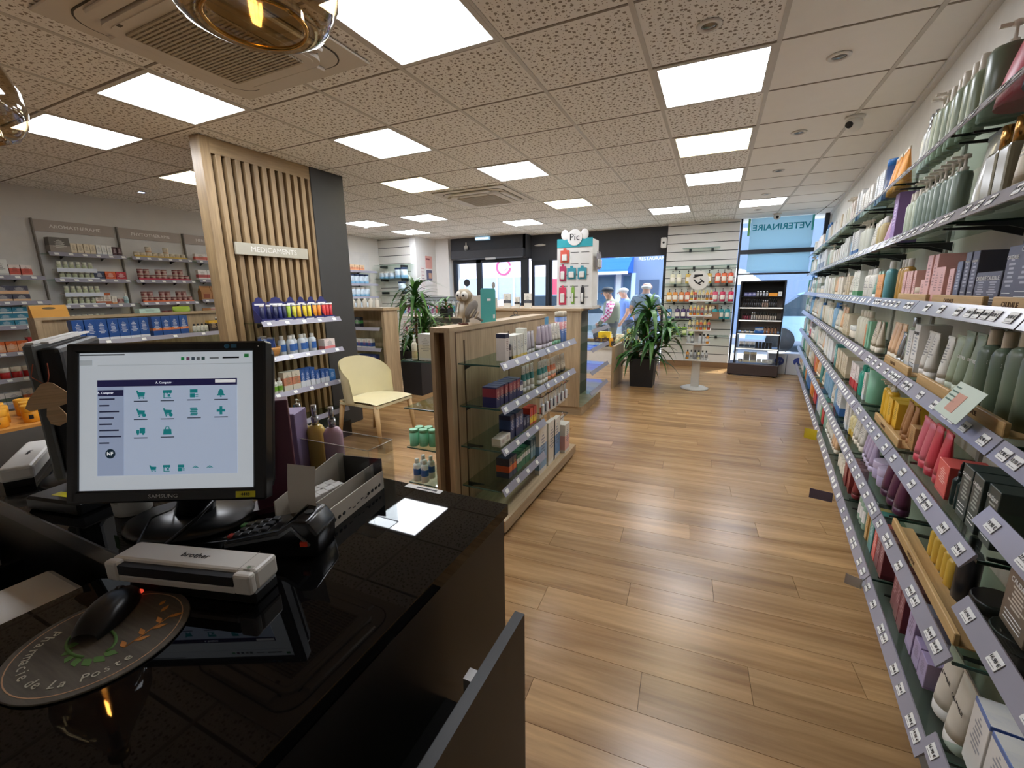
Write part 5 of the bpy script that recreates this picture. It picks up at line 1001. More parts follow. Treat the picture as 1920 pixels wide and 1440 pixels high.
product('carton', .2, .1, .05, P('#bcd8cc', '#a8c8ba', '#5a7a6a', 0, .2), None, 'pale mint flat box', (-5.85, 2.75, 1.217), math.radians(90), 'the left gondola top', 0, 'items on the left gondola top'); product('pouch', .2, .1, .06, pm('#8fa83a', .5), pm('#b8c84a', .5), 'lime green sachet', (-5.85, 3.1, 1.217), math.radians(90), 'the left gondola top', 1, 'items on the left gondola top'); product('carton', .16, .1, .04, P('#e8dcd8', '#d8a8a8', '#8a5a5a', .2, .6), None, 'white and pink flat box', (-5.85, 3.55, 1.217), math.radians(90), 'the left gondola top', 2, 'items on the left gondola top')

# orange jars on a low wooden table
jt = tag(empty('low_wooden_table', (-4.75, 1.15, 0), math.radians(0)), 'low honey-coloured table holding orange jars', 'table')
obj('top', box(-.45, .27, -.6, .42, .46, .49), wood('#b97f3a', '#d79d52', 'y', .8), jt)
for sx_ in (-.42, .2):
    for sy_ in (-.56, .36): obj('leg', box(sx_, sx_+.05, sy_, sy_+.05, 0, .46), wood('#a06e34', '#c08a48', 'z', .8), jt)
obj('lower_shelf', box(-.42, .25, -.56, .4, .2, .22), wood('#a06e34', '#c08a48', 'y', .8), jt)
q = 0
for (x, y) in ((-4.6, 1.45), (-4.6, 1.3), (-4.6, 1.13), (-4.58, .96), (-4.75, 1.49), (-4.76, 1.34), (-4.75, 1.18), (-4.9, 1.5), (-4.92, 1.36), (-4.9, 1.2)):
    j = product('jar', .1, .1, .13, pm('#e29a26', .4), pm('#e8a836', .4), 'orange jar', (x, y, .49), math.radians(70), 'the low table at left', -x*10+y, 'orange jars', 'right'); obj('small_label', MB().bx(-.012, .012, -.0005, .0005, .03, .06), M_INK, j, loc=(0, -.0505, 0)); q += 1
# ------------------------------------------------------------------ counter
M_GLOSS = pm('#0a0a0b', .02, 0., .27, var=0); M_SIDE = pm('#1d1a17', .4, var=.08); CT = .88
# counter plan: KC brings the plan to size, CTZ is the height of the glass top
KC = .885; CTZ = .94; BEFORE = set(bpy.data.objects)
ctr = tag(empty('sales_counter', (-.72*KC, .2*KC, 0)), 'glossy black sales counter in the foreground', 'counter')
def LC(x0, x1, y0, y1, z0, z1): return box((x0+.72)*KC, (x1+.72)*KC, (y0-.2)*KC, (y1-.2)*KC, z0+(CTZ-CT if z0 > .01 else 0), z1+CTZ-CT)
obj('counter_top', MB().prism([((x+.72)*KC, (y-.2)*KC) for x, y in ((-.43, -.7), (-.43, .89), (-2.5, .89), (-2.5, .375), (-1.015, .375), (-1.015, -.7))], CTZ-.025, CTZ), M_GLOSS, ctr)
obj('side_panel', LC(-.462, -.438, -.7, .88, 0, .855), M_SIDE, ctr); obj('front_panel', LC(-2.5, -.462, .85, .875, 0, .855), M_SIDE, ctr); obj('inner_panel', LC(-1.0, -.98, -.7, .4, 0, .855), M_BLACK, ctr); obj('inner_panel', LC(-2.5, -1.0, .4, .42, 0, .855), M_BLACK, ctr)
obj('lower_shelf', LC(-2.5, -1.0, -.7, .4, .5, .53), M_BLACK, ctr); obj('edge_strip', LC(-2.5, -1.012, .372, .376, .845, CT+.001), pm('#3c3c3e', .3), ctr)
obj('divider', LC(-1.74, -1.72, -.7, .4, .53, .70), M_BLACK, ctr)
dr = obj('drawer', LC(-.335, -.313, -.5, .72, .12, .752), pm('#1f1e1b', .45, var=.05), ctr); obj('drawer_box', LC(-.438, -.335, -.45, .6, .16, .62), M_BLACK, dr); obj('drawer_clip', LC(-.352, -.335, .535, .56, .725, .75), pm('#a9a49a', .3), dr)
for (x0, x1, y0, y1, zt, lb) in ((-1.40, -1.06, -.15, .365, .765, 'white document printer in the recess beside the counter'), (-2.2, -1.76, .0, .37, .70, 'white printer farther left below the counter top')):
    t = tag(empty('printer', ((x0+x1)/2, (y0+y1)/2, .53)), lb, 'printer'); w = (x1-x0)/2; d = (y1-y0)/2; h = zt-.53
    obj('body', MB().rbox(-w, w, -d, d, 0, h, .012, 2), M_PLAS, t); obj('paper_slot', MB().bx(-w*.3, w*.75, d*.15, d*.4, h-.002, h+.003), pm('#8f8a80', .6), t); obj('tray_lip', MB().rbox(-w*.5, w*.95, -d*.75, -d*.2, h-.001, h+.02, .004, 1), pm('#d6d2c6', .4), t); obj('button', MB().bx(w*.5, w*.62, d*.7, d*.8, h, h+.004), M_INK, t)

# monitor
mo = tag(empty('monitor', (-1.076, .507, CT), .466), 'black desktop monitor with pharmacy till software on screen', 'monitor')
HM = Matrix.Translation((0, 0, .252)) @ Matrix.Rotation(-.231, 4, 'X')
bz = MB(); 
for a in ((-.211, -.188, -.1775, .172), (.188, .217, -.1775, .172)): bz.rbox(a[0], a[1], -.012, .02, a[2], a[3], .004, 1)
bz.rbox(-.2, .2, -.012, .02, .1505, .172, .004, 1).rbox(-.2, .2, -.012, .02, -.1775, -.1505, .004, 1)
hd = obj('bezel', bz, pm('#151617', .3, var=.02), mo, M=HM)
obj('back_shell', MB().rbox(-.205, .21, .015, .06, -.165, .165, .02, 2), pm('#17181a', .45), mo, M=HM)
scr = obj('screen', MB().bx(-.189, .189, -.004, .0, -.1515, .1515), pm('#c3cbd3', .3, emit=.36, var=0), mo, M=HM)
ZX = lambda zx: (zx-457)/980*.376-.188
ZY = lambda zy: .1505-(zy-187)/755*.301
def em(c, e=.42): return pm(c, .4, emit=e, var=0)
def sbox(name, x0, y0, x1, y1, c, lay=1, e=.34): return obj(name, MB().bx(ZX(x0), ZX(x1), -.0042-lay*.0003, -.0042, ZY(y1), ZY(y0)), em(c, e), scr)
sbox('app_window', 557, 337, 1343, 863, '#b4c3dc', 1); sbox('side_menu', 560, 375, 706, 862, '#9aa9c6', 2); sbox('title_bar', 557, 337, 1343, 374, '#262458', 2, .2); sbox('menu_selected', 562, 392, 704, 425, '#262858', 3, .2); sbox('search_box', 1220, 343, 1335, 361, '#f0f2f4', 3)
sbox('tab_bar', 460, 225, 530, 255, '#aab2b8', 1); sbox('title_line', 460, 194, 710, 201, '#5a6068', 1, .1); sbox('divider_line', 560, 254, 1430, 257, '#a2aab0', 1)
for q, y in enumerate((442, 477, 511, 545, 580, 614, 648, 683)): sbox('menu_line', 570, y-4, (655, 625, 680, 650, 640, 678, 692, 625)[q], y+4, '#39406a', 3, .1)
lettering('menu_lettering', 'A. Comptoir', .0066, em('#dfe4f0'), scr, (ZX(605), -.0056, ZY(408)), (1, 0, 0), (0, -1, 0)); lettering('title_lettering', 'A. Comptoir', .0066, em('#dfe4f0'), scr, (ZX(930), -.0056, ZY(356)), (1, 0, 0), (0, -1, 0))
for q, x in enumerate((1036, 1066, 1095, 1124, 1152)): sbox('tool_icon', x-9, 216, x+9, 234, ('#2a9a5a', '#7a4a6a', '#4a5a6a', '#6a7278', '#3a5a5a')[q], 1, .2)
sbox('user_line', 1188, 220, 1240, 227, '#7a828a', 1, .1); sbox('user_line', 1262, 218, 1355, 227, '#2a3038', 1, .05); sbox('logo_mark', 1385, 203, 1410, 222, '#2f8a4a', 1, .2)
def icon(kind, cx, cy, s=.0095):
    m = MB(); p = lambda poly: m.prism([(x*s, y*s) for x, y in poly], .0046, .0052, Matrix.Translation((ZX(cx), 0, ZY(cy))) @ Matrix.Rotation(PI/2, 4, 'X'))
    c = lambda x, y, r: p([(x+r*math.cos(2*PI*i/10), y+r*math.sin(2*PI*i/10)) for i in range(10)])
    if kind in ('cart', 'cartp'):
        p([(-.65, .6), (1, .5), (.85, -.35), (-.4, -.35)]); p([(-1, .95), (-.6, .95), (-.2, -.6), (-.45, -.6)]); p([(-.45, -.45), (.8, -.45), (.8, -.6), (-.45, -.6)]); c(-.25, -.82, .17); c(.7, -.82, .17)
        if kind == 'cartp': c(.8, -.6, .42)
    elif kind == 'shop': p([(-1, .95), (1, .95), (1, .3), (.7, .1), (.35, .3), (0, .1), (-.35, .3), (-.7, .1), (-1, .3)]); p([(-.85, .1), (-.65, .1), (-.65, -.75), (.85, -.75), (.85, -.95), (-.85, -.95)]); p([(.1, -.0), (.65, 0), (.65, -.6), (.1, -.6)])
    elif kind == 'doc': p([(-.9, .95), (.8, .95), (.8, .1), (-.9, .1)]); p([(-.9, 0), (.2, 0), (.2, -.95), (-.9, -.95)]); p([(.35, -.2), (.95, -.2), (.95, -.4), (.35, -.4)]); p([(.35, -.6), (.95, -.6), (.95, -.8), (.35, -.8)])
    elif kind == 'bell': p([(-.95, -.6), (.95, -.6), (.6, -.15), (.55, .4), (.25, .8), (0, .95), (-.25, .8), (-.55, .4), (-.6, -.15)]); c(0, -.8, .2)
    elif kind == 'coins': [p([(-.8+o, y), (.6+o, y), (.75+o, y+.15), (.6+o, y+.32), (-.8+o, y+.32), (-.95+o, y+.15)]) for o, y in ((0, .55), (.1, .15), (0, -.25), (.15, -.65), (.05, -1.)) ]
    elif kind == 'cross': p([(-.3, .95), (.3, .95), (.3, .3), (.95, .3), (.95, -.3), (.3, -.3), (.3, -.95), (-.3, -.95), (-.3, -.3), (-.95, -.3), (-.95, .3), (-.3, .3)])
    elif kind == 'truck': p([(-.2, .8), (1, .8), (1, -.45), (-.2, -.45)]); p([(-.95, .3), (-.3, .3), (-.3, -.45), (-.95, -.45)]); c(-.6, -.6, .25); c(.6, -.6, .25)
    elif kind == 'bag': p([(-.85, .3), (.85, .3), (.95, -.95), (-.95, -.95)]); p([(-.5, .3), (-.4, .8), (0, 1.), (.4, .8), (.5, .3), (.35, .3), (.28, .7), (0, .85), (-.28, .7), (-.35, .3)])
    elif kind == 'home': p([(-1, -.1), (0, .6), (1, -.1), (.7, -.1), (0, .35), (-.7, -.1)]); p([(-.5, -.1), (0, .2), (.5, -.1)])
    return obj('app_icon', m, em('#16858c', .3), scr)
for k_, x, y in (('cart', 800, 420), ('shop', 950, 420), ('doc', 1100, 418), ('bell', 1252, 418), ('cartp', 800, 520), ('cartp', 950, 520), ('coins', 1100, 517), ('cross', 1252, 515), ('truck', 800, 622), ('bag', 950, 620)):
    icon(k_, x, y); sbox('icon_caption', x-38, y+34, x+38, y+39, '#2a3a5a', 2, .1)
for k_, x in (('cart', 868), ('shop', 945), ('doc', 1027), ('home', 1107), ('home', 1187)): icon(k_, x, 828, .0075)
nf = obj('nf_badge', MB().lathe([(.0105, 0), (.0105, .0006)], 18, M=Matrix.Translation((ZX(632), -.005, ZY(742))) @ Matrix.Rotation(PI/2, 4, 'X')), em('#123a52', .1), scr); lettering('nf_lettering', 'NF', .011, em('#e8eef2'), scr, (ZX(632), -.0062, ZY(742)), (1, 0, 0), (0, -1, 0))
lettering('maker_lettering', 'SAMSUNG', .0115, pm('#c9cccf', .4, var=0), hd, (-.003, -.0126, -.1645), (1, 0, 0), (0, -1, 0), 1.2)
st = obj('yellow_sticker', MB().bx(.153, .195, -.0135, -.0125, -.171, -.1575), pm('#dcd22e', .5), hd); lettering('sticker_lettering', '4448', .0095, M_INK, st, (.174, -.014, -.1643), (1, 0, 0), (0, -1, 0))
obj('blue_logo', MB().ell((.135, -.0125, .161), (.006, .001, .005), 12, 6).bx(.144, .156, -.0132, -.0122, .157, .1655), pm('#3a78a0', .4), hd); obj('power_led', MB().ell((.203, -.0125, .16), (.0015, .001, .0015), 8, 6), M_WINK, hd)
obj('stand_neck', MB().tube([(0, .055, .2), (0, .06, .1), (0, .03, .012)], [.035, .034, .04], 12), M_BLACK, mo); obj('stand_base', MB().lathe([(.13, 0), (.132, .006), (.12, .014), (.03, .018)], 28, sx=1.1, sy=.8, c=(0, .02, 0)), pm('#131415', .28), mo)

m2 = tag(empty('monitor', (-1.65, .555, CT), math.radians(-31.5)), 'dark monitor of the next till seen from behind', 'monitor')
obj('back_shell', MB().rbox(-.205, .205, 0, .045, .075, .40, .012, 2), pm('#141517', .5), m2); obj('bezel', MB().rbox(-.212, .212, -.018, .002, .065, .41, .004, 1), pm('#5a5d5c', .45), m2); obj('stand_neck', MB().tube([(0, .03, .12), (0, .03, .012)], .03, 10), M_BLACK, m2); obj('stand_base', MB().lathe([(.11, 0), (.1, .012), (.03, .016)], 24), M_BLACK, m2)
pp = tag(empty('monitor_top_edges', (-1.65, .555, CT+.41), math.radians(-31.5)), 'white frame edge strips along the rear monitor top', 'frame edges'); obj('sheet', MB().bx(-.2, .2, -.015, .0, 0, .005), M_PLAS, pp); obj('sheet', MB().bx(-.2, .2, .012, .026, 0, .005), M_WHITE, pp)  # each sheet is a thin strip added as the rear monitor's white frame edge
mc = tag(empty('mushroom_charm', (-1.462, .448, 1.245), math.radians(62)), 'wooden mushroom charm hanging from the rear monitor corner', 'charm')
obj('cap', MB().prism([(-.042, -.105), (-.034, -.085), (-.008, -.05), (.004, -.046), (.014, -.05), (.04, -.082), (.044, -.094), (.036, -.102), (.015, -.108), (-.035, -.112)], -.002, .002, Matrix.Rotation(PI/2, 4, 'X')), wood('#c9a67c', '#dcbc94', 'x', 2.), mc)
obj('stem', MB().prism([(-.006, -.108), (.014, -.108), (.024, -.13), (.022, -.15), (.008, -.158), (-.006, -.15), (-.01, -.13)], -.0025, .0025, Matrix.Rotation(PI/2, 4, 'X')), wood('#c9a67c', '#dcbc94', 'x', 2.), mc); obj('string', MB().tube([(-.012, 0, .0), (-.02, 0, -.03), (.0, 0, -.052)], .0012, 5).tube([(.012, 0, .0), (.01, 0, -.03), (.004, 0, -.052)], .0012, 5), pm('#a8553e', .8), mc)
w3 = tag(empty('document_scanner', (-1.86, .50, CT), math.radians(-28)), 'white slim scanner of the next till at left edge', 'scanner'); obj('body', MB().rbox(-.15, .15, -.035, .035, .02, .06, .008, 2), M_PLAS, w3); obj('feed_slot', MB().bx(-.12, .12, -.0355, -.034, .03, .042), M_INK, w3); obj('foot', MB().bx(-.14, .14, -.03, .03, 0, .02), M_BLACK, w3); lettering('maker_lettering', 'brother', .014, M_INK, w3, (0, .0, .0605), (1, 0, 0), (0, 0, 1))

# scanner in front
sc = tag(empty('document_scanner', (-.82, .381, CT), math.radians(15.7)), 'white slim document scanner in front of the monitor', 'scanner')
obj('stand', MB().rbox(-.11, .145, -.026, .03, 0, .022, .003, 1), M_BLACK, sc)
b_ = MB().rbox(-.146, .146, -.02, .034, .022, .06, .006, 2).rbox(-.146, -.118, -.034, -.018, .022, .06, .005, 2).rbox(.112, .146, -.034, -.018, .022, .06, .005, 2).rbox(-.12, .114, -.034, -.018, .022, .036, .003, 1)
obj('body', b_, pm('#dbd7cf', .35, var=.02), sc); obj('feed_slot', MB().bx(-.118, .112, -.0335, -.0195, .0365, .0545), M_INK, sc); obj('feed_lip', MB().prism([(-.118, .0), (.112, .0), (.112, .004), (-.118, .004)], .0, .016, Matrix.Translation((0, -.034, .055))), pm('#dbd7cf', .35), sc) if False else None
lettering('maker_lettering', 'brother', .018, M_INK, sc, (.005, .006, .0604), (1, 0, 0), (0, 0, 1)); obj('button', MB().rbox(.121, .135, -.018, -.006, .0595, .0612, .0006, 1), pm('#b9b5ab', .4), sc); obj('button_ring', MB().lathe([(.0032, .0612), (.0032, .0616)], 12, c=(.128, -.012, 0)), pm('#6a7a60', .5), sc); obj('seam', MB().bx(.112, .1128, -.02, .033, .0598, .0604), pm('#a5a198', .5), sc)
# mouse pad, mouse
mp = tag(empty('mouse_pad', (-.82, .245, CT)), 'round grey wood-look mouse pad with curved lettering', 'mouse pad')
obj('pad', MB().lathe([(.109, 0), (.111, .002), (.110, .004)], 48), wood('#4f4a42', '#6a645a', 'x', 2.2, .7), mp)
rg = MB()
for i in range(48):
    a0, a1 = 2*PI*i/48, 2*PI*(i+1)/48; rg.prism([(.100*math.cos(a0), .100*math.sin(a0)), (.1015*math.cos(a0), .1015*math.sin(a0)), (.1015*math.cos(a1), .1015*math.sin(a1)), (.100*math.cos(a1), .100*math.sin(a1))], .004, .0044)
obj('ring_print', rg, pm('#c9a07c', .6, var=0), mp)
TX = 'Pharmacie de La Poste'; M_PT = pm('#c9c6b4', .6, var=0); a0 = math.radians(-166); st_ = math.radians(168)/len(TX)
for i, chh in enumerate(TX):
    if chh == ' ': continue
    a = a0+st_*(i+.5); lettering('pad_letter', chh, .02, M_PT, mp, (.082*math.cos(a), .082*math.sin(a), .0045), (-math.sin(a), math.cos(a), 0), (0, 0, 1))
M_GRN = pm('#5f8a4a', .6, var=0); M_ORG = pm('#cf8a42', .6, var=0)
def leaf2(a, b, w, m, z=.0046):
    a = Vector(a); b = Vector(b); d = (b-a); n = Vector((-d.y, d.x)).normalized()*w; mm = (a+b)/2
    obj('pad_leaf', MB().prism([tuple(a), tuple(a.lerp(b, .3)-n*.8), tuple(mm-n), tuple(b), tuple(mm+n), tuple(a.lerp(b, .3)+n*.8)], .004, z), m, mp)
ax = Vector((.94, .34)); up = Vector((-.34, .94))
base = Vector((.055, .005)); tip = Vector((.045, .075))
for q in range(6):
    c = base.lerp(tip, q/5.5); s = 1 if q % 2 else -1; leaf2(c, c+ax*s*.016+up*.012, .004, M_ORG)
obj('pad_stem', MB().tube([(base.x, base.y, .0045), (tip.x, tip.y, .0045)], .0008, 5), M_ORG, mp)
for q, (p, r_) in enumerate((((.02, .07), .012), ((.0, .078), .009))): leaf2(p, Vector(p)+up*r_*1.4, .004, M_ORG)
for q in range(7):
    a = math.radians(200+q*26); leaf2((.01+.03*math.cos(a), -.012+.022*math.sin(a)), (.01+.05*math.cos(a+.3), -.012+.034*math.sin(a+.3)), .006, M_GRN)
obj('pad_swirl', MB().tube([(.045*math.cos(t)-.005, .024*math.sin(t)-.01, .0045) for t in [2*PI*i/20 for i in range(18)]], .0022, 5), M_GRN, mp)
ms = tag(empty('computer_mouse', (-.862, .272, CT+.0045), math.radians(35)), 'black computer mouse on the round pad', 'mouse')
obj('shell', MB().grid(lambda u, v: ((.033-.004*math.sin(PI*v))*math.cos(PI*u)*(math.sin(PI*(.08+.84*v))**.45), -.052+.104*v, .002+.034*(math.sin(PI*u)**.7)*(math.sin(PI*(.06+.8*v))**.6)), 16, 14), pm('#141415', .32, var=.02), ms); obj('wheel', MB().lathe([(.009, -.0035), (.009, .0035)], 12, M=Matrix.Translation((0, .032, .026)) @ Matrix.Rotation(PI/2, 4, 'Y')), pm('#2a2a2c', .5), ms); obj('red_light', MB().ell((.016, .052, .008), (.006, .004, .004), 8, 6), pm('#d8442e', .3, emit=.6), ms)
def P3(p, z=0): return (p[0], p[1], CT+z)
cb = tag(obj('mouse_cable', MB().tube([P3((-.895, .318), .012), P3((-.93, .34), .03), P3((-.985, .375), .05), P3((-1.05, .43), .06), P3((-1.12, .50), .03), P3((-1.2, .56), .01)], .0025, 6), M_BLACK), 'thin black mouse cable running behind the scanner', 'cable')
tag(obj('monitor_cable', MB().tube([P3((-1.0, .36), .006), P3((-1.0, .42), .012), P3((-1.02, .50), .03), P3((-1.03, .56), .06)], .004, 6), M_BLACK), 'thick black cable in front of the monitor stand', 'cable')

# card terminal
ct = tag(empty('card_terminal', (-.795, .535, CT), math.radians(22)), 'black card payment terminal with grey trim', 'payment terminal')
Mx = Matrix(((1, 0, 0, 0), (0, 0, 1, 0), (0, 1, 0, 0), (0, 0, 0, 1)))
obj('body', MB().prism([(-.1, .0), (.1, .0), (.105, .05), (.085, .078), (.055, .08), (.025, .058), (-.09, .032), (-.1, .02)], -.042, .042, Mx).bev(.006, 3), pm('#121214', .22, var=.02), ct)
obj('trim', MB().prism([(-.09, .026), (.025, .05), (.055, .07), (.09, .03), (.085, .026), (.053, .062), (.028, .044), (-.09, .02)], -.0435, .0435, Mx), pm('#8a8d90', .3, .7), ct)
kp = MB()
for r_ in range(4):
    for c_ in range(3): kp.rbox(-.082+r_*.02, -.068+r_*.02, -.027+c_*.02, -.013+c_*.02, .034+r_*.005, .039+r_*.005, .0012, 1)
obj('keypad', kp, pm('#2e3034', .4), ct); obj('green_key', MB().bx(-.094, -.084, .015, .027, .032, .036), pm('#3a8a4a', .4), ct); obj('red_key', MB().bx(-.094, -.084, -.027, -.015, .032, .036), pm('#b83a30', .4), ct); obj('display', MB().prism([(.03, .0635), (.054, .082), (.054, .083), (.03, .0645)], -.03, .03, Mx), pm('#2a2c30', .08), ct); obj('red_tab', MB().bx(.07, .084, -.0465, -.042, .028, .037), pm('#d8442e', .4), ct); obj('contactless_mark', MB().lathe([(.009, 0), (.009, .0008)], 14, c=(.07, 0, .0798)), pm('#5a5d60', .3), ct)

# paper sheet, label, cardboard display, burgundy box, sprays, acrylic case, tub
lb = tag(obj('label_strip', MB().prism([(-.735, .868), (-.62, .868), (-.62, .888), (-.735, .888)], CT+.0003, CT+.0012), pm('#d6d4ce', .5)), 'narrow white label strip at the counter edge', 'label'); obj('label_text', MB().bx(-.70, -.635, .875, .881, CT+.0011, CT+.0016), M_INK, lb)
cbx = tag(empty('cardboard_display', (-.80, .71, CT), math.radians(10.5)), 'open white cardboard display box with chain pattern', 'display box')
M_CARD = pm('#cbc4b8', .7); M_CARDI = pm('#b3ada2', .75)
# local x: -.. back to front (+x faces aisle), local y: near to far
obj('front_wall', MB().bx(.038, .041, -.125, .125, 0, .05), M_CARD, cbx); obj('back_wall', MB().prism([(-.125, 0), (.125, 0), (.125, .09), (.1, .1), (-.125, .07)], .077, .08, Matrix(((0, 0, -1, 0), (1, 0, 0, 0), (0, 1, 0, 0), (0, 0, 0, 1)))), M_CARDI, cbx); obj('base_sheet', MB().bx(-.08, .04, -.125, .125, 0, .003), M_CARDI, cbx); obj('far_wall', MB().bx(-.08, .04, .122, .125, 0, .085), pm('#2a2526', .6), cbx); obj('inner_wall', MB().bx(.012, .0145, -.12, .122, 0, .068), M_CARDI, cbx)
obj('tall_flap', MB().grid(lambda u, v: (-.03+.07*u, -.125-.012*math.sin(PI*v)*.8, .165*v), 4, 10), M_CARD, cbx)
for q in range(14): obj('chain_link', MB().ell((.0415, -.118+q*.017+(.03 if q > 6 else 0)*.0, .018), (.0006, .006, .0045), 10, 6) if not 5 <= q <= 9 else MB().bx(.0412, .0418, -.118+q*.017, -.108+q*.017, .012+.003*(q % 3), .014+.003*(q % 3)), M_INK, cbx)
for q in range(10):
    product('carton', .024, .024, .05, P('#d8d6d2', '#1c1c1e', '#2a2a2c', .2, .75), None, 'tiny black and white carton', (-.835+(q % 2)*.026-.02, .60+.024*(q//2)+.03, CT+.003), math.radians(80), 'the cardboard display', q, 'cartons in the cardboard display')
bu = tag(empty('burgundy_display', (-.955, .655, CT), math.radians(50)), 'tall burgundy display box right of the monitor', 'display box'); obj('panel', MB().rbox(-.045, .045, -.02, .02, .01, .275, .002, 1), pm('#5c2f40', .45), bu); obj('foot', MB().bx(-.055, .055, -.03, .03, 0, .012), pm('#4a2434', .45), bu)
lx = tag(obj('lilac_carton', MB().rbox(-.04, .04, -.04, .04, 0, .2, .002, 1), P('#9686ae', '#8a7aa2', '#5d5272', 0, .08), None, loc=(-1.075, .79, CT), rot=(0, 0, .5)), 'lilac carton behind the cardboard display', 'carton')
for q, (x, y, c) in enumerate(((-1.1, .85, '#d0b878'), (-1.04, .855, '#d8bc60'), (-.975, .858, '#d0b0c0'))): product('spray', .055, .05, .205, pm(c, .12, 0, .6), M_SILV, ['left amber perfume spray', 'amber perfume spray', 'pink perfume spray'][q], (x, y, CT), .3, 'the counter behind the cardboard display', q, 'perfume sprays on the counter')
ac = tag(empty('acrylic_case', (-.95, .84, CT)), 'empty clear acrylic case at the back of the counter', 'display case')
for a in ((-.22, .17, -.05, -.047), (-.22, .17, .042, .045)): obj('pane', MB().bx(a[0], a[1], a[2], a[3], 0, .125), M_CLEAR, ac)
for x in (-.22, .167): obj('pane', MB().bx(x, x+.003, -.047, .042, 0, .125), M_CLEAR, ac)
for (p, q_) in (((-.22, -.05), (.17, -.05)), ((.17, -.05), (.17, .045)), ((.17, .045), (-.22, .045)), ((-.22, .045), (-.22, -.05))): obj('edge', MB().tube([(p[0], p[1], .125), (q_[0], q_[1], .125)], .0012, 4), pm('#d9d4c8', .2), ac)
tu = tag(empty('white_tub', (-1.27, .49, CT)), 'white tub with green leaf print behind the monitor', 'tub'); obj('tub_wall', MB().lathe([(.034, 0), (.037, .002), (.041, .09), (.043, .092), (.043, .1)], 20), P('#dcdad2', '#d0cec6', '#8a8a80', 0, .1), tu); obj('leaf_print', MB().bx(-.02, .0, -.0405, -.039, .05, .085), pm('#5a9a3a', .5), tu)
bx_ = tag(empty('black_device', (-1.45, .45, CT), .2), 'black till device with yellow sticker left of monitor', 'device'); obj('case', MB().rbox(-.09, .09, -.05, .05, 0, .035, .006, 1), M_BLACK, bx_); obj('sticker', MB().bx(-.03, .03, -.03, -.01, .0352, .0358), pm('#d8cf2a', .5), bx_)
kt = tag(obj('key_tag', MB().bx(-.022, .022, -.012, .012, 0, .002), pm('#c9b89a', .5), None, loc=(-.885, .615, CT+.0005), rot=(0, 0, .7)), 'small beige printed tag behind the card terminal', 'tag')

for _o in [o for o in bpy.data.objects if o not in BEFORE and o.parent is None and o != ctr]:
    _l = _o.location; _o.location = (_l.x*KC, _l.y*KC, CTZ+(_l.z-CT)*KC); _o.scale = (KC, KC, KC)
# pendants
M_SMOKE = thin_glass('#dccdb0', 3.2, .06); M_FIL = pm('#ffcb80', .4, emit=70., var=0)
for (x, y, zb, lb) in ((-.771, .605, 1.865, 'smoky amber glass pendant at the top, nearest the camera'), (-2.02, .575, 1.865, 'smoky glass pendant cut by the left edge')):
    p = tag(empty('pendant_lamp', (x, y, zb)), lb, 'pendant lamp', 'glass pendants over the counter'); p.scale = (.94, .94, .94)
    obj('rim', MB().tube([(.086*math.cos(2*PI*i/40), .086*math.sin(2*PI*i/40), .004) for i in range(41)], .004, 8), pm('#b58a44', .2, .9), p)
    obj('glass_shade', MB().lathe([(.084, .03), (.086, .008), (.098, .0), (.125, .012), (.148, .05), (.155, .095), (.148, .15), (.12, .22), (.08, .29), (.05, .35), (.034, .40)], 48), M_SMOKE, p)
    obj('cap', MB().lathe([(.036, .395), (.036, .44), (.02, .46), (.006, .47)], 20), pm('#8a6a3a', .3, .8), p); obj('socket', MB().lathe([(.018, .30), (.02, .31), (.02, .40)], 14), pm('#6a5030', .35, .8), p)
    obj('bulb', MB().lathe([(.002, .12), (.028, .135), (.034, .17), (.03, .22), (.016, .30)], 20), thin_glass('#f4e4c4', .6), p)
    for q in range(4): obj('filament', MB().tube([((q-1.5)*.009, 0, .16), ((q-1.5)*.007, 0, .225)], .0022, 6), M_FIL, p)
    obj('cord', MB().tube([(0, 0, .47), (0, 0, (CEIL-zb)/.94)], .0035, 6), M_BLACK, p); obj('ceiling_rose', MB().lathe([(.05, (CEIL-zb)/.94-.03), (.05, (CEIL-zb)/.94-.005)], 20), M_BLACK, p)
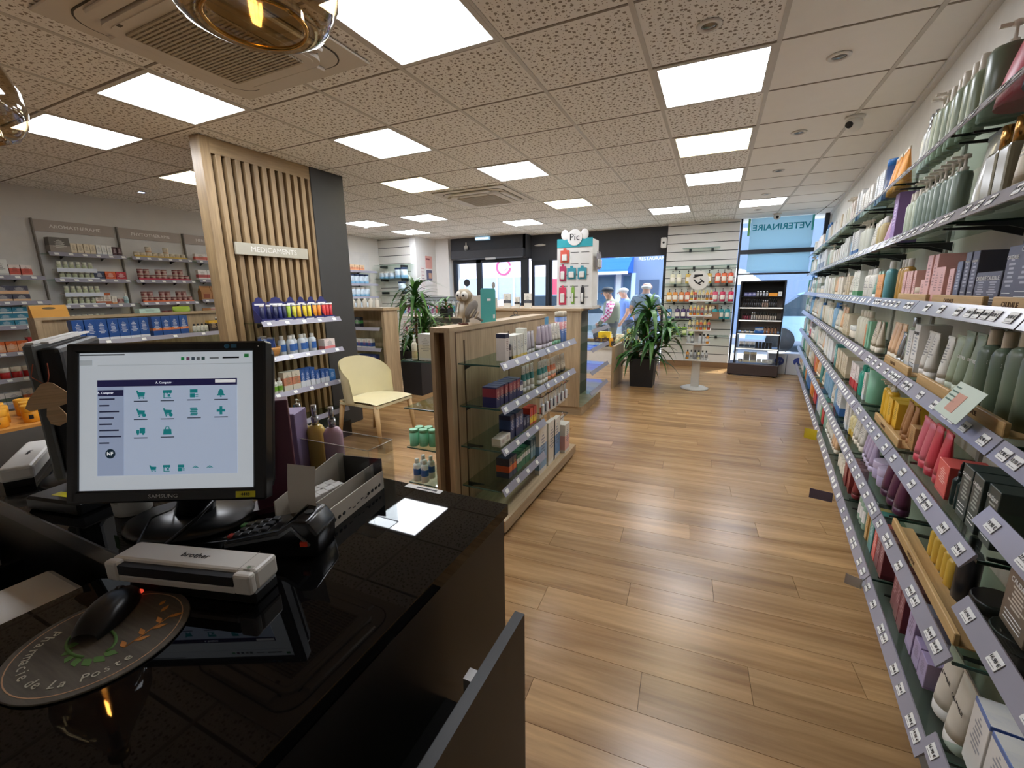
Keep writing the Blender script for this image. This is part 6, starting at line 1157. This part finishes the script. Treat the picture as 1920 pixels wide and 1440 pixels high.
# ------------------------------------------------------------------ ceiling air conditioners, spots, cameras
def aircon(cx, cy, label):
    e = tag(empty('ceiling_air_conditioner', (cx, cy, CEIL-.001)), label, 'air conditioner', 'ceiling cassette air conditioners'); M_AC = pm('#cfc8bc', .5, var=.02)
    obj('panel', MB().rbox(-.475, .475, -.475, .475, -.014, -.003, .004, 1), M_AC, e)
    def rr_(h, r, n=6): return [(sx*(h-r)+r*math.cos(a), sy*(h-r)+r*math.sin(a)) for sx, sy, b in ((1, 1, 0), (-1, 1, PI/2), (-1, -1, PI), (1, -1, 1.5*PI)) for a in [b+PI/2*i/n for i in range(n+1)]]
    obj('air_gap', MB().prism(rr_(.405, .12), -.0175, -.0135), pm('#4a463f', .8), e)
    obj('outer_ring', MB().prism(rr_(.398, .115)+[rr_(.398, .115)[0]], -.0185, -.0172), M_AC, e)
    obj('centre_panel', MB().prism(rr_(.325, .07), -.042, -.017).prism(rr_(.30, .06), -.046, -.042), M_AC, e)
    for q in range(4): obj('louvre', MB().rbox(-.25, .25, .333, .392, -.036, -.0186, .006, 1), M_AC, e, rot=(0, 0, q*PI/2)); obj('louvre_gap', MB().bx(-.27, .27, .3255, .333, -.024, -.0186), pm('#4a463f', .8), e, rot=(0, 0, q*PI/2))
    obj('grille_well', MB().bx(-.25, .25, -.25, .25, -.0475, -.046), pm('#7d7263', .8), e)
    g = MB()
    for q in range(26): g.bx(-.25, .25, -.25+q*.0196, -.25+q*.0196+.011, -.054, -.0475)
    for q in range(9): g.bx(-.25+q*.0615, -.25+q*.0615+.005, -.25, .25, -.0545, -.0475)
    o = obj('grille', g, pm('#b3a893', .6), e)
    for s in (-1, 1): obj('latch', MB().bx(s*.2-.012, s*.2+.012, -.3, -.285, -.0475, -.046), pm('#5a5348', .7), e)
aircon(-2.185, 1.505, 'big ceiling cassette air conditioner behind the near pendant'); aircon(-2.71, 5.08, 'smaller-looking cassette air conditioner in the far ceiling')
def spot(x, y, label, on=False):
    e = tag(empty('recessed_spot', (x, y, CEIL-.001)), label, 'spotlight', 'recessed ceiling spots')
    obj('ring', MB().lathe([(.034, -.002), (.036, -.009), (.05, -.008), (.055, -.001)], 24), M_WHITE, e); obj('lens', MB().lathe([(.036, -.003), (.025, -.006), (.001, -.008)], 20), pm('#cfe0ff', .2, emit=6.) if on else pm('#77726a', .15, .6), e)
for q, y in enumerate((3.005, 4.215, 5.41, 6.61, 7.8)): spot(.487, y, 'recessed spot, %s along the plain ceiling tiles' % ORD[q])
spot(-.118, 2.415, 'recessed spot in a perforated tile beside the largest panel'); spot(-6.05, 3.0, 'lit recessed spot over the phytotherapy bay', True); spot(-5.8, 6.3, 'lit recessed spot above the far left corner', True); spot(-.1, 8.0, 'small recessed spot before the white column')
def camcase(loc, rz, label):
    e = tag(empty('security_camera', loc, rz), label, 'camera'); obj('housing', MB().ell((0, 0, -.045), (.05, .06, .05), 16, 10), M_PLAS, e); obj('mount', MB().lathe([(.055, -.02), (.06, 0)], 20), M_PLAS, e); obj('lens', MB().lathe([(.022, 0), (.02, .02), (.012, .022)], 14, M=Matrix.Translation((0, -.052, -.06)) @ Matrix.Rotation(PI/2, 4, 'X')), M_INK, e)
camcase((.794, 4.034, CEIL-.002), math.radians(-40), 'white ceiling camera over the right-hand shelves'); camcase((.80, 8.35, CEIL-.002), 0., 'small camera in front of the veterinary lettering')
cs = tag(empty('bullet_camera', (-5.05, 8.53, 2.36), .5), 'white bullet camera on the dark door header', 'camera'); obj('tube', MB().lathe([(.045, -.09), (.045, .05), (.03, .06)], 14, M=Matrix.Rotation(1.2, 4, 'X')), M_PLAS, cs); obj('arm', MB().tube([(0, 0, .04), (0, .01, .12)], .015, 8), M_PLAS, cs)
cs = tag(empty('bullet_camera', (-.92, 8.6, 2.25), 0), 'white camera on the column edge beside the fascia', 'camera'); obj('tube', MB().rbox(-.05, .05, -.05, .05, -.09, .09, .02, 2), M_PLAS, cs); obj('lens', MB().ell((.0, -.05, 0), (.02, .01, .02), 10, 6), M_INK, cs)
ex = tag(empty('exit_light', (-4.55, 8.38, CEIL-.02), .06), 'blue-white emergency exit light above the entrance', 'emergency light'); obj('casing', MB().rbox(-.17, .17, -.03, .03, -.07, .0, .008, 1), pm('#8fb4cc', .3, emit=.5), ex); obj('diffuser_strip', MB().bx(-.15, .15, -.032, -.03, -.055, -.02), pm('#dff2ff', .3, emit=1.4), ex)
hl = tag(empty('header_lamp', (-3.42, 8.81, 2.36)), 'small white oval lamp on the dark header', 'lamp'); obj('shade', MB().ell((0, 0, 0), (.13, .05, .02), 16, 8), M_WHITE, hl); obj('plate', MB().bx(-.05, .05, .02, .05, -.01, .03), M_WHITE, hl)

# ------------------------------------------------------------------ column: glass shelves with soap bottles
cz = [2.12, 1.815, 1.515, 1.2, .90, .60]
cshelf = tag(empty('column_shelves', (-.28, 8.62, 0)), 'glass shelves fixed to the white slatwall column', 'shelving')
for q, z in enumerate(cz):
    x0, x1 = ((-.3, .3) if q == 0 else ((.2, .55) if q == 5 else (-.58, .58)))
    obj('glass_shelf', box(x0, x1, -.2, .0, z-.006, z), M_GLASS, cshelf); obj('shelf_edge', box(x0, x1, -.203, -.2, z-.006, z), pm('#5f7f78', .15), cshelf)
    for t in ((-.18, .18) if q == 0 else ((.35,) if q == 5 else (-.4, -.1, .2, .45))): obj('bracket', MB().bx(t-.02, t+.02, -.03, .0, z-.06, z-.006), M_BRACK, cshelf)
def soap(row, xs, cols, look):
    for q, x in enumerate(xs): product('pump', .088, .06, .225, pm(cols[q % len(cols)], .15, 0, .6), M_PUMPB, look, (x, 8.48, cz[row]), 0, 'the %s column shelf' % ['', 'top', 'second', 'third', 'fourth'][row], x, 'soap bottles on the column', 'left', C=pm('#e8e2d2', .5))
soap(2, (-.72, -.61), ('#dcd8b8',), 'clear soap pump bottle'); soap(2, (-.46, -.36, -.26, -.12), ('#c9a850', '#c2a24a'), 'golden soap pump bottle'); soap(2, (.02, .12, .22), ('#d9593a', '#e06a3c'), 'orange-red soap pump bottle')
soap(3, (-.76, -.66, -.55, -.45, -.35), ('#d89a3a', '#d98a42', '#c9783a', '#d8663a', '#d05c38'), 'amber soap pump bottle'); soap(3, (.0, .12, .25), ('#d05a70', '#c23a58', '#c8304e'), 'crimson soap pump bottle')
soap(4, (-.74, -.6, -.5, -.4), ('#4a7aa8', '#4a3a5c', '#4a3a62', '#52406a'), 'purple-blue soap pump bottle'); soap(4, (.02, .12, .22), ('#2f8f92', '#358f94'), 'teal soap pump bottle')
for q, x in enumerate((-.66, -.56, -.46, -.34)): product('pump', .085, .06, .2, pm('#7fa83a', .15), M_PUMPB, 'lime green soap pump bottle', (x, 8.44, .60), 0, 'the low column shelf', x, 'soap bottles on the column', 'left', C=pm('#d8e0a8', .5))
gs = tag(empty('low_column_shelf', (-.5, 8.62, 0)), 'short low glass shelf with lime bottles on the column', 'shelf'); obj('glass_shelf', box(-.35, .35, -.24, 0, .594, .60), M_GLASS, gs); obj('bracket', MB().bx(-.02, .02, -.2, 0, .56, .594), M_BRACK, gs)
gb = tag(empty('gift_carton', (-.06, 8.46, .90)), 'brown gift carton on the column shelf', 'carton'); obj('carton_body', MB().rbox(-.15, .15, -.05, .05, 0, .12, .002, 1), pm('#8a6a50', .6), gb); obj('carton_back', MB().bx(-.15, .13, .03, .05, .12, .25), pm('#7a5c44', .6), gb); obj('seal', MB().lathe([(.03, 0), (.03, .003)], 14, M=Matrix.Translation((.05, .028, .19)) @ Matrix.Rotation(PI/2, 4, 'X')), pm('#c9b49a', .5), gb); obj('brand_strip', MB().bx(-.04, .03, -.0515, -.05, .03, .05), M_WINK, gb)

# ------------------------------------------------------------------ round perfume stand
rs_ = tag(empty('round_stand', (-.17, 6.65, 0)), 'white round-based stand with five tiers of small bottles', 'display stand')
M_ST = pm('#d2d0ca', .4, var=.02)
obj('foot', MB().lathe([(.185, 0), (.19, .012), (.15, .03), (.06, .035)], 36), M_ST, rs_); obj('pole', MB().rbox(-.055, .055, -.04, .04, .03, 1.30, .006, 1), M_ST, rs_)
TZ = [.44, .67, .86, 1.06, 1.265]
for z in TZ: obj('tier', MB().rbox(-.155, .155, -.13, .13, z-.025, z, .008, 2), M_ST, rs_)
sgn_ = obj('round_sign', MB().lathe([(.13, 0), (.13, .012)], 32, M=Matrix.Translation((-.05, -.05, 1.53)) @ Matrix.Rotation(PI/2, 4, 'X')), pm('#dcdad4', .5), rs_)
sk_ = MB()
for (a, b_) in (((-.12, 1.57), (-.02, 1.60)), ((-.11, 1.54), (-.06, 1.49)), ((-.06, 1.49), (0, 1.52)), ((-.03, 1.55), (.02, 1.50)), ((-.09, 1.51), (-.02, 1.47))): sk_.tube([(a[0], -.064, a[1]), (b_[0], -.064, b_[1])], .008, 5)
obj('sign_drawing', sk_, M_INK, sgn_); obj('sign_lettering', MB().bx(-.11, .0, -.0645, -.062, 1.585, 1.61), M_INK, sgn_)
tn = ['lowest', 'second', 'third', 'fourth', 'top']
for t, z in enumerate(TZ):
    for q in range(6):
        c = ['#d89a2e', '#c9602e', '#d8b44a', '#b84a2e', '#d6c890', '#cfc4a0'][(q+t*2) % 6] if t > 1 else ['#d8902e', '#c2c8ca', '#8a8f94', '#d6cf9a', '#c9ccce', '#b4b8bb'][(q+t) % 6]
        if t == 1 and q in (2,): continue
        product('bottle', .038, .038, .13, P(c, '#4a4e54' if t != 1 else '#c9d4d8', '#d8d8d8', .3, .62), pm('#d8cf8a', .4) if t > 1 else M_PUMPB, 'small fragrance bottle', (-.17-.122+q*.049, 6.65-.09, z), 0, 'the %s tier of the round stand' % tn[t], q, 'fragrance bottles on the round stand', 'left')
bp_ = tag(obj('blue_ball_cap', MB().lathe([(.03, 0), (.035, .03), (.02, .06), (.001, .066)], 14), pm('#2f8ad0', .4), None, loc=(-.30, 6.6, 1.392)), 'bright blue cap standing beside the round sign', 'cap') if False else None

# ------------------------------------------------------------------ black makeup stand
bs = tag(empty('makeup_stand', (.70, 8.12, 0), math.radians(-8)), 'tall black makeup stand on a brown base by the window', 'display stand')
obj('base', MB().rbox(-.40, .33, -.19, .2, .02, .2, .006, 1), pm('#453a38', .35), bs)
for x in (-.36, .28):
    for y in (-.15, .15): obj('caster', MB().lathe([(.02, 0), (.02, .02)], 10, c=(x, y, 0)), M_PUMPB, bs)
for x in (-.31, .30): obj('side_panel', MB().bx(x-.012, x+.012, -.13, .18, .2, 1.53), pm('#232327', .3), bs)
obj('top_panel', MB().bx(-.31, .31, -.13, .18, 1.515, 1.535), pm('#232327', .3), bs); obj('back_panel', MB().bx(-.3, .3, .165, .18, .72, 1.515), pm('#c9bfb8', .5), bs); obj('top_box', MB().bx(-.298, .298, -.1, .16, 1.28, 1.285), M_INK, bs); obj('top_back', MB().bx(-.298, .298, .155, .164, 1.29, 1.513), M_INK, bs)
SZ = [.215, .46, .70, .92, 1.12, 1.29]
for z in SZ[1:5]:
    obj('shelf', MB().bx(-.298, .298, -.15, .165, z-.02, z), pm('#2a2a2e', .3), bs); obj('light_strip', MB().bx(-.298, .298, -.156, -.15, z-.022, z-.006), pm('#e6e4dc', .3, emit=.6), bs)
bsM = Matrix.Translation((.70, 8.12, 0)) @ Matrix.Rotation(math.radians(-8), 4, 'Z')
def BS(row, items, where):
    o = bsM @ Vector((-.28, -.1, 0)); fill(o, (math.cos(-.14), math.sin(-.14)), (math.sin(-.14), -math.cos(-.14)), items, where, 'makeup on the black stand', .58, z=SZ[row], setback=.01, end='left', gap=.008)
BS(5, [(3, 'carton', .05, .05, .06, P('#5a5a8a', '#8a8ab0', '#d8d8e0', .3, .6), None, 'small violet carton'), (4, 'stick', .035, .035, .08, pm('#8f8f94', .3), M_SILV, 'grey stick'), (1, 'carton', .12, .05, .05, ORA, None, 'orange carton'), (1, 'carton', .05, .04, .07, WBX, None, 'white carton')], 'the top tier of the black stand')
BS(4, [(9, 'stick', .022, .022, .12, pm('#1c1c20', .25), M_PUMPB, 'black mascara stick'), (3, 'stick', .022, .022, .11, pm('#8a7060', .3), M_SILV, 'bronze stick'), (4, 'stick', .022, .022, .13, pm('#232327', .25), M_PUMPB, 'tall black stick')], 'the second tier of the black stand')
BS(3, [(4, 'stick', .025, .025, .1, pm('#7a2a3a', .3), M_PUMPB, 'red lipstick'), (2, 'stick', .025, .025, .12, pm('#c9c4c0', .3), M_SILV, 'pale stick'), (6, 'stick', .025, .025, .12, pm('#b9a898', .3), M_PUMPB, 'nude foundation stick'), (3, 'stick', .025, .025, .1, pm('#c2b6a8', .3), M_PUMPB, 'beige stick')], 'the third tier of the black stand')
BS(2, [(3, 'jar', .06, .06, .05, pm('#d8d0c4', .4), M_PUMPB, 'powder jar'), (1, 'carton', .12, .05, .1, P('#2f6ab8', '#c9d8e8', '#e6eef6', .5, .8), None, 'blue promotion carton'), (4, 'bottle', .04, .04, .11, pm('#a5785a', .3), M_PUMPB, 'foundation bottle')], 'the fourth tier of the black stand')
BS(1, [(3, 'carton', .07, .05, .1, P('#dcdcda', '#3a4a5a', '#3a3a3a', .1, .5), None, 'white and dark carton'), (5, 'carton', .04, .05, .1, pm('#2a2a2e', .4), None, 'black carton')], 'the fifth tier of the black stand')
BS(0, [(1, 'jar', .07, .07, .05, M_CREAM, M_SILV, 'cream compact'), (2, 'carton', .09, .06, .17, P('#c9c2a8', '#8a8a88', '#5a5a58', .2, .8), None, 'silver and gold gift carton'), (3, 'carton', .07, .07, .06, P('#dcdcd6', '#b8bcb8', '#6a6a68', 0, .3), None, 'low white carton')], 'the lowest tier of the black stand')
for q, (x, c) in enumerate(((1.03, '#e6e8ee'), (1.30, '#e9eaf0'))):
    w_ = tag(obj('promo_cube', MB().rbox(-.13, .13, -.13, .13, 0, .35, .004, 1), pm(c, .5), None, loc=(x, 8.46-.0*q, .0)), ['white window cube with blue round badge', 'second white window cube by the shelf end'][q], 'display cube')
    obj('badge', MB().lathe([(.07, 0), (.07, .003)], 18, M=Matrix.Translation((.03, -.131, .22)) @ Matrix.Rotation(PI/2, 4, 'X')), pm('#4a5aa8', .5), w_)
    if q == 0: lettering('badge_lettering', 'N°1', .05, M_WINK, w_, (.03, -.1345, .22), (1, 0, 0), (0, -1, 0))

# ------------------------------------------------------------------ window platform with displays
pf = tag(empty('window_platform', (-2.1, 8.5, 0)), 'low white platform inside the main shop window', 'platform'); obj('body', box(-1.1, 1.2, -.22, .3, 0, .31), pm('#dcd9d2', .6), pf); obj('top_board', box(-1.12, 1.22, -.25, .3, .31, .345), pm('#a8a49a', .5), pf)
for q, (x, c, w_, h, lk) in enumerate(((-1.9, '#e6c22e', .24, .28, 'bright yellow window box'), (-1.6, '#e8dcc0', .14, .24, 'cream window box'), (-1.42, '#d8b03a', .1, .34, 'golden window box'), (-2.2, '#7a6a4a', .3, .14, 'brown patterned window box'))): product('carton', w_, .1, h, P(c, c, '#5a4a2a', 0, .2), None, lk, (x, 8.4, .345), 0, 'the window platform', x, 'window display boxes', 'left')
for q in range(6): product('spray', .07, .06, .24, pm(['#e0a030', '#d8c9a0', '#e0a030', '#e8b040', '#d8902e', '#e6c890'][q], .15), M_CREAM, 'golden window bottle', (-1.74+q*.1, 8.3, .345), 0, 'the window platform', q, 'bottles in the window', 'left')
for q in range(3): product('card', .14, .05, .17, P('#4a3c34', '#7a5a3a', '#c9a87a', .2, .6), pm('#3a2f2a', .5), 'dark brown gift pack', (-2.02+q*.16, 8.29, .346), 0, 'the window platform', q, 'gift packs in the window', 'left')
wp = tag(obj('wooden_side_panel', box(-.02, .02, -.35, .35, 0, .62), M_OAK, None, loc=(-1.27, 6.55, 0)), 'low oak panel standing left of the dracaena planter', 'panel')

# ------------------------------------------------------------------ plants
M_LEAF = pm('#2f5a2a', .4, var=.2); M_LEAF2 = pm('#4f7a3a', .4, var=.2); M_LEAF3 = pm('#6f9a5a', .45, var=.15); M_TRUNK = wood('#6a5038', '#8a6a4a', 'z', 2., .8)
def leaf_mesh(L, w, arch, n=8):
    m = MB(); vs = []
    for i in range(n+1):
        t = i/n; x = L*t*(1-.18*arch*t); z = L*arch*(t*.75-t*t*1.25); ww = w*math.sin(PI*min(1, .12+.88*t)**.8)*(1 if t < .98 else .2)
        vs += [(x, -ww, z+ww*.35), (x, 0, z), (x, ww, z+ww*.35)]
    m.add(vs, [(3*i+a, 3*i+a+1, 3*i+a+4, 3*i+a+3) for i in range(n) for a in (0, 1)], True)
    return m.mesh('leaf')
def dracaena(loc, label, pot, trunks, rnd, L=.42, w=.022, mats=(M_LEAF, M_LEAF2), n=26):
    e = tag(empty('potted_plant', loc), label, 'plant'); rp = random.Random(rnd); lm = [leaf_mesh(L*f, w*f, a) for f, a in ((1, .55), (.85, .9), (.7, .35), (1.1, 1.2))]
    pw, ph = pot
    obj('planter', MB().prism([(-pw/2*.88, -pw/2*.88), (pw/2*.88, -pw/2*.88), (pw/2*.88, pw/2*.88), (-pw/2*.88, pw/2*.88)], 0, .01).add([(sx*pw/2*f, sy*pw/2*f, z) for z, f in ((0, .88), (ph, 1), (ph, .9), (ph-.05, .9)) for sx, sy in ((-1, -1), (1, -1), (1, 1), (-1, 1))], [(4*j+i, 4*j+(i+1) % 4, 4*j+4+(i+1) % 4, 4*j+4+i) for j in range(3) for i in range(4)]), pm('#27282b', .5), e)
    obj('soil', MB().bx(-pw*.45, pw*.45, -pw*.45, pw*.45, ph-.06, ph-.03), pm('#3a2c22', .9), e)
    for (tx, ty, h, cr) in trunks:
        obj('stem', MB().tube([(tx*.4, ty*.4, ph-.05), (tx*.7, ty*.7, ph+h*.5), (tx, ty, ph+h)], [.018, .015, .012], 8), M_TRUNK, e)
        for k_ in range(int(n*cr)):
            az = k_*2.399+rp.uniform(-.2, .2); el = rp.uniform(-.35, 1.15); f = k_/max(1, n*cr)
            o = obj('leaf', lm[k_ % 4], mats[k_ % len(mats)], e, loc=(tx, ty, ph+h-.22*(1-f)*1.2), rot=(0, -el*.9, az), scale=(1, 1, 1))
            o.scale = (rp.uniform(.8, 1.1),)*3
    return e
dracaena((-.90, 6.62, 0), 'dark leafy dracaena in black planter before the window', (.36, .42), ((.05, 0, .74, 1.2), (.3, .0, .42, 1.1), (-.02, .05, .46, .9), (.12, -.05, .22, .9), (-.12, 0, .12, .9)), 5, .5, .036, (M_LEAF, M_LEAF, M_LEAF2), 34)
dracaena((-3.76, 4.92, 0), 'tall dracaena in black planter behind the cream chair', (.36, .62), ((0, 0, .78, 1.9), (.1, .06, .42, 1.4), (-.08, -.03, .14, 1.4)), 8, .5, .028, (M_LEAF2, M_LEAF, M_LEAF2), 34)
sp_ = dracaena((-1.35, 8.15, .345), 'pale sunlit spider plant on the window platform', (.2, .16), ((0, 0, .1, 1.6), (.03, 0, .2, 1.2)), 11, .42, .012, (M_LEAF3, pm('#a8c48a', .5, var=.1)))
dracaena((-3.9, 5.9, 1.02), 'small flowering plant behind the tall left dracaena', (.16, .14), ((0, 0, .12, 1.),), 13, .24, .03, (M_LEAF3, M_LEAF2))

# ------------------------------------------------------------------ cream chair
ch = tag(empty('armchair', (-2.96, 3.14, 0), math.radians(88)), 'cream plastic armchair beside the dark pillar', 'chair'); M_CH = pm('#d9cfa8', .4, var=.03); M_LG = pm('#c9a878', .45)
# local -Y is the front
def shell(u, v):
    a = (u-.5)*2; ang = a*1.75; x = .275*math.sin(ang)*(1.0+.03*v); y = .06+.21*math.cos(ang)*(1.0) if abs(a) < .9 else .06+.21*math.cos(ang); y = .03+.22*math.cos(ang)
    top = .80-.17*abs(a)**2.2; return (x*(1+.02*v), y+.03*v, .40+(top-.40)*v)
sh_ = MB().grid(shell, 24, 6); n0 = len(sh_.v); sh_.add([(x*.965, y*.965-.004, z) for x, y, z in sh_.v[:n0]], [tuple(reversed(f)) for f in list(sh_.f)], True)
obj('backrest', sh_, M_CH, ch); obj('seat', MB().grid(lambda u, v: ((u-.5)*.5*(1-.06*v), -.27+.49*v, .43-.022*math.sin(PI*u)*math.sin(PI*min(1, v*1.1))-.02*v+(-.02*(1-v)**6)), 14, 12).bx(-.245, .245, -.268, .2, .375, .398), M_CH, ch)
for s in (-1, 1):
    obj('leg', MB().tube([(s*.225, -.24, .40), (s*.235, -.265, .2), (s*.242, -.285, .0)], [.026, .02, .015], 10), M_LG, ch); obj('leg', MB().tube([(s*.215, .19, .41), (s*.225, .225, .2), (s*.23, .26, .0)], [.026, .02, .015], 10), M_LG, ch)

# ------------------------------------------------------------------ unit between pillar and plant, rack, far left corner
u1 = tag(empty('wooden_shelf_unit', (-4.0, 4.3, 0)), 'oak shelf unit with small packs behind the dark pillar', 'shelving'); obj('back_board', box(-.45, .3, .1, .14, 0, 1.2), M_OAK, u1); obj('side_board', box(.28, .32, -.12, .14, 0, 1.2), M_OAK, u1); obj('top_board', box(-.45, .34, -.14, .16, 1.2, 1.23), M_OAKX, u1); obj('base', box(-.45, .32, -.14, .14, 0, .1), M_OAKX, u1)
for z in (.98, .72, .5, .28): obj('glass_shelf', box(-.45, .27, -.14, .1, z-.008, z), M_GLASS, u1); rail(u1, (-.45, -.14), (.27, -.14), z, (0, -1))
for z, its, nm in ((.98, [(3, 'stick', .04, .04, .1, pm('#d8d4cc', .3), pm('#8a2a3a', .4), 'red-capped stick'), (2, 'carton', .1, .06, .13, P('#2a2c34', '#4a8a4a', '#d8d8d8', .4, .7), None, 'black and green pack')], 'upper'), (.72, [(6, 'carton', .08, .06, .12, P('#dcdcd6', '#3a5a9a', '#b03a4a', .2, .6), None, 'white and blue pack')], 'middle'), (.5, [(3, 'carton', .09, .06, .14, P('#d8dcdc', '#3a8ab0', '#2a4a6a', .3, .7), None, 'white and aqua pack'), (3, 'carton', .09, .06, .14, P('#3a4a8a', '#c94a5a', '#e6e6ea', .3, .6), None, 'navy and red pack')], 'lower')):
    fill((-4.45, 4.16, 0), (1, 0), (0, -1), its, '%s shelf of the unit behind the pillar' % nm, 'packs behind the pillar', .72, z=z, end='left')
for q in range(6): product('bottle', .055, .055, .12, pm('#e2e0da', .4), M_CAPW, 'white bottle', (-4.38+q*.1, 4.3, 1.23), 0, 'the unit top behind the pillar', q, 'white bottles on the unit', 'left')
rk = tag(empty('toothbrush_rack', (-4.4, 6.3, 0)), 'white-shelved rack of hanging toothbrushes beside the plant', 'rack'); obj('back_panel', box(-.62, .75, .1, .12, 0, 1.34), pm('#8f9396', .6), rk)
for z in (1.02, .60, .2): obj('shelf', box(-.62, .75, -.2, .1, z-.03, z), pm('#dcd8cc', .5), rk)
for z in (1.33, 1.28): obj('hook_bar', MB().tube([(-.6, -.05, z), (.74, -.05, z)], .005, 6), M_BRACK, rk)
for q in range(16): product('card', .06, .03, .22, P('#d0d4d8', ['#4a8ab0', '#8a4a7a', '#c94a5a', '#3a7a9a'][q % 4], '#4a5a6a', .3, .7), pm(['#5aa0c0', '#a05a8a', '#d06a6a'][q % 3], .4), 'hanging toothbrush pack', (-4.98+q*.085, 6.22, 1.04), 0, 'the top bar of the toothbrush rack', q, 'toothbrush packs', 'left')
for q in range(9): product('card', .09, .03, .26, P('#d0c8c0', ['#b8486a', '#c9a84a', '#4a8a7a'][q % 3], '#4a4a4a', .3, .75), pm('#dcdcd8', .4), 'long hanging pack', (-4.92+q*.14, 6.12, .64), 0, 'the middle of the toothbrush rack', q, 'long packs on the rack', 'left')
for q in range(9): product('card', .09, .03, .2, P('#c9c4b8', ['#7a8a6a', '#a8a8a0'][q % 2], '#4a4a4a', .3, .7), pm('#d8d8d0', .4), 'pale hanging pack', (-4.92+q*.14, 6.12, .24), 0, 'the bottom of the toothbrush rack', q, 'pale packs on the rack', 'left')
# baby milk on the far left wall and corner
wallbay(5.9, 7.4, '', (1.86, 1.6, 1.34, 1.08), 'far left wall bay with baby milk tins', sign=False)
MILK = P('#c9d6de', '#7fb0d0', '#4a5a7a', .0, .35); MILKP = P('#d8d0d4', '#e0a0a8', '#5a4a7a', .0, .35)
WF(5.95, 1.4, 1.86, [(5, 'carton', .13, .1, .17, P('#e6d4c8', '#e88a78', '#8a4a3a', .2, .6), None, 'coral and white nappy carton'), (3, 'carton', .13, .1, .12, P('#e8c8a0', '#e8a078', '#8a4a3a', .2, .6), None, 'peach carton')], 'top shelf of the baby bay')
WF(5.95, 1.4, 1.6, [(9, 'can', .13, .13, .2, MILK, NAVY, 'pale blue milk tin')], 'second shelf of the baby bay'); WF(5.95, 1.4, 1.34, [(4, 'can', .13, .13, .2, MILKP, M_CAPW, 'pink and white milk tin'), (5, 'can', .13, .13, .2, MILK, M_CAPW, 'pale blue milk tin')], 'third shelf of the baby bay'); WF(5.95, 1.4, 1.08, [(9, 'can', .13, .13, .18, MILK, M_CAPW, 'pale blue milk tin')], 'fourth shelf of the baby bay')
c2 = tag(empty('corner_shelves', (-6.3, 7.72, 0)), 'glass shelves on the far left slatwall corner', 'shelving')
for z in (2.0, 1.72, 1.45): obj('glass_shelf', box(-.45, .45, -.25, 0, z-.008, z), M_GLASS, c2); [obj('bracket', MB().bx(t-.02, t+.02, -.2, 0, z-.06, z-.008), M_BRACK, c2) for t in (-.3, .25)]
for q, (x, h) in enumerate(((-6.62, .14), (-6.5, .14), (-6.36, .14), (-6.18, .22), (-6.03, .22))): product('can', .13 if q < 3 else .15, .13 if q < 3 else .15, h, MILK, NAVY if q > 2 else M_CAPW, 'small milk tin' if q < 3 else 'tall milk tin', (x, 7.58, 1.72), 0, 'the corner slatwall shelf', q, 'milk tins in the corner', 'left')
product('can', .16, .16, .2, MILK, NAVY, 'single large milk tin', (-6.1, 7.58, 1.45), 0, 'the lower corner slatwall shelf', 0, 'milk tins in the corner', 'left')
po = tag(empty('photo_poster', (-5.798, 8.15, 1.9)), 'pink and white photo poster on the return wall', 'poster'); obj('sheet', MB().bx(0, .003, -.12, .13, -.3, .3), pm('#e6e4e6', .6), po); obj('pink_print', MB().bx(.003, .004, -.12, .13, .03, .3), pm('#e0a8a0', .6), po); obj('photo_print', MB().bx(.003, .004, -.1, .11, -.22, .0), pm('#5a5a78', .6), po); obj('photo_print', MB().bx(.004, .005, -.02, .09, -.18, -.06), pm('#c9a08a', .6), po); obj('title_print', MB().bx(.004, .005, -.1, .04, .22, .25), pm('#7a2a3a', .6, var=0), po)
p2 = tag(empty('notice_sheet', (-5.798, 7.92, 1.72)), 'narrow notice sheet beside the pink poster', 'poster'); obj('sheet', MB().bx(0, .003, -.07, .07, -.32, .25), pm('#e4dcda', .6), p2)
for q in range(7): obj('text_line', MB().bx(.003, .004, -.05, .05, .2-q*.07, .21-q*.07), pm('#a05a5a' if q < 3 else '#5a5a6a', .6, var=0), p2)
for q, (x, z, r_, c, lb) in enumerate(((-5.12, 1.62, .08, '#2a2c30', 'round black access sticker on the door glass'), (-5.05, 1.32, .09, '#d8d4c8', 'round white sticker on the door glass'))):
    tag(obj('door_sticker', MB().lathe([(r_, 0), (r_, .002)], 20, M=Matrix.Translation((x, 8.632, z)) @ Matrix.Rotation(PI/2, 4, 'X')), pm(c, .5)), lb, 'sticker')
finish_labels()
bpy.context.view_layer.update()
